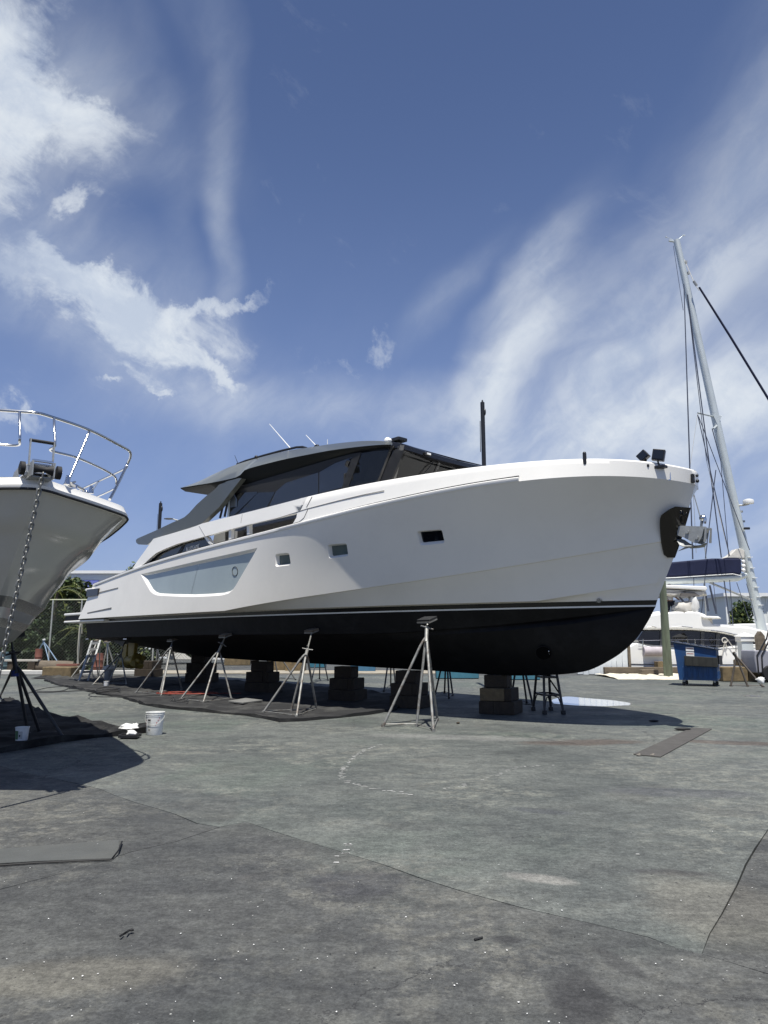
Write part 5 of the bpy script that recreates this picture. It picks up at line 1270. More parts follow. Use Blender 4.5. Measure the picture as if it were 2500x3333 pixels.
def cord(px, r, name, label, m, cat, z=.02, wpts=None, sub=8):
    P = wpts or [G(u, v) for u, v in px]; P = [Vector((p[0], p[1], z)) for p in P]; out = []
    for i in range(len(P) - 1):
        a, b, c_, d = P[max(i - 1, 0)], P[i], P[i + 1], P[min(i + 2, len(P) - 1)]
        for k in range(sub):
            t = k / sub; out.append(.5 * ((2 * b) + (c_ - a) * t + (2 * a - 5 * b + 4 * c_ - d) * t * t + (-a + 3 * b - 3 * c_ + d) * t ** 3))
    out.append(P[-1]); return tag(MB().tube(out, r, 6).build(name, m, None, world=False, smooth=60), label, cat)
cord([(80, 2262), (105, 2253), (125, 2247), (160, 2240), (215, 2236), (228, 2243), (252, 2245), (246, 2242), (226, 2241), (205, 2250), (170, 2253), (120, 2252)], .011, 'air_hose', 'thin black hose looped on the concrete left of the big tarp', hose_m, 'hose')
cord([(92, 2265), (160, 2264), (240, 2259), (320, 2256), (390, 2252), (372, 2248), (345, 2247), (320, 2251), (310, 2258), (330, 2262), (380, 2256), (388, 2260), (330, 2264), (298, 2268), (288, 2274), (310, 2279), (380, 2279), (450, 2276), (520, 2273)], .013, 'air_hose', 'long black hose with a big loop lying across the tarp edge', hose_m, 'hose', z=.09)
# orange extension cord in a loose coil
cc = G(585, 2265); pts = []
for i in range(150):
    a = i * .42; rr = .35 + .25 * mnoise.noise(Vector((i * .09, 0, 0))); pts.append((cc.x + rr * 1.7 * math.cos(a) + .3 * mnoise.noise(Vector((i * .03, 5, 0))) + .004 * i, cc.y + rr * 1.1 * math.sin(a), 0))
pts += [(cc.x + 1.3 + .1 * i, cc.y - .1 - .02 * i, 0) for i in range(6)]
cord(None, .008, 'extension_cord', 'orange extension cord heaped on the tarp beside the jack stand legs', orange, 'cord', z=.085, wpts=pts, sub=2)
cord([(553, 2287), (565, 2280), (575, 2290), (590, 2288), (605, 2284), (612, 2292), (590, 2296), (560, 2294)], .010, 'short_cable', 'short black cable curled at the tarp edge below the orange cord', hose_m, 'cable', z=.08)
# small litter
tag(MB().tube([G(391, 3047, .02), G(402, 3040, .015), G(412, 3034, .03), G(420, 3028, .02), G(436, 3026, .02)], .006, 5).ball(G(428, 3027, .02), .014, 6, sq=(1, 1, .5)).build('scrap', rubber, None, world=False), 'small twisted black scrap lying on the near concrete at lower left', 'litter')
tag(MB().tube([G(1544, 3058, .008), G(1571, 3051, .008)], .006, 5).build('twig', rubber, None, world=False), 'short black stick lying on the near concrete', 'litter')
tag(MB().ball(G(2222, 2372, .03), .05, 8, sq=(3.2, 1.4, .5)).build('black_cloth', rubber, None, world=False, smooth=60), 'flat black cloth lying at the tip of the yacht bow shadow', 'cloth')
tag(MB().ball(G(2128, 2346, .02), .05, 8, sq=(2.2, 1, .4)).build('dark_puck', rubber, None, world=False, smooth=60), 'small black lid lying inside the bow shadow', 'lid')
tag(MB().ball(G(1491, 2353, .02), .03, 8, sq=(1.2, 1, .7)).build('stone', block_m, None, world=False, smooth=60), 'dark stone on the concrete right of the tallest jack stand', 'stone')
# chips of paint strewn on the concrete
q = MB()
for i in range(230):
    u = random.uniform(-100, 2600); v = random.choice([random.uniform(2500, 3400), random.uniform(2700, 3400), random.uniform(2850, 3400)]); p = G(u, v, .006); r_ = random.uniform(.0015, .006); a = random.uniform(0, 6.3)
    q.add([p + Vector((math.cos(a + k * 1.57) * r_ * random.uniform(.5, 1.3), math.sin(a + k * 1.57) * r_ * random.uniform(.5, 1.3), random.uniform(0, .003))) for k in range(4)], [(0, 1, 2, 3)], random.choice([0, 0, 0, 1]))
tag(q.build('paint_chips', [plastic_w, rubber], None, world=False), 'white and dark paint chips strewn over the near concrete', 'debris', kind='stuff')
# chalk and scuff marks
chm = mat('chalk_white', (.42, .42, .40), .9)
for nm_, lab, pts_ in [('chalk_mark', 'broken curved white chalk line on the concrete before the tallest jack stand', [(1242, 2424), (1190, 2440), (1150, 2464), (1122, 2498), (1108, 2520), (1112, 2536), (1150, 2550), (1190, 2562), (1250, 2573), (1300, 2582), (1336, 2588)]),
                       ('chalk_mark', 'faint white scuff line on the concrete left of the carpet strip', [(1430, 2572), (1500, 2560), (1600, 2530), (1690, 2497), (1815, 2492)]), ('chalk_mark', 'short white scratch on the concrete at the right', [(2048, 2778), (2075, 2782), (2092, 2784)]),
                       ('chalk_mark', 'pale scratches near the bottom centre of the concrete', [(1130, 2745), (1118, 2775), (1092, 2790), (1080, 2812)])]:
    q = MB(); P = [G(u, v) for u, v in pts_]
    for i in range(len(P) - 1):
        n_ = int((P[i + 1] - P[i]).length / .035)
        for k in range(n_):
            if random.random() < (.35 if 'faint' in lab else .82):
                p = P[i].lerp(P[i + 1], k / n_) + Vector((random.gauss(0, .018), random.gauss(0, .022), .004)); a = random.uniform(-.5, .5); w_ = random.uniform(.010, .035); h_ = random.uniform(.004, .012)
                q.add([p + Vector((-w_, -h_, 0)), p + Vector((w_, -h_ + a * .01, 0)), p + Vector((w_ * .8, h_, 0)), p + Vector((-w_ * .7, h_ * .8, 0))], [(0, 1, 2, 3)])
    tag(q.build(nm_, chm, None, world=False), lab, 'chalk mark', kind='stuff')
# puddle behind the hull
pp = [tuple(G(u, v)[:2]) for u, v in roundpoly([(1795, 2278), (1840, 2266), (1900, 2272), (2000, 2280), (2060, 2290), (2050, 2296), (1960, 2300), (1860, 2296), (1800, 2290)], 30)]
wat = mat('puddle_water', (.25, .27, .28), .10, spec=1.0)
wat.node_tree.nodes['Principled BSDF'].inputs['Metallic'].default_value = .75; wat.node_tree.nodes['Principled BSDF'].inputs['Base Color'].default_value = (.9, .92, .95, 1)
ov, fs = cdt(pp); MB().add([(x, y, .004) for x, y in ov], fs).build('puddle', wat, None, world=False, kind='structure')
pp = [tuple(G(u, v)[:2]) for u, v in [(2411, 2265), (2440, 2263), (2482, 2266), (2470, 2268), (2430, 2267)]]
ov, fs = cdt(pp); MB().add([(x, y, .004) for x, y in ov], fs).build('puddle', wat, None, world=False, kind='structure')

# ------------------------------------------------------------------ the nearer cruiser, seen almost bow-on
LO = Vector((-3.50, 7.02, 0)); LA = math.atan2(-.785, .62)
cru = thing('motor_cruiser', LO, LA, 'off white motor cruiser with steel bow rail and grey stripes at the left edge', 'boat')
gx = [(-12, 2.0), (-9, 1.98), (-6, 1.90), (-4.5, 1.82), (-3.4, 1.70), (-2.6, 1.58), (-1.8, 1.44), (-1.3, 1.33), (-1.08, 1.22), (-.9, 1.05), (-.68, .82), (-.45, .57), (-.225, .31), (-.1, .17), (-.03, .07), (0, 0)]
fG = pchip([a for a, b in gx], [b for a, b in gx])
def cg(x): return max(0, fG(min(x, 0)))
def lv(u, x0, x1): return x1 + (x0 - x1) * (1 - math.cos(u * math.pi / 2) if False else u ** 1.8)
def curveL(x1, bt, z_at, z_aft):
    f = pchip([a for a, b in bt], [b for a, b in bt]); zf = pchip([0, 3, 12], [z_at, (z_at + z_aft) / 2, z_aft])
    def g(u): x = lv(u, -12, x1); d = x1 - x; return Vector((x, max(0, f(d)), zf(d)))
    return g
L_g = lambda u: (lambda x: Vector((x, cg(x), 3.20 + .04 * x * 0 - .006 * x)))(lv(u, -12, 0))
tabG = [(-b_[0], b_[1]) for b_ in reversed(gx)]
L_gl = curveL(-.02, [(0, 0), (.03, .06), (.1, .15), (.225, .29), (.45, .55), (.68, .80), (.9, 1.03), (1.08, 1.19), (1.3, 1.30), (1.8, 1.41), (2.6, 1.55), (3.4, 1.67), (4.5, 1.79), (6, 1.87), (12, 1.97)], 3.10, 3.14)
L_k = curveL(-.40, [(0, 0), (.06, .11), (.25, .30), (.6, .60), (1.0, .90), (1.5, 1.12), (2.2, 1.29), (3.2, 1.46), (4.5, 1.64), (6, 1.78), (12, 1.90)], 2.78, 2.66)
L_ki = curveL(-.46, [(0, 0), (.06, .08), (.25, .25), (.6, .54), (1.0, .83), (1.5, 1.05), (2.2, 1.22), (3.2, 1.39), (4.5, 1.57), (6, 1.71), (12, 1.83)], 2.75, 2.63)
L_m = curveL(-.92, [(0, 0), (.1, .10), (.3, .26), (.7, .54), (1.2, .80), (2, 1.04), (3, 1.25), (4.5, 1.47), (6.5, 1.68), (12, 1.8)], 2.42, 2.36)
L_s1 = curveL(-1.45, [(0, 0.000), (.1, 0.102), (.3, 0.218), (.7, 0.384), (1.2, 0.576), (2, 0.858), (3, 1.178), (4.5, 1.391), (6.5, 1.520), (12, 1.720)], 2.10, 2.02)
L_s1b = curveL(-1.62, [(0, 0.000), (.1, 0.090), (.3, 0.192), (.7, 0.346), (1.2, 0.525), (2, 0.794), (3, 1.101), (4.5, 1.322), (6.5, 1.460), (12, 1.680)], 1.98, 1.90)
L_s2 = curveL(-1.75, [(0, 0.000), (.1, 0.090), (.3, 0.179), (.7, 0.333), (1.2, 0.499), (2, 0.755), (3, 1.050), (4.5, 1.277), (6.5, 1.420), (12, 1.660)], 1.86, 1.78)
L_s2b = curveL(-1.88, [(0, 0.000), (.1, 0.077), (.3, 0.166), (.7, 0.307), (1.2, 0.461), (2, 0.704), (3, 0.986), (4.5, 1.220), (6.5, 1.370), (12, 1.600)], 1.76, 1.67)
L_c = curveL(-2.05, [(0, 0.000), (.3, 0.154), (.7, 0.269), (1.2, 0.410), (2, 0.627), (3, 0.896), (4.5, 1.140), (6.5, 1.300), (12, 1.500)], 1.62, 1.54)
L_kl = lambda u: (lambda x: Vector((x, 0, pchip([-12, -4.6, -3.0, -2.5, -2.2, -2.05], [.95, .98, 1.08, 1.2, 1.4, 1.62])(x))))(lv(u, -12, -2.05))
uL = [1 - i / 80 for i in range(81)]
def lmesh(cs, name, m, sm=40, par=cru, extra=None):
    q = MB(); vs, f2 = grid(cs, uL); vs_p = [(p.x, p.y, p.z) for p in vs]
    def ori(f): return f
    for s in (1, -1):
        F2 = []
        for f in f2:
            a, b, c = [Vector(vs_p[i]) for i in f[:3]]; nrm = (b - a).cross(c - a)
            good = (nrm.y > 0) or (abs(nrm.y) < 1e-9 and nrm.x > 0); f_ = f if good else tuple(reversed(f)); F2.append(f_ if s > 0 else tuple(reversed(f_)))
        q.add([(x, y * s, z) for x, y, z in vs_p], F2)
    return q.build(name, m, par, world=False, merge=1e-4, smooth=sm)
def lmid(a, b, v, fl=0.0): return lambda u: (lambda p: Vector((p.x, max(0, p.y - math.sin(math.pi * v) * fl * min(1, p.y / .3)), p.z)))(a(u).lerp(b(u), v))
lmesh([L_gl, lmid(L_gl, L_k, .33, .02), lmid(L_gl, L_k, .66, .02), L_k, L_ki] + [lmid(L_ki, L_m, k / 4, .02) for k in range(1, 4)] + [L_m] + [lmid(L_m, L_s1, k / 4, .02) for k in range(1, 4)] + [L_s1], 'hull', creamw, 35)
stripe = mat('taupe_stripe', (.13, .13, .125), .18)
lmesh([L_s1, L_s1b], 'upper_stripe', stripe); lmesh([L_s1b, L_s2], 'waterline_band', creamw); lmesh([L_s2, L_s2b], 'lower_stripe', stripe)
lmesh([L_s2b, L_c, lmid(L_c, L_kl, .33), lmid(L_c, L_kl, .66), L_kl], 'bottom', mat('grey_cruiser_bottom', (.22, .22, .21), .5, var=.1), 35)
# gunwale rail and deck
def gw(off, z): return [Vector((x, (cg(x) + off * min(1, (-x + .1) / .3)), z + .006 * -x)) for x in [lv(u, -12, 0) for u in uL]]
q = MB(); sec = [(-.05, .0), (.0, .0), (.012, .02), (.012, .05), (.0, .06), (-.03, .13), (-.14, .155)]
for s in (1, -1):
    rows = []
    for u in uL:
        x = lv(u, -12, 0); b = cg(x); h = 1e-3; tx = Vector((2 * h, cg(min(0, x + h)) - cg(x - h) if x < -h else -1.0, 0)); 
        if x > -.004: nn = Vector((1, 0, 0))
        else:
            sl = (cg(x) - cg(x - 2e-3)) / 2e-3; nn = Vector((-sl, 1, 0)).normalized()
        rows.append([Vector((x, b, 3.09 - .004 * x)) + nn * a + Vector((0, 0, z)) for a, z in sec])
    vs = [(p.x, max(0, p.y) * s, p.z) for r_ in rows for p in r_]; n = len(sec); f2 = [(i * n + k, i * n + k + 1, (i + 1) * n + k + 1, (i + 1) * n + k) for i in range(len(rows) - 1) for k in range(n - 1)]
    q.add(vs, f2 if s < 0 else [tuple(reversed(f)) for f in f2])
q.build('gunwale', white, cru, world=False, merge=1e-4, smooth=35)
q = MB()
for s in (1, -1): q.tube([Vector((x + .0, s * (cg(x) + .016), 3.095 - .004 * x)) for x in [lv(u, -12, 0) for u in uL]], .014, 6)
q.build('rub_strake', rubber, cru, world=False, smooth=60)
dk = MB(); xs_ = [lv(u, -12, -.15) for u in uL]
dk.add([(x, s * max(0, cg(x) - .12), 3.235 - .004 * x + 0) for x in xs_ for s in (1, -1)], [(2 * i, 2 * i + 2, 2 * i + 3, 2 * i + 1) for i in range(len(xs_) - 1)]); dk.build('foredeck', white, cru, world=False)
# cabin trunk and its raised hatch far aft of the bow
MB().prism([(-3.2, .9, 3.2), (-11.5, 1.5, 3.2), (-11.5, 1.3, 4.3), (-5.2, 1.1, 3.75)], (0, -.02, 0)).build('coaming', white, cru, world=False)
MB().add([(-3.0, .8, 3.22), (-3.0, -.8, 3.22), (-5.4, 1.2, 3.62), (-5.4, -1.2, 3.62), (-11, 1.4, 4.2), (-11, -1.4, 4.2), (-11, 1.4, 3.2), (-11, -1.4, 3.2), (-5.4, 1.35, 3.2), (-5.4, -1.35, 3.2)], [(0, 2, 3, 1), (2, 4, 5, 3), (0, 8, 2), (8, 6, 4, 2), (1, 3, 9), (9, 3, 5, 7)]).build('cabin_trunk', white, cru, world=False, smooth=25)
# rails
def WZ(u, v, z):      # point of the bow rail at height z
    d = ray(u, v); t = (z - EYE) / d[2]; p = Vector((d[0] * t, d[1] * t, z)); return frame(cru).inverted() @ p
def both_rails(pts, r, name, n=8, par=cru):
    out = []
    for s in (1, -1): out.append(MB().tube([Vector((p.x, p.y * s, p.z)) for p in smooth_path(pts)], r, n).build(name, steel, par, world=False, smooth=60))
    return out
def smooth_path(P, sub=5):
    out = []
    for i in range(len(P) - 1):
        a, b, c_, d = P[max(i - 1, 0)], P[i], P[i + 1], P[min(i + 2, len(P) - 1)]
        for k in range(sub):
            t = k / sub; out.append(.5 * ((2 * b) + (c_ - a) * t + (2 * a - 5 * b + 4 * c_ - d) * t * t + (-a + 3 * b - 3 * c_ + d) * t ** 3))
    return out + [P[-1]]
Tr = [Vector((WZ(85, 1338, 3.97).x, 0, 3.97))] + [WZ(158, 1354, 3.97), WZ(292, 1400, 3.97), WZ(400, 1455, 3.965), WZ(422, 1470, 3.95), WZ(424, 1488, 3.93), WZ(414, 1511, 3.88), WZ(390, 1562, 3.60), WZ(357, 1626, 3.25)]
both_rails(Tr, .017, 'top_rail', 10)
both_rails([WZ(413, 1515, 3.86), WZ(404, 1527, 3.86), WZ(330, 1562, 3.86), WZ(265, 1592, 3.86), WZ(160, 1640, 3.86)], .015, 'side_rail')
both_rails([(lambda p: Vector((p.x, max(p.y, .17), p.z)))(q_) for q_ in (WZ(159, 1358, 3.96), WZ(146, 1385, 3.85), WZ(131, 1416, 3.72), WZ(130, 1444, 3.62), WZ(154, 1465, 3.60))] + [ WZ(246, 1488, 3.60), WZ(327, 1523, 3.60), WZ(366, 1545, 3.60), WZ(378, 1560, 3.58), WZ(378, 1577, 3.52)], .0135, 'mid_rail')
both_rails([WZ(374, 1590, 3.52), WZ(350, 1602, 3.52), WZ(325, 1613, 3.52), WZ(280, 1632, 3.52)], .012, 'mid_rail')
for a_, b_ in ((WZ(292, 1402, 3.965), WZ(219, 1574, 3.25)), (WZ(319, 1568, 3.86), WZ(296, 1604, 3.40))):
    for so, sg in zip(both_rails([a_, b_], .014, 'stanchion'), (1, -1)):
        MB().lathe([(.034, 0), (.026, .05), (.017, .10)], (b_.x, b_.y * sg, b_.z - .01), 10).build('stanchion_base', steel, so, world=False, smooth=40)
# anchor roller with bail, at the stem head
ro = MB().box((.02, .10, 3.27), (.34, .012, .15)).box((.02, -.10, 3.27), (.34, .012, .15)).box((-.05, 0, 3.20), (.34, .2, .012)).build('bow_roller', galv, cru, world=False)
for sg in (1, -1): MB().prism([(.02, sg * .105, 3.32), (.06, sg * .105, 3.32), (.045, sg * .105, 3.60), (.005, sg * .105, 3.60)], (0, sg * .012, 0)).build('bail_arm', galv, ro, world=False)
MB().tube([(.025, -.12, 3.585), (.025, .12, 3.585)], .017, 10).build('bail_bar', rubber, ro, world=False, smooth=60)
MB().tube([(.14, -.095, 3.27), (.14, -.03, 3.27), (.14, .03, 3.27), (.14, .095, 3.27)], [.05, .028, .028, .05], 14).build('roller', rubber, ro, world=False, smooth=40)
for s in (1, -1): MB().lathe([(.03, -.03), (.07, -.02), (.07, .02), (.03, .03)], (.05, s * .17, 3.28), 14, 'Y').build('side_roller', rubber, ro, world=False, smooth=40)
MB().box((.02, 0, 3.34), (.05, .2, .03)).box((.12, 0, 3.36), (.03, .2, .025)).box((-.10, 0, 3.24), (.22, .30, .04)).build('roller_bracket', chrome, ro, world=False, bevel=.006)
MB().ball((-.34, -.02, 3.24), .2, 16, sq=(1, .8, .9)).build('windlass_cover', mat('grey_vinyl', (.16, .17, .18), .4), cru, world=False, smooth=70)
MB().tube([(-.62, .52, 3.27), (-.62, .52, 3.31), (-.82, .66, 3.31), (-.82, .66, 3.27)], .017, 8).ball((-.55, .47, 3.30), .025, 8).ball((-.89, .71, 3.30), .025, 8).build('cleat', chrome, cru, world=False, smooth=60)
MB().box((-.45, .42, 3.27), (.12, .06, .03), R(-40)).tube([(-.5, .36, 3.28), (-.42, .46, 3.31), (-.36, .40, 3.28)], .012, 6).build('fairlead', chrome, cru, world=False, bevel=.004)
# oval through-hull plate on the flare
e = []
# stand under its forefoot
q0 = G(122, 2424); F_ = [G(55, 2398), G(78, 2415), G(133, 2390), G(212, 2412), G(-12, 2290)]
F_ = [G(0, 2268), G(92, 2395), G(130, 2388), G(212, 2412)]
apx = AY(50, 2170, 11.9); stand(F_, apx, AY(36, 2078, 12.0), 'black jack stand with a blue band supporting the cruiser forefoot', None, m=darkst, r=.027, handle=True, padm=rubber, padsize=(.42, .34, .09), brace=False, padrot=LA)
tag(MB().tube([apx + Vector((0, 0, -.06)), apx + Vector((.01, 0, -.16))], .062, 10).build('blue_strap', blue_b, bpy.data.objects['jack_stand.%03d' % (len([o for o in bpy.data.objects if o.name.startswith('jack_stand')]) - 1)], smooth=60))
# chain
ch = thing('anchor_chain', (-3.45, 6.93, 0), 0, 'galvanised anchor chain hanging from the cruiser bow roller to the ground', 'chain')
c_top = LO + Matrix.Rotation(LA, 3, 'Z') @ Vector((.17, 0, 3.23)); c_bot = AY(2, 2165, c_top.y + .02); c_end = c_bot + (c_bot - c_top) * .0
path = [c_top + (c_bot - c_top) * (i / 40) for i in range(41)]
dn = (c_bot - c_top).normalized(); kz = c_bot.z / -dn.z
P_end = c_bot + Vector((dn.x, dn.y, dn.z)) * kz * .99
tot = (P_end - c_top).length; pitch = .056; nl = int(tot / pitch)
lk = bpy.data.meshes.new('link'); q = MB(); rr = []
for k in range(14):
    a = 2 * math.pi * k / 14; rr.append(Vector((.0175 * math.cos(a), 0, .020 * math.sin(a) + (.017 if math.sin(a) > 0 else -.017))))
q.tube(rr, .0085, 6, closed=True); lk.from_pydata(q.v, [], q.f); lk.materials.append(mat('chain_zinc', (.22, .22, .205), .48, metal=.7, var=.5, vscale=20)); lk.polygons.foreach_set('use_smooth', [True] * len(lk.polygons))
inv = frame(ch).inverted()
for i in range(nl):
    p = c_top + (P_end - c_top) * ((i + .5) / nl); o = bpy.data.objects.new('link', lk); COL.objects.link(o); o.parent = ch
    o.rotation_euler = (0, 0, (R(90) if i % 2 else 0) + R(35) + .012 * i); 
    rotm = dn.to_track_quat('-Z', 'Y').to_matrix() @ Matrix.Rotation((R(90) if i % 2 else 0) + R(35) + .02 * i, 3, 'Z'); o.rotation_euler = rotm.to_euler(); o.location = (inv @ p)
for i in range(16):
    a = i * .8; p = P_end + Vector((-.04 * i * .5, -.05 * i * .55, .012 - P_end.z + .006 * (i % 2))); o = bpy.data.objects.new('link', lk); COL.objects.link(o); o.parent = ch; o.rotation_euler = (R(90) if i % 2 else 0, R(90), R(50)); o.location = inv @ p
# oval reflector-like transducer plate
# ------------------------------------------------------------------ foliage
leafg = mat('leaf_green', (.055, .085, .022), .55, var=.5, vscale=1.2); leafd = mat('leaf_dark', (.022, .042, .014), .6, var=.5, vscale=1.5); leafy = mat('leaf_yellow_green', (.13, .15, .03), .55, var=.4, vscale=1.2)
bark = mat('bark', (.09, .075, .055), .9, var=.3, bump=.4)
def tree(base, h, rx, rz, label, cat='tree', n=2600, leaf=.16, ms=(leafd, leafg, leafy), seed=0, trunk=True, group=None, low=.0, ry=None):
    rnd = random.Random(seed); t = thing('bush' if cat == 'bush' else 'tree', base, 0, label, cat, group); ry = ry or rx
    clumps = [(rnd.gauss(0, .42) * rx, rnd.gauss(0, .42) * ry, (low + (1 - low) * rnd.random() ** .8) * h, rnd.uniform(.16, .38) * rz) for _ in range(34)]
    q = MB(); b = Vector(base)
    for i in range(n):
        cx, cy, cz, cr = rnd.choice(clumps); d = Vector((rnd.gauss(0, 1), rnd.gauss(0, 1), rnd.gauss(0, 1))).normalized() * cr * rnd.random() ** .35
        taper = math.sqrt(max(.15, 1 - (cz / h) ** 3)); p = b + Vector((cx * taper, cy * taper, max(.05, cz))) + d
        if p.z < .05: p.z = .05 + rnd.random() * .3
        a = Vector((rnd.gauss(0, 1), rnd.gauss(0, 1), rnd.gauss(0, .6))).normalized(); c = a.cross(Vector((rnd.gauss(0, 1), rnd.gauss(0, 1), rnd.gauss(0, 1)))).normalized(); s_ = leaf * rnd.uniform(.6, 1.4)
        q.add([p - a * s_, p + c * s_ * .45, p + a * s_, p - c * s_ * .45], [(0, 1, 2, 3)], rnd.choice([0, 0, 1, 1, 2]))
    q.build('crown' if cat == 'tree' else 'foliage', list(ms), t)
    if trunk:
        tq = MB(); tq.tube([b, b + Vector((.05, 0, h * .3)), b + Vector((-.05, .1, h * .75))], [h * .03, h * .022, h * .008], 8)
        for cx, cy, cz, cr in clumps[:9]: tq.tube([b + Vector((0, 0, h * .25)), b + Vector((cx * .5, cy * .5, cz * .7)), b + Vector((cx, cy, cz))], [h * .012, h * .008, h * .004], 5)
        tq.build('trunk', bark, t, smooth=60)
    return t
def palm(base, h, label, n=16, L_=1.5, seed=0):
    rnd = random.Random(seed); t = thing('palm_tree', base, 0, label, 'palm'); b = Vector(base); top_ = b + Vector((.1, 0, h)); MB().tube([b, b + Vector((.06, 0, h * .5)), top_], [.13, .1, .09], 8).build('trunk', bark, t, smooth=60)
    for i in range(n):
        a = i * 2.4 + rnd.random() * .4; el = rnd.uniform(.1, 1.1); q = MB(); d = Vector((math.cos(a), math.sin(a), 0)); pr = []
        for k in range(9): s_ = k / 8; pr.append(top_ + d * (L_ * s_ * math.cos(el * (1 - s_ * .3))) + Vector((0, 0, L_ * (math.sin(el) * s_ - .75 * s_ * s_))))
        sd = d.cross(Vector((0, 0, 1)))
        q.tube(pr, .012, 4)
        for k in range(1, 9):
            for sg in (1, -1):
                for m_ in (0, .5):
                    p = pr[k].lerp(pr[k - 1], m_); w = .42 * math.sin(math.pi * (k - m_ * .5) / 9) + .08; tip = p + sd * sg * w + d * .12 + Vector((0, 0, -.18 * w)); q.add([p, p + d * .03, tip], [(0, 1, 2)])
        q.build('frond', leafy if i % 3 else leafg, t)
    return t
YF = 38.0
def gx_(u, Y, z=0): p = AY(u, 2081, Y); return Vector((p.x, Y, z))
for i, (u, Y, h, rx, lab) in enumerate([(20, 41, 3.6, 1.7, 'dense dark bush behind the fence at the far left'), (95, 42, 4.4, 1.8, 'dark green tree behind the fence left of the steel post'), (150, 43.5, 3.9, 1.2, 'leafy tree in front of the white building wall'), (205, 41, 4.9, 1.25, 'taller green tree behind the fence below the blue awning'), (255, 42, 5.0, 1.5, 'bright green tree behind the swim platform end'), (310, 42.5, 3.6, 1.8, 'dark tree seen under the yacht stern'), (400, 43, 3.2, 2.2, 'low dark hedge tree behind the drive pods'), (530, 47, 2.6, 2.4, 'low bush seen past the stern blocks'), (58, 40.2, 2.2, 1.6, 'low dark undergrowth right behind the chain link fence on the left'), (128, 40.4, 2.4, 1.5, 'low dark undergrowth behind the fence beside the steel post'), (205, 40.2, 2.3, 1.6, 'low dark undergrowth behind the fence under the tall tree'), (290, 40.5, 2.4, 1.6, 'low dark undergrowth behind the fence beyond the ladder')]):
    tree(gx_(u, Y), h, rx, 1.5, lab, n=4200, leaf=.16, seed=20 + i, ms=(leafd, leafd, leafg) if 'undergrowth' in lab else (leafd, leafg, leafy))
palm(gx_(168, 40), 4.2, 'small palm with yellow green fronds beside the cruiser hull', seed=3, L_=1.7)
palm(gx_(262, 39.2), 2.0, 'low fan of palm fronds right behind the chain link fence', seed=5, L_=1.5)
tree(gx_(418, 70), 8.6, 1.7, 2.2, 'distant tree top showing over the yacht stern rail', n=1500, leaf=.2, seed=44, low=.5)
tree(gx_(2422, 45) + Vector((0, 0, 0)), 4.0, 1.15, 1.2, 'round dark green tree by the white ribbed building', n=2200, leaf=.14, seed=50, low=.35)
# chain link fence
fn = thing('chain_link_fence', (AY(130, 2081, YF).x, YF, 0), 0, 'tall chain link fence with steel posts in front of the trees', 'fence')
fx0, fx1, fz = AY(-420, 2081, YF).x, AY(560, 2081, YF).x, 3.68
post_u = [-330, -90, 163, 258, 500]
pz_ = mat('fence_post_steel', (.40, .41, .38), .5, metal=.4, var=.15)
for u in post_u: MB().tube([gx_(u, YF), gx_(u, YF, fz)], .045, 8).build('post', pz_, fn, smooth=60)
MB().tube([(fx0, YF, fz), (fx1, YF, fz)], .035, 8).build('top_rail', mat('fence_top_rail', (.42, .45, .30), .5), fn, smooth=60)
q = MB(); st = .17; n_ = int((fx1 - fx0 + fz) / st)
for i in range(n_):
    for sg in (1, -1):
        xa = fx0 - fz + i * st if sg > 0 else fx0 + i * st; a_ = Vector((xa, YF, 0)); b_ = Vector((xa + sg * fz, YF, fz))
        if sg < 0: a_, b_ = Vector((xa, YF + .004, 0)), Vector((xa - fz, YF + .004, fz))
        if max(a_.x, b_.x) > fx1 + fz or min(a_.x, b_.x) < fx0 - fz: continue
        w = .008 if sg > 0 else .004; n2 = Vector((-(b_ - a_).z, 0, (b_ - a_).x)).normalized() * w
        q.add([a_ - n2, a_ + n2, b_ + n2, b_ - n2, a_ + Vector((0, .004, 0)), b_ + Vector((0, .004, 0))], [(0, 1, 2, 3), (0, 3, 5, 4)])
q.build('wire_mesh', mat('fence_wire', (.10, .11, .09), .6, metal=.3), fn, kind='stuff')
MB().tube([gx_(262, YF - .08, 0.2), gx_(255, YF - .1, 1.0), gx_(256, YF - .08, 2.2), gx_(262, YF - .06, 2.6), gx_(265, YF - .05, 1.9)], .03, 6).build('hanging_hose', mat('beige_hose', (.35, .34, .28), .6), fn, smooth=60)
# kerb, log, planks, drums in front of the fence
Yk = G(100, 2196).y
kb = MB().box((AY(130, 2190, Yk).x, Yk + .25, .09), (11, .5, .18)).build('kerb', mat('pale_kerb_concrete', (.50, .49, .45), .8, var=.15, vscale=2, bump=.3), None, world=False, bevel=.02, kind='structure')
MB().box((AY(160, 2190, Yk).x, Yk + 2.2, .02), (40, 3.2, .04)).build('verge', mat('sandy_verge', (.30, .27, .21), .95, var=.3, vscale=2, bump=.5), None, world=False, kind='structure')
a_ = AY(112, 2168, Yk + 1.2); a_.z = .32
tag(MB().tube([(a_.x, Yk + 1.2, .32), (AY(178, 2170, Yk).x * 1.0, Yk + 1.35, .31), (AY(197, 2170, Yk).x, Yk + 1.4, .30)], [.30, .28, .25], 16).build('log', timber, None, world=False, smooth=40), 'thick old log lying behind the kerb under the fence', 'log')
plank_m = mat('pale_plank', (.40, .38, .33), .8, var=.2, vscale=3); redp = mat('red_oxide_plank', (.17, .065, .045), .7, var=.2)
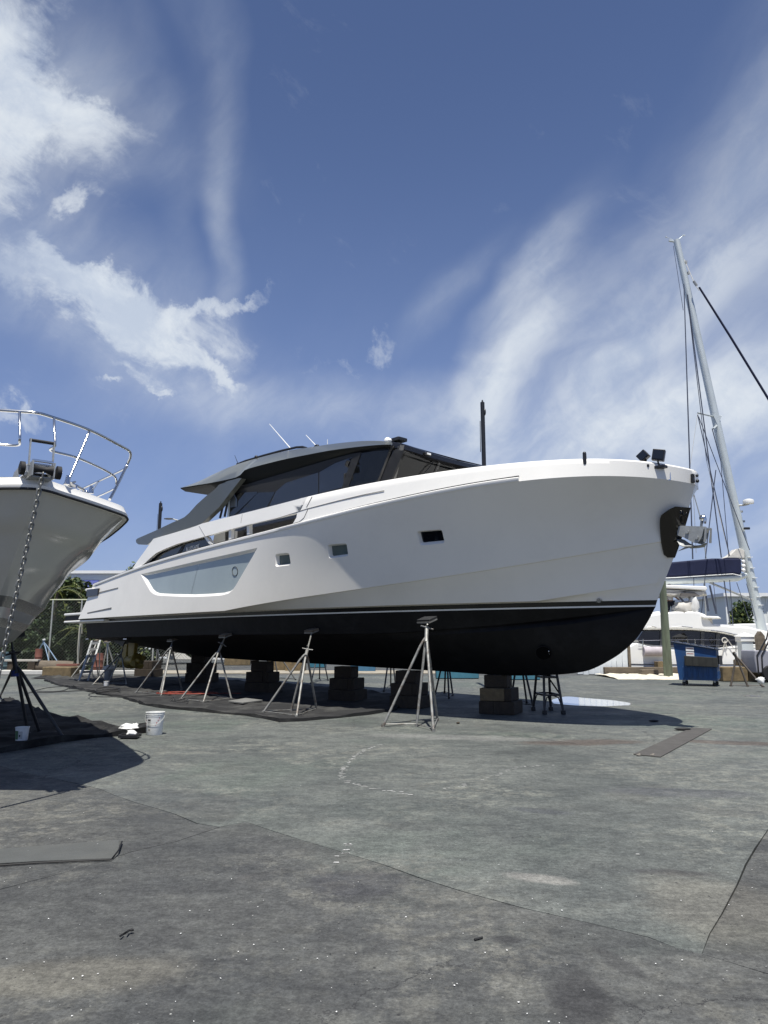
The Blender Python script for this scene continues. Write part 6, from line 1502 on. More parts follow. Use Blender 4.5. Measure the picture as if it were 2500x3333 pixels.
for i, (u0, u1, z, m, lab) in enumerate([(18, 125, .62, plank_m, 'pale plank lying across blocks left of the log'), (195, 262, .42, redp, 'red oxide beam lying along the fence foot'), (196, 236, .16, plank_m, 'pale board slanting below the red beam'), (20, 110, .14, plank_m, 'grey beam on the ground left of the free blue stand')]):
    x0, x1 = AY(u0, 2180, Yk + 1).x, AY(u1, 2180, Yk + 1).x; o = MB().box(((x0 + x1) / 2, Yk + 1.0 - .25 * (i % 2), z + .3 * 0), (x1 - x0, .35, .09), R(3 if i != 2 else -14)).build('plank', m, None, world=False, bevel=.01); tag(o, lab, 'plank')
    if z > .3:
        for xx, wd in ((x0 + .3, 'left'), (x1 - .3, 'right')): tag(MB().box((xx, Yk + 1.0 - .25 * (i % 2), (z - .06) / 2), (.35, .3, z - .06)).build('support_block', block_m, None, world=False, bevel=.02), 'dark block under the %s end of the %s' % (wd, lab.split(' lying')[0]), 'block')
def drum(u, Y, h, r, m, lab): b = gx_(u, Y); tag(MB().lathe([(r, 0), (r, h * .32), (r * 1.05, h * .34), (r, h * .36), (r, h * .64), (r * 1.05, h * .66), (r, h * .68), (r, h)], b, 18).build('drum', m, None, world=False, smooth=30), lab, 'drum')
drum(130, Yk + 1.9, 1.15, .17, redp, 'rusty red upright pipe behind the log'); drum(4, Yk + 1.5, 1.0, .5, mat('teal_bin', (.10, .16, .18), .6), 'grey blue bin at the left edge beyond the hanging chain')
drum(325, Yk + 1.2, .95, .22, redp, 'dark red drum behind the aluminium stepladder')
# parked things glimpsed behind hedge
for u, z, w, lab in ((12, .9, 1.6, 'white van glimpsed behind the bushes at the far left'), (75, .8, 1.5, 'white car roof glimpsed through the fence')):
    b = gx_(u, 45.5); cq = thing('parked_car', (b.x, b.y, 0), 0, lab, 'car')
    MB().prism([(b.x - w, b.y, .35), (b.x + w, b.y, .35), (b.x + w, b.y, .95), (b.x + w * .62, b.y, 1.0), (b.x + w * .35, b.y, 1.5), (b.x - w * .5, b.y, 1.52), (b.x - w * .85, b.y, 1.0), (b.x - w, b.y, .95)], (0, 1.6, 0)).build('body', plastic_w, cq, bevel=.05)
    MB().prism([(b.x + w * .5, b.y - .01, 1.02), (b.x + w * .3, b.y - .01, 1.42), (b.x - w * .45, b.y - .01, 1.44), (b.x - w * .7, b.y - .01, 1.02)], (0, .01, 0)).build('side_window', dark_glass, cq)
    for sx in (-.6, .6): MB().lathe([(.33, -.1), (.33, .1)], (b.x + sx * w, b.y + .1, .33), 16, 'Y').build('wheel', rubber, cq, smooth=40)
# white building with blue awning, left
Yb = 62
def bx(q, u0, u1, z0, z1, Y, d): x0, x1 = AY(u0, 2081, Y).x, AY(u1, 2081, Y).x; return q.box(((x0 + x1) / 2, Y + d / 2, (z0 + z1) / 2), (x1 - x0, d, z1 - z0))
zt1 = AY(240, 1858, Yb).z
bl = thing('white_building', (AY(300, 2081, Yb).x, Yb, 0), 0, 'white flat roofed building with a blue awning behind the trees', 'building')
bx(MB(), -60, 560, 0, zt1 - .25, Yb, 14).build('wall', wallw, bl)
bx(MB(), -66, 566, zt1 - .25, zt1, Yb - .3, 14.5).build('roof', plastic_w, bl)
z_a1, z_a0 = AY(260, 1888, Yb).z, AY(260, 1922, Yb).z
aw = MB(); x0, x1 = AY(216, 2081, Yb).x, AY(310, 2081, Yb).x; n = 12
for i in range(n):
    xa, xb = x0 + (x1 - x0) * i / n, x0 + (x1 - x0) * (i + 1) / n; aw.add([(xa, Yb - .06, z_a1), (xb, Yb - .06, z_a1), (xb, Yb - .9, z_a0), (xa, Yb - .9, z_a0 + 0), ((xa + xb) / 2, Yb - .92, z_a0 - .06)], [(0, 1, 2, 4, 3)])
aw.prism([(x0, Yb - .06, z_a1), (x0, Yb - .06, z_a0), (x0, Yb - .9, z_a0)], (.02, 0, 0)); aw.build('awning', blue_b, bl)
bx(MB(), 120, 208, AY(0, 1980, Yb).z, AY(0, 1970, Yb).z, Yb - .12, .1).build('blue_band', mat('navy_band', (.02, .03, .12), .6), bl)
for u in (60, 100, 180, 330, 380, 430): w_ = bx(MB(), u, u + 22, 2.6, 3.9, Yb - .06, .05).build('window', plastic_w, bl); bx(MB(), u + 2, u + 20, 2.7, 3.8, Yb - .08, .03).build('pane', dark_glass, w_)
# street lamp and black poles
def pole(u, vtop, Y, r, label, box_v, wirev=None):
    b = gx_(u, Y); top_ = AY(u, vtop, Y).z; t = thing('black_pole', b, 0, label, 'pole', None)
    MB().tube([b, (b.x, b.y, top_)], r, 10).lathe([(r * .5, 0), (r * .3, r * 1.2)], (b.x, b.y, top_), 8).build('shaft', plastic_k, t, smooth=60)
    MB().ball((b.x + r * .9, b.y - .02, top_ - box_v), r * .8, 10, sq=(.8, 1, 2.2)).build('junction', plastic_k, t, smooth=60)
    MB().tube([(b.x - r * 1.3, b.y, top_ - box_v * 1.9), (b.x - r * 1.45, b.y, top_ - box_v * 5)], .012, 5).build('cable', hose_m, t)
pole(1590, 1310, 24.0, .075, 'tall black pole rising behind the yacht foredeck', .36); pole(498, 1638, 44.0, .105, 'thin black pole rising behind the yacht stern quarter', .36)
Ys = 60; b = gx_(585, Ys); sl = thing('street_lamp', b, 0, 'distant street lamp with a curved arm over the yacht quarter', 'street lamp')
zt_ = AY(560, 1697, Ys).z
MB().tube([b, (b.x, Ys, zt_ - .3), (b.x - .05, Ys, zt_ - .1), (AY(560, 1697, Ys).x, Ys, zt_ + .22)], .06, 8).build('post', galv, sl, smooth=60); hx = AY(549, 1692, Ys).x
MB().ball((hx, Ys, zt_ + .22), .26, 12, sq=(1.7, .8, .3)).build('lamp_head', darkst, sl, smooth=60)

# ------------------------------------------------------------------ far side of the yard, seen under the hull
tealm = mat('teal_plastic_wrap', (.02, .10, .14), .4, var=.2); 
for (u0, u1, v, h, m, lab) in [(1140, 1222, 2187, .8, mat('blue_wrap', (.03, .10, .17), .5, var=.2), 'blue wrapped crate on the far side of the yard'), (1420, 1560, 2210, .5, tealm, 'long teal barrier on the far side of the yard'), (1005, 1060, 2174, .7, tealm, 'dark teal box beyond the hull'), (1600, 1760, 2214, .45, tealm, 'teal barrier seen past the block stack nearest the bow')]:
    a_ = G(u0, v); b_ = G(u1, v); t = thing('barrier', a_, 0, lab, 'barrier'); w = b_.x - a_.x
    MB().prism([(a_.x, a_.y, 0.01), (a_.x, a_.y + .7, 0.01), (a_.x, a_.y + .55, h), (a_.x, a_.y + .15, h)], (w, 0, 0)).build('shell', m, t, bevel=.04)
    MB().box((a_.x + w / 2, a_.y + .35, h + .02), (w * .96, .3, .05)).build('top_ridge', m, t, bevel=.02)
for i, (u, v, w, h, lab) in enumerate([(915, 2184, 1.3, .5, 'brown block beside the orange post on the far side of the yard'), (960, 2186, 1.0, .52, 'second brown block right of the orange post'), (880, 2184, .9, .22, 'flat dark block left of the orange post'), (770, 2166, 1.6, .6, 'mossy concrete block beyond the fourth stack')]):
    c = G(u, v); tag(MB().box((c.x, c.y + .3, h / 2 + .002), (w, .6, h), R(-6 + 4 * i)).build('support_block', block_c, None, world=False, bevel=.03), lab, 'block')
c = G(886, 2178); op = thing('marker_post', c, 0, 'orange and white marker post standing beyond the hull', 'marker')
MB().lathe([(.10, 0.02), (.08, 1.15), (.03, 1.2)], c, 12).build('post', orange2, op, smooth=40); MB().lathe([(.26, 0.002), (.24, .06), (.1, .08)], c, 12).build('base', rubber, op); MB().lathe([(.096, .55), (.093, .72)], c, 12, cap=False).build('band', plastic_w, op)
for (u, v, lab) in [(728, 2160, 'white boat hull standing far away beyond the stern blocks')]:
    c = G(u, v); t = thing('far_boat', c, 0, lab, 'boat'); w = 4.5
    MB().prism([(c.x - w, c.y, .8), (c.x - w * .8, c.y, .25), (c.x + w * .8, c.y, .2), (c.x + w, c.y, 1.1)], (0, 2, 0)).build('hull', plastic_w, t, bevel=.05); MB().box((c.x, c.y + 1, 1.3), (w * .9, 1.4, .6)).build('cabin', plastic_w, t, bevel=.08); MB().box((c.x - 2, c.y + .5, .2), (.5, .5, .4)).box((c.x + 2, c.y + .5, .2), (.5, .5, .4)).build('cradle', block_m, t)

# ------------------------------------------------------------------ right-hand background
YC = 34.0
def P3(u, v, Y=YC): return AY(u, v, Y)
cat_ = thing('sailing_catamaran', (P3(2250, 2190).x, YC, 0), 0, 'white sailing catamaran with curved dark window, tall mast and navy sail cover', 'sailboat')
def poly(px, Y, depth, name, m, par, bev=0.0, smooth=None): return MB().prism([P3(u, v, Y) for u, v in px], (0, depth, 0)).build(name, m, par, bevel=bev)
catw = mat('catamaran_gelcoat', (.80, .80, .77), .28, var=.03, vscale=.8)
poly([(1960, 2204), (2540, 2204), (2560, 2130), (2560, 2102), (2440, 2096), (2300, 2118), (2150, 2112), (2070, 2092), (2040, 2110)], YC, 2.2, 'near_hull', catw, cat_, .06)
poly([(2050, 2160), (2130, 2162), (2540, 2162), (2540, 2164), (2130, 2164), (2050, 2162)], YC - .02, .03, 'sheer_line', darkst, cat_)
MB().box(((P3(2055, 2190).x + P3(2118, 2190).x) / 2, YC - .01, P3(2090, 2176).z), (P3(2118, 2190).x - P3(2055, 2190).x, .06, .14)).build('hull_port', dark_glass, cat_)
# superstructure: curved roof edge, dark wrap-around window under it
edge_top = [(2085, 2008), (2130, 1998), (2200, 1990), (2270, 1990), (2300, 2000), (2318, 2030), (2380, 2036), (2440, 2040), (2520, 2060), (2600, 2110)]
edge_low = [(2560, 2105), (2480, 2095), (2440, 2082), (2400, 2070), (2340, 2058), (2270, 2051), (2180, 2049), (2096, 2050)]
poly(edge_top + edge_low, YC + .25, 5.5, 'coachroof', catw, cat_, .10)
poly([(2094, 2052), (2180, 2051), (2270, 2053), (2340, 2060), (2400, 2072), (2440, 2088), (2432, 2104), (2372, 2116), (2330, 2112), (2300, 2108), (2150, 2104), (2082, 2094), (2075, 2082)], YC + .55, 4.5, 'saloon_window', dark_glass, cat_, .03)
for u in (2150, 2282, 2332): poly([(u, 2052), (u + 12, 2053), (u + 10, 2112), (u - 2, 2112)], YC + .5, .04, 'window_post', mat('dark_grey_post', (.05, .052, .055), .3), cat_)
poly([(2090, 2000), (2140, 1990), (2150, 1990), (2150, 2003), (2090, 2008)], YC + .4, 2, 'cockpit_screen', plastic_w, cat_, .04)
poly([(2288, 2014), (2320, 2014), (2322, 2032), (2290, 2032)], YC + .3, 1.5, 'helm_seat', canvas_w, cat_, .05); poly([(2285, 2004), (2340, 2006), (2352, 2014), (2290, 2014)], YC + .1, 2.2, 'seat_cushion', plastic_w, cat_, .08)
for (u0, v0, u1, v1) in ((2186, 2041, 2254, 2043), (2314, 2052, 2400, 2068), (2108, 2042, 2136, 2042)):
    MB().tube([P3(u0, v0, YC + .2), P3((u0 + u1) / 2, (v0 + v1) / 2 - 3, YC + .15), P3(u1, v1, YC + .2)], .018, 5).build('grab_rail', steel, cat_)
# lifelines
for u in (2093, 2262, 2238, 2396, 2480): MB().tube([P3(u, 2122, YC - .05), P3(u, 2080, YC - .05)], .022, 6).build('stanchion', steel, cat_)
for v in (2082, 2100): MB().tube([P3(2078, v + 3, YC - .05), P3(2240, v, YC - .05), P3(2396, v + 1, YC - .05), P3(2520, v, YC - .05)], .010, 5).build('lifeline', steel, cat_)
MB().tube([P3(2360, 2085, YC - .1), P3(2354, 2115, YC - .1), P3(2336, 2185, YC - .1)], .02, 6).tube([P3(2360, 2085, YC - .1), P3(2366, 2112, YC - .1)], .02, 6).tube(ringpts(P3(2359, 2084, YC - .12), Vector((0, -1, 0)), .12, 12), .025, 5, closed=True).tube([P3(2368, 2082, YC - .1), P3(2388, 2110, YC - .1)], .02, 5).build('dock_line', canvas_w, cat_)
# fender roll on deck
MB().tube([P3(2094, 2120, YC - .1), P3(2160, 2120, YC - .1)], .22, 14).build('rolled_cover', mat('mauve_cover', (.42, .38, .40), .7, var=.2), cat_, smooth=60)
# bimini, fly bridge
poly([(2100, 1905), (2160, 1903), (2300, 1908), (2304, 1916), (2300, 1922), (2240, 1918), (2160, 1914), (2100, 1914)], YC + .2, 3.0, 'bimini_frame', plastic_w, cat_, .05)
poly([(2110, 1916), (2180, 1918), (2240, 1922), (2300, 1924), (2304, 1940), (2290, 1934), (2278, 1942), (2230, 1928), (2206, 1936), (2195, 1940), (2160, 1934), (2110, 1930)], YC + .3, 2.4, 'rolled_curtain', canvas_w, cat_, .06)
poly([(2220, 1929), (2260, 1927), (2280, 1940), (2240, 1942), (2214, 1941)], YC + .28, .1, 'curtain_window', mat('dull_vinyl', (.13, .12, .11), .4), cat_)
for a_, b_ in (((2310, 1905), (2332, 1998)), ((2298, 1940), (2306, 1990)), ((2212, 1944), (2230, 1964))): MB().tube([P3(*a_, YC + .4), P3(*b_, YC + .4)], .045, 6).build('bimini_pole', wire, cat_)
rag(P3(2225, 1980, YC + .6), .42, 'covered_wheel', None, canvas_w, parent=cat_, sq=(1.2, .8, .8), seed=12); rag(P3(2258, 1968, YC + .5), .33, 'life_raft', None, plastic_w, parent=cat_, sq=(.7, .8, 1.6), seed=14)
# mast
mb_, mt_ = P3(2478, 2040, YC + 2), P3(2202, 782, YC + 2)
ax = (mt_ - mb_).normalized()
mp_ = [mb_ - ax * .5, mb_.lerp(mt_, .5), mt_]
mo = MB().tube(mp_, [.23, .205, .17], 18).build('mast', alu, cat_, smooth=60)
def mp(k, off=(0, 0, 0)): return mb_.lerp(mt_, k) + Vector(off)
def kof(v):   # fraction along the mast for a photo row
    lo, hi = 0.0, 1.0
    for _ in range(30):
        m_ = (lo + hi) / 2; p = mp(m_); x, y, z = p.x, p.y, p.z - EYE; vv = CY - F_PX * (-y * ST + z * CT) / (y * CT + z * ST)
        if vv > v: lo = m_
        else: hi = m_
    return lo
MB().box(mt_ + Vector((-.22, 0, -.05)), (.40, .10, .09), Matrix.Rotation(R(12), 3, 'Y')).tube([mt_ + Vector((.1, 0, .05)), mt_ + Vector((.38, 0, .28))], .015, 5).box(mt_ + Vector((.42, 0, .30)), (.16, .05, .06)).tube([mt_ + Vector((-.2, 0, .05)), mt_ + Vector((-.55, 0, .2))], .012, 5).ball(mt_ + Vector((-.56, 0, .2)), .05, 6).build('masthead', alu, mo)
for v_ in (855, 890): MB().box(mp(kof(v_), (.24, -.05, 0)), (.10, .10, .16)).build('halyard_block', galv, mo)
ksp = kof(1357); sa = mp(ksp, (.28, -.1, 0)); sb = P3(2271, 1344, YC + 1.0)
MB().tube([sa, mp(ksp), sb], .045, 8).prism([mp(ksp, (.25, -.2, 0)), mp(ksp, (-.2, -.2, .05)), mp(ksp, (.02, -.2, -.55))], (0, .3, 0)).build('spreader', alu, mo)
MB().tube([mp(kof(1385)), P3(2322, 1395, YC + .6)], .05, 6).build('lower_spreader', alu, mo)
for v_ in (1815, 1850, 1882, 1912, 1943, 1970): p = mp(kof(v_), (-.02, -.24, 0)); MB().box(p + Vector((.10, 0, 0)), (.24, .08, .025)).build('mast_step', plastic_w, mo)
# radar dome
p = mp(kof(1645)); rd = P3(2436, 1632, YC + 1.6); MB().lathe([(.05, -.14), (.25, -.12), (.27, -.02), (.24, .08), (.12, .12), (.01, .125)], rd, 20).build('radar_dome', plastic_w, cat_, smooth=40)
MB().tube([p, p.lerp(rd, .6) + Vector((0, 0, -.12)), rd + Vector((0, 0, -.14))], .05, 6).build('radar_bracket', galv, cat_); MB().box(P3(2431, 1720, YC + 1.7), (.3, .12, .12)).build('deck_light', plastic_k, cat_, bevel=.03)
for v_ in (1665, 1697): MB().box(mp(kof(v_), (.26, 0, 0)), (.16, .08, .10)).build('mast_fitting', galv, mo)
# boom and sail cover
poly([(2060, 1846), (2180, 1830), (2320, 1817), (2415, 1817), (2416, 1864), (2412, 1872), (2390, 1868), (2280, 1874), (2160, 1880), (2060, 1884)], YC + 1.5, .75, 'sail_cover', navy, cat_, .10)
MB().tube([P3(2030, 1893, YC + 1.8), P3(2180, 1892, YC + 1.8), P3(2400, 1880, YC + 1.8), P3(2430, 1872, YC + 1.8)], [.17, .19, .19, .12], 12).build('boom', alu, cat_, smooth=60)
MB().tube([P3(2040, 1886, YC + 1.5), P3(2200, 1880, YC + 1.48), P3(2385, 1868, YC + 1.48), P3(2412, 1874, YC + 1.48)], .022, 6).build('cover_lacing', plastic_w, cat_)
poly([(2360, 1816), (2380, 1804), (2396, 1787), (2410, 1784), (2424, 1792), (2424, 1817)], YC + 1.6, .5, 'sail_head', canvas_w, cat_, .03)
for v_ in (1828, 1842, 1856): MB().ball(P3(2420, v_, YC + 1.6), .11, 8).build('sail_slide', plastic_w, cat_, smooth=60)
MB().tube([P3(2310, 1896, YC + 1.8), P3(2440, 1950, YC + 1.9), mp(kof(1956))], .055, 8).build('vang', galv, cat_, smooth=60)
# standing and running rigging: pixel pairs on planes just around the mast
rig = [((2226, 925), (2246, 1520), .6, .026), ((2226, 930), (2254, 1820), .7, .022), ((2238, 960), (2348, 1815), 1.0, .030), ((2236, 955), (2300, 1500), 1.1, .018), ((2192, 800), (2224, 1010), .9, .013),
       ((2271, 1350), (2375, 1810), .8, .024), ((2274, 1356), (2440, 1790), 1.2, .02), ((2271, 1345), (2246, 1520), .9, .010), ((2330, 1530), (2296, 1818), .8, .026), ((2300, 1500), (2374, 1810), .9, .012), ((2318, 1395), (2346, 1500), .9, .024), ((2346, 1500), (2372, 1812), 1.0, .018),
       ((2258, 1880), (2262, 2050), .9, .02), ((2295, 1880), (2278, 2052), .8, .02), ((2357, 1890), (2376, 2030), 1.2, .03), ((2375, 1888), (2386, 2036), 1.3, .022), ((2398, 1896), (2440, 2020), 1.2, .016), ((2430, 1900), (2462, 2020), 1.3, .014), ((2246, 1520), (2256, 1820), .9, .020), ((2322, 1895), (2334, 2000), 1.2, .015)]
for a_, b_, dy, r_ in rig: MB().tube([P3(*a_, YC + dy), P3(*b_, YC + dy)], r_, 5).build('rigging_wire', wire if r_ > .012 else canvas_w, cat_)
MB().tube([mp(kof(845), (.2, 0, 0)), P3(2262, 925, YC + 1.5), P3(2276, 945, YC + 1.4)], .02, 5).build('forestay', canvas_w, cat_); MB().tube([P3(2258, 915, YC + 1.5), P3(2268, 930, YC + 1.5)], .07, 8).build('furler_swivel', galv, cat_)
MB().tube([P3(2276, 935, YC + 1.4), P3(2380, 1100, YC + 1.3), P3(2600, 1460, YC + 1.0)], [.05, .058, .062], 8).build('furled_headsail', navy, cat_, smooth=60)
# bridle of the yacht-side mooring lines above the bow
tag(MB().tube([P3(2256, 1600, YC + 6), P3(2284, 1700, YC + 6), P3(2300, 1830, YC + 6)], .03, 5).tube([P3(2257, 1600, YC + 6), P3(2266, 1800, YC + 6)], .015, 5).tube([P3(2290, 1830, YC + 6), P3(2300, 2060, YC + 6)], .05, 6).build('far_mast', galv, None, world=False), 'slender mast and stays of a boat beyond the catamaran', 'mast')
# second boat at the right edge
b2_ = thing('motor_cruiser', (P3(2540, 2081, 40).x, 40, 0), 0, 'white boat with a dark windscreen behind the catamaran at the right edge', 'boat')
poly([(2380, 2032), (2420, 2030), (2600, 2028), (2700, 2060), (2700, 2120), (2460, 2120), (2420, 2060)], 40, 3, 'deckhouse', catw, b2_, .08); poly([(2466, 2066), (2500, 2060), (2640, 2066), (2640, 2090), (2520, 2085)], 39.96, .06, 'windscreen', dark_glass, b2_)
poly([(2440, 2122), (2700, 2122), (2700, 2180), (2470, 2190)], 40, 3, 'hull', catw, b2_, .08)
# person on the flybridge
def person(base, label):
    t = thing('person', base, 0, label, 'person'); b = Vector(base)
    J = {'pelvis': (0, 0, .95), 'chest': (0, -.02, 1.30), 'neck': (0, -.02, 1.50), 'head': (0, -.04, 1.68), 'shL': (-.19, 0, 1.42), 'shR': (.19, 0, 1.42), 'elL': (-.26, -.05, 1.14), 'elR': (.27, -.08, 1.15), 'haL': (-.22, -.25, .95), 'haR': (.36, -.28, 1.02), 'hiL': (-.10, 0, .90), 'hiR': (.10, 0, .90), 'knL': (-.12, -.03, .50), 'knR': (.13, .0, .50), 'anL': (-.12, .04, .09), 'anR': (.14, .05, .09), 'toL': (-.13, -.12, .03), 'toR': (.15, -.11, .03)}
    E_ = [('pelvis', 'chest'), ('chest', 'neck'), ('neck', 'head'), ('chest', 'shL'), ('chest', 'shR'), ('shL', 'elL'), ('shR', 'elR'), ('elL', 'haL'), ('elR', 'haR'), ('pelvis', 'hiL'), ('pelvis', 'hiR'), ('hiL', 'knL'), ('hiR', 'knR'), ('knL', 'anL'), ('knR', 'anR'), ('anL', 'toL'), ('anR', 'toR')]
    Rr = {'pelvis': .14, 'chest': .15, 'neck': .055, 'head': .10, 'shL': .07, 'shR': .07, 'elL': .045, 'elR': .045, 'haL': .035, 'haR': .035, 'hiL': .10, 'hiR': .10, 'knL': .062, 'knR': .062, 'anL': .042, 'anR': .042, 'toL': .035, 'toR': .035}
    def sk(names, edges, nm, m, grow=0.0, scale=1.0):
        me = bpy.data.meshes.new(nm); idx = {n: i for i, n in enumerate(names)}; me.from_pydata([J[n] for n in names], [(idx[a], idx[c]) for a, c in edges], []); o = bpy.data.objects.new(nm, me); COL.objects.link(o); o.parent = t; me.materials.append(m)
        s_ = o.modifiers.new('skin', 'SKIN'); 
        for i, n in enumerate(names): me.skin_vertices[0].data[i].radius = (Rr[n] + grow, Rr[n] * .85 + grow)
        me.skin_vertices[0].data[0].use_root = True; sb_ = o.modifiers.new('sub', 'SUBSURF'); sb_.levels = 1; sb_.render_levels = 2; s_.use_smooth_shade = True; return o
    def safe(names, edges, nm, m, grow):
        me = bpy.data.meshes.new(nm); 
        return sk(names, edges, nm, m, grow)
    def mkskin(me):
        pass
    for nm, names, edges, m, gr in (('body', list(J), E_, skinm, 0), ('shirt', ['pelvis', 'chest', 'neck', 'shL', 'shR', 'elL', 'elR'], [('pelvis', 'chest'), ('chest', 'neck'), ('chest', 'shL'), ('chest', 'shR'), ('shL', 'elL'), ('shR', 'elR')], shirt, .018), ('shorts', ['pelvis', 'hiL', 'hiR', 'knL', 'knR'], [('pelvis', 'hiL'), ('pelvis', 'hiR'), ('hiL', 'knL'), ('hiR', 'knR')], shorts, .022)):
        me = bpy.data.meshes.new(nm); idx = {n: i for i, n in enumerate(names)}; me.from_pydata([J[n] for n in names], [(idx[a], idx[c]) for a, c in edges], []); me.materials.append(m)
        o = bpy.data.objects.new(nm, me); COL.objects.link(o); o.parent = t; s_ = o.modifiers.new('skin', 'SKIN')
        if not me.skin_vertices:
            bm = bmesh.new(); bm.from_mesh(me); bm.verts.layers.skin.verify(); bm.to_mesh(me); bm.free()
        for i, n in enumerate(names): me.skin_vertices[0].data[i].radius = (Rr[n] + gr, Rr[n] * .85 + gr)
        me.skin_vertices[0].data[0].use_root = True; s_.use_smooth_shade = True; sb_ = o.modifiers.new('subdivision', 'SUBSURF'); sb_.levels = 1; sb_.render_levels = 2
    MB().ball(b + Vector((0, -.03, 1.73)), .115, 12, sq=(.95, 1.05, .9)).build('cap', shorts, t, smooth=60)
    return t
pb = P3(2184, 2000, YC + 1.0); person((pb.x, pb.y, P3(2184, 2006, YC + 1.0).z - .25), 'person in a white shirt and dark shorts standing under the bimini of the catamaran')
# wooden piling
b = G(2176, 2205); tb_ = P3(2156, 1890, b.y); tm_ = P3(2165, 2040, b.y); pl = MB().tube([(b.x, b.y, -.02), (tm_.x, b.y, tm_.z), (tb_.x, b.y, tb_.z)], [.19, .17, .14], 18).build('timber_piling', pile_m, None, world=False, smooth=60)
tag(pl, 'greenish round timber piling standing between the yacht bow and the blue dumpster', 'piling')
# white board fence behind the bow foot
wf = thing('white_board_fence', G(2000, 2192), 0, 'low white board fence seen behind the yacht forefoot', 'fence')
xa, xb, yf = G(1880, 2196).x, G(2046, 2196).x, G(2046, 2196).y
n = 9
for i in range(n):
    x = xa + (xb - xa) * (i + .5) / n; MB().box((x, yf, .85 + .01), ((xb - xa) / n - .02, .03, 1.66 + .05 * (i % 2))).build('board', mat('white_fence_board', (.62, .66, .68), .7, var=.08), wf)
MB().box((xb + .08, yf, .95), (.11, .11, 1.9)).build('post', timber, wf)
# white gravel strip, dock edge timbers, far kerb
xg0, xg1 = G(1980, 2206).x, G(2500, 2206).x + 20
q = MB(); rnd = random.Random(5)
yg0, yg1 = G(2100, 2212).y, 33.2
nx, ny = 170, 6
for j in range(ny + 1):
    for i in range(nx + 1): x = xg0 + (xg1 - xg0) * i / nx; y = yg0 + (yg1 - yg0) * j / ny + rnd.uniform(-.15, .15) + (.35 * mnoise.noise(Vector((x * .9, 3, 0))) if j == 0 else 0); q.v.append((x, y, .004 + (0 if j in (0,) else .03 + .06 * rnd.random())))
q.f = [(j * (nx + 1) + i, j * (nx + 1) + i + 1, (j + 1) * (nx + 1) + i + 1, (j + 1) * (nx + 1) + i) for j in range(ny) for i in range(nx)]; q.m = [0] * len(q.f)
tag(q.build('shell_gravel', mat('white_shell_gravel', (.62, .57, .45), .9, var=.35, vscale=9, bump=.8, bscale=12), None, world=False, smooth=20), None, None, kind='stuff')
xk0, xk1 = P3(2060, 2190).x, P3(2420, 2190, 33).x
dock_k = MB().box(((xk0 + xk1) / 2, 33.5, .20), (xk1 - xk0 + 3, .25, .30)).build('dock_edge', timber, None, world=False, bevel=.03, kind='structure')
for u, v, w, h, lab in ((2150, 2196, .38, .55, 'square timber block standing by the piling foot'), (2112, 2199, .8, .22, 'broken dark timber lying left of the piling foot')):
    c = G(u, v); tag(MB().box((c.x, c.y, h / 2 + .05), (w, .35, h), R(8)).build('timber_block', block_c if h > .3 else timber, None, world=False, bevel=.02), lab, 'block')
# dumpster
dp = G(2245, 2228); D0 = G(2214, 2232); D1 = G(2298, 2233)
dr = R(-29); dx_ = Vector((math.cos(dr), math.sin(dr), 0)); dy_ = Vector((-dx_.y, dx_.x, 0))
dm = thing('dumpster', (D0.x, D0.y, 0), 0, 'dented blue steel dumpster with black lids standing on casters', 'dumpster')
blue = mat('dumpster_blue', (.010, .060, .185), .55, var=.25, vscale=2, dirt=(.05, .08, .12), dscale=2.5, damt=.5)
scuff = mat('dumpster_scuffed_blue', (.06, .10, .17), .6, var=.3, vscale=3, dirt=(.30, .32, .36), dscale=2.2, damt=.95)
def dv(a, b, c): return D0 + dx_ * a + dy_ * b + Vector((0, 0, c))
W_, Dp = 1.22, 1.05
zb_, zf_, zk2 = .20, 1.32, 1.52
# body: front leans out to the top at the near-left
ptsF = [(-.02, 0, zb_), (W_, 0, zb_), (W_, 0, .62), (W_ + .06, -.06, 1.26), (-.16, -.10, 1.46), (-.04, 0, .62)]
qd = MB(); bodyv = [dv(-.02, 0, zb_), dv(W_, 0, zb_), dv(W_ + .02, -.04, 1.24), dv(-.12, -.06, 1.50), dv(-.02, Dp, zb_), dv(W_, Dp, zb_), dv(W_ + .02, Dp, 1.24), dv(-.12, Dp, 1.50)]
qd.add(bodyv, [(0, 1, 2, 3), (4, 7, 6, 5), (0, 3, 7, 4), (0, 4, 5, 1)]); qd.build('shell', blue, dm)
MB().add([bodyv[1], bodyv[5], bodyv[6], bodyv[2]], [(0, 1, 2, 3)]).build('side_panel', scuff, dm)
for i in range(7): x = .12 + i * .17; MB().prism([dv(x, -.005, .28), dv(x + .09, -.005, .28), dv(x + .09, -.005, .66), dv(x, -.005, .66)], dy_ * -.03).build('rib', blue, dm, bevel=.008)
for i in range(4): y_ = .12 + i * .23; MB().prism([dv(W_ + .003, y_, .26), dv(W_ + .003, y_ + .12, .26), dv(W_ + .003, y_ + .12, .5), dv(W_ + .003, y_, .5)], dx_ * .03).build('rib', blue, dm)
slv = MB().prism([dv(.22, -.03, .70), dv(1.28, -.03, .66), dv(1.28, -.03, .98), dv(.22, -.03, 1.04)], dy_ * -.16).build('lift_pocket', mat('pocket_grime', (.022, .023, .02), .8, var=.4, vscale=5), dm, bevel=.015)
for i in range(5): x = .26 + i * .215; MB().prism([dv(x, -.195, .71), dv(x + .012, -.195, .71), dv(x + .012, -.195, .98), dv(x, -.195, .98)], dy_ * -.006).build('pocket_seam', rubber, slv)
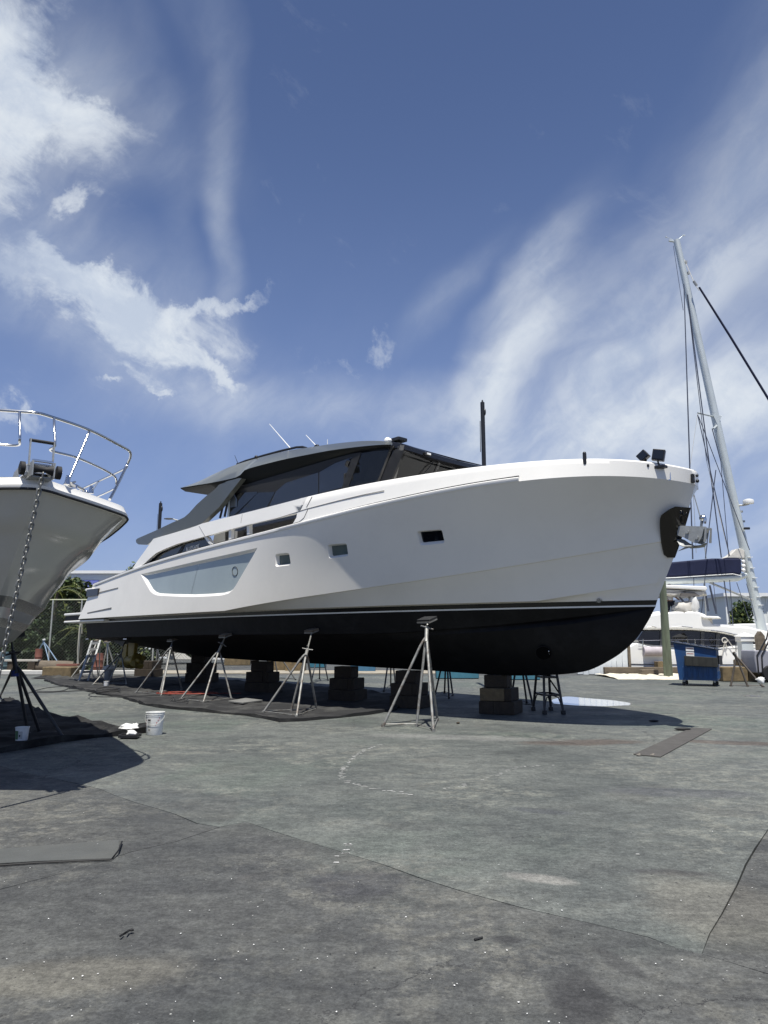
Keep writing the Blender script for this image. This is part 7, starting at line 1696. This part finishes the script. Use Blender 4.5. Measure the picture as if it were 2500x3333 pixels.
MB().prism([dv(-.20, -.12, 1.50), dv(W_ + .12, -.10, 1.235), dv(W_ + .12, -.10, 1.27), dv(-.20, -.12, 1.545)], dy_ * (Dp + .2)).build('lid', mat('lid_blue_black', (.012, .022, .045), .45, var=.3), dm, bevel=.01)
for i in range(6):
    k = (i + .5) / 6; a0 = dv(-.2 + (W_ + .32) * k, -.1, 1.545 - .275 * k); MB().tube([a0 + Vector((0, 0, .01)), a0 + dy_ * (Dp + .15) + Vector((0, 0, .01))], .02, 5).build('lid_rib', MATS['lid_blue_black'], dm)
for z0_, z1_ in ((1.20, 1.34), (1.02, 1.17)): st_ = MB().prism([dv(.28, -.062, z0_), dv(.54, -.062, z0_ - .01), dv(.54, -.062, z1_ - .01), dv(.28, -.062, z1_)], dy_ * -.004).build('sticker', plastic_w, dm); MB().prism([dv(.30, -.068, z0_ + .08), dv(.52, -.068, z0_ + .075), dv(.52, -.068, z0_ + .10), dv(.30, -.068, z0_ + .105)], dy_ * -.002).build('sticker_print', mat('faded_red', (.4, .15, .12), .6), st_)
for a_, b_ in ((.12, .08), (W_ - .12, .08), (.12, Dp - .15), (W_ - .1, Dp - .15)):
    cs = MB().lathe([(.07, -.03), (.075, 0), (.07, .03)], dv(a_, b_, .078), 14, 'X').build('caster', rubber, dm, smooth=40); MB().box(dv(a_, b_, .16), (.06, .08, .08)).build('caster_fork', galv, cs)
MB().box(dv(W_ + .1, .3, .9), (.12, .1, .3)).build('hinge_bracket', darkst, dm)
# white capped post
b = G(2443, 2206); ps = thing('dock_pedestal', b, 0, 'white square dock post with a stepped cap near the right edge', 'post')
MB().box((b.x, b.y + .2, .78), (.50, .42, 1.5)).build('post', mat('pale_grey_paint', (.55, .60, .62), .6, var=.06), ps, bevel=.01)
MB().box((b.x, b.y + .2, 1.62), (.60, .5, .20)).build('cap', plastic_w, ps, bevel=.01)
MB().add([(b.x - .34, b.y - .09, 1.73), (b.x + .34, b.y - .09, 1.73), (b.x + .34, b.y + .49, 1.73), (b.x - .34, b.y + .49, 1.73), (b.x, b.y + .2, 1.90)], [(0, 1, 4), (1, 2, 4), (2, 3, 4), (3, 0, 4), (3, 2, 1, 0)]).build('cap_peak', plastic_w, ps)
b = P3(2483, 2120, 30.5); tag(MB().prism([(b.x - .15, 30.5, 0), (b.x + .15, 30.5, 0), (b.x + .15, 30.5, 1.75), (b.x, 30.5, 1.95), (b.x - .15, 30.5, 1.75)], (0, .3, 0)).build('timber_post', timber, None, world=False, bevel=.015), 'pointed weathered timber post at the right edge', 'post')
c = G(2425, 2219)
for i, (dx2, w) in enumerate(((-.32, .95), (.50, .68))): tag(MB().box((c.x + dx2, c.y + .35, .28), (w, .7, .54), R(-4 + 7 * i)).build('concrete_block', block_c, None, world=False, bevel=.03), ('broad' if i == 0 else 'narrower') + ' mossy concrete block behind the rusty stand', 'block')
tag(MB().box((c.x + .45, c.y + .7, .70), (.8, .5, .24), R(10)).build('concrete_block', block_c, None, world=False, bevel=.05), 'sloping brown block lying on top of the mossy blocks', 'block')
# utility cart at the right edge
b = G(2500, 2222); ct = thing('utility_cart', b, 0, 'grey utility cart with black roof frame cut off by the right edge', 'cart'); gm = mat('cart_grey_paint', (.30, .30, .33), .45, var=.08)
MB().prism([(b.x - .38, b.y, .35), (b.x + 1.8, b.y, .35), (b.x + 1.8, b.y, .95), (b.x + .9, b.y, 1.0), (b.x + .7, b.y, 1.15), (b.x - .38, b.y, 1.2), (b.x - .42, b.y, .9)], (0, 1.1, 0)).build('body', gm, ct, bevel=.05)
MB().tube([(b.x - .33, b.y - .02, .3), (b.x - .33, b.y - .02, 1.0), (b.x + .1, b.y - .02, 1.65), (b.x + .2, b.y - .02, 1.95)], .028, 6).tube([(b.x - .18, b.y - .02, .3), (b.x - .15, b.y - .02, 1.0), (b.x + .2, b.y - .02, 1.6)], .028, 6).build('frame', plastic_k, ct, smooth=60)
for x_ in (.12, 1.45):
    wq = MB().lathe([(.12, -.10), (.30, -.10), (.32, -.05), (.32, .05), (.30, .10), (.12, .10)], (b.x + x_, b.y - .02, .322), 22, 'Y').build('wheel', rubber, ct, smooth=40); MB().lathe([(.14, -.12), (.10, -.13), (.02, -.13)], (b.x + x_, b.y - .02, .322), 16, 'Y').build('rim', galv, wq)
rag(G(2477, 2215, .35), .11, 'white_float', 'white round float hanging low in front of the cart', plastic_w, cat='float', seed=22, sq=(1, 1, 1)); 
# white ribbed building right
Yr = 60; x0, x1 = AY(2374, 2081, Yr).x, AY(2374, 2081, Yr).x + 26; zt_ = AY(2400, 1942, Yr).z
wb = thing('ribbed_building', (x0, Yr, 0), 0, 'pale ribbed metal building behind the mast at the right', 'building')
MB().box(((x0 + x1) / 2, Yr + 6, zt_ / 2), (x1 - x0, 12, zt_)).build('wall', wallr, wb)
rm = None
for i in range(34):
    x = x0 + .35 + i * .75
    if rm is None: o = MB().box((0, 0, 0), (.08, .06, zt_ - .1)).build('rib', wallr, wb, world=False); rm = o
    else: o = copy_obj(rm, wb)
    o.location = (x - x0, -.03, zt_ / 2)
MB().box(((x0 + x1) / 2 - .1, Yr + 5.8, zt_ + .14), (x1 - x0 + .6, 12.6, .28)).build('roof_edge', plastic_w, wb)
MB().box((x0 - .12, Yr - .15, zt_ / 2), (.10, .10, zt_)).build('downpipe', plastic_w, wb)
# distant low shore so that the horizon is not bare
q = MB(); rnd = random.Random(3); n = 200; 
sh_m = mat('distant_shore_green', (.03, .045, .025), .9, var=.4, vscale=.05)
for i in range(n + 1):
    x = -260 + 620 * i / n; q.v += [(x, 240, 0), (x, 240 + rnd.uniform(-3, 3), 3.0 + 2.0 * mnoise.noise(Vector((x * .03, 0, 0))) + rnd.uniform(-.6, .6)), (x, 252, 0)]
q.f = [(3 * i + a, 3 * i + 3 + a, 3 * i + 4 + a, 3 * i + 1 + a) for i in range(n) for a in (0, 1)]; q.m = [0] * len(q.f)
tag(q.build('distant_treeline', sh_m, None, world=False), None, None, kind='stuff')
for o in bpy.data.objects:
    if o.get('kind') == 'stuff' and not o.parent and not o.get('label'): o['label'] = {'shell_gravel': 'strip of white shell gravel along the dock edge', 'distant_treeline': 'low dark treeline along the horizon'}.get(o.name, '')

for o in bpy.data.objects:
    pass
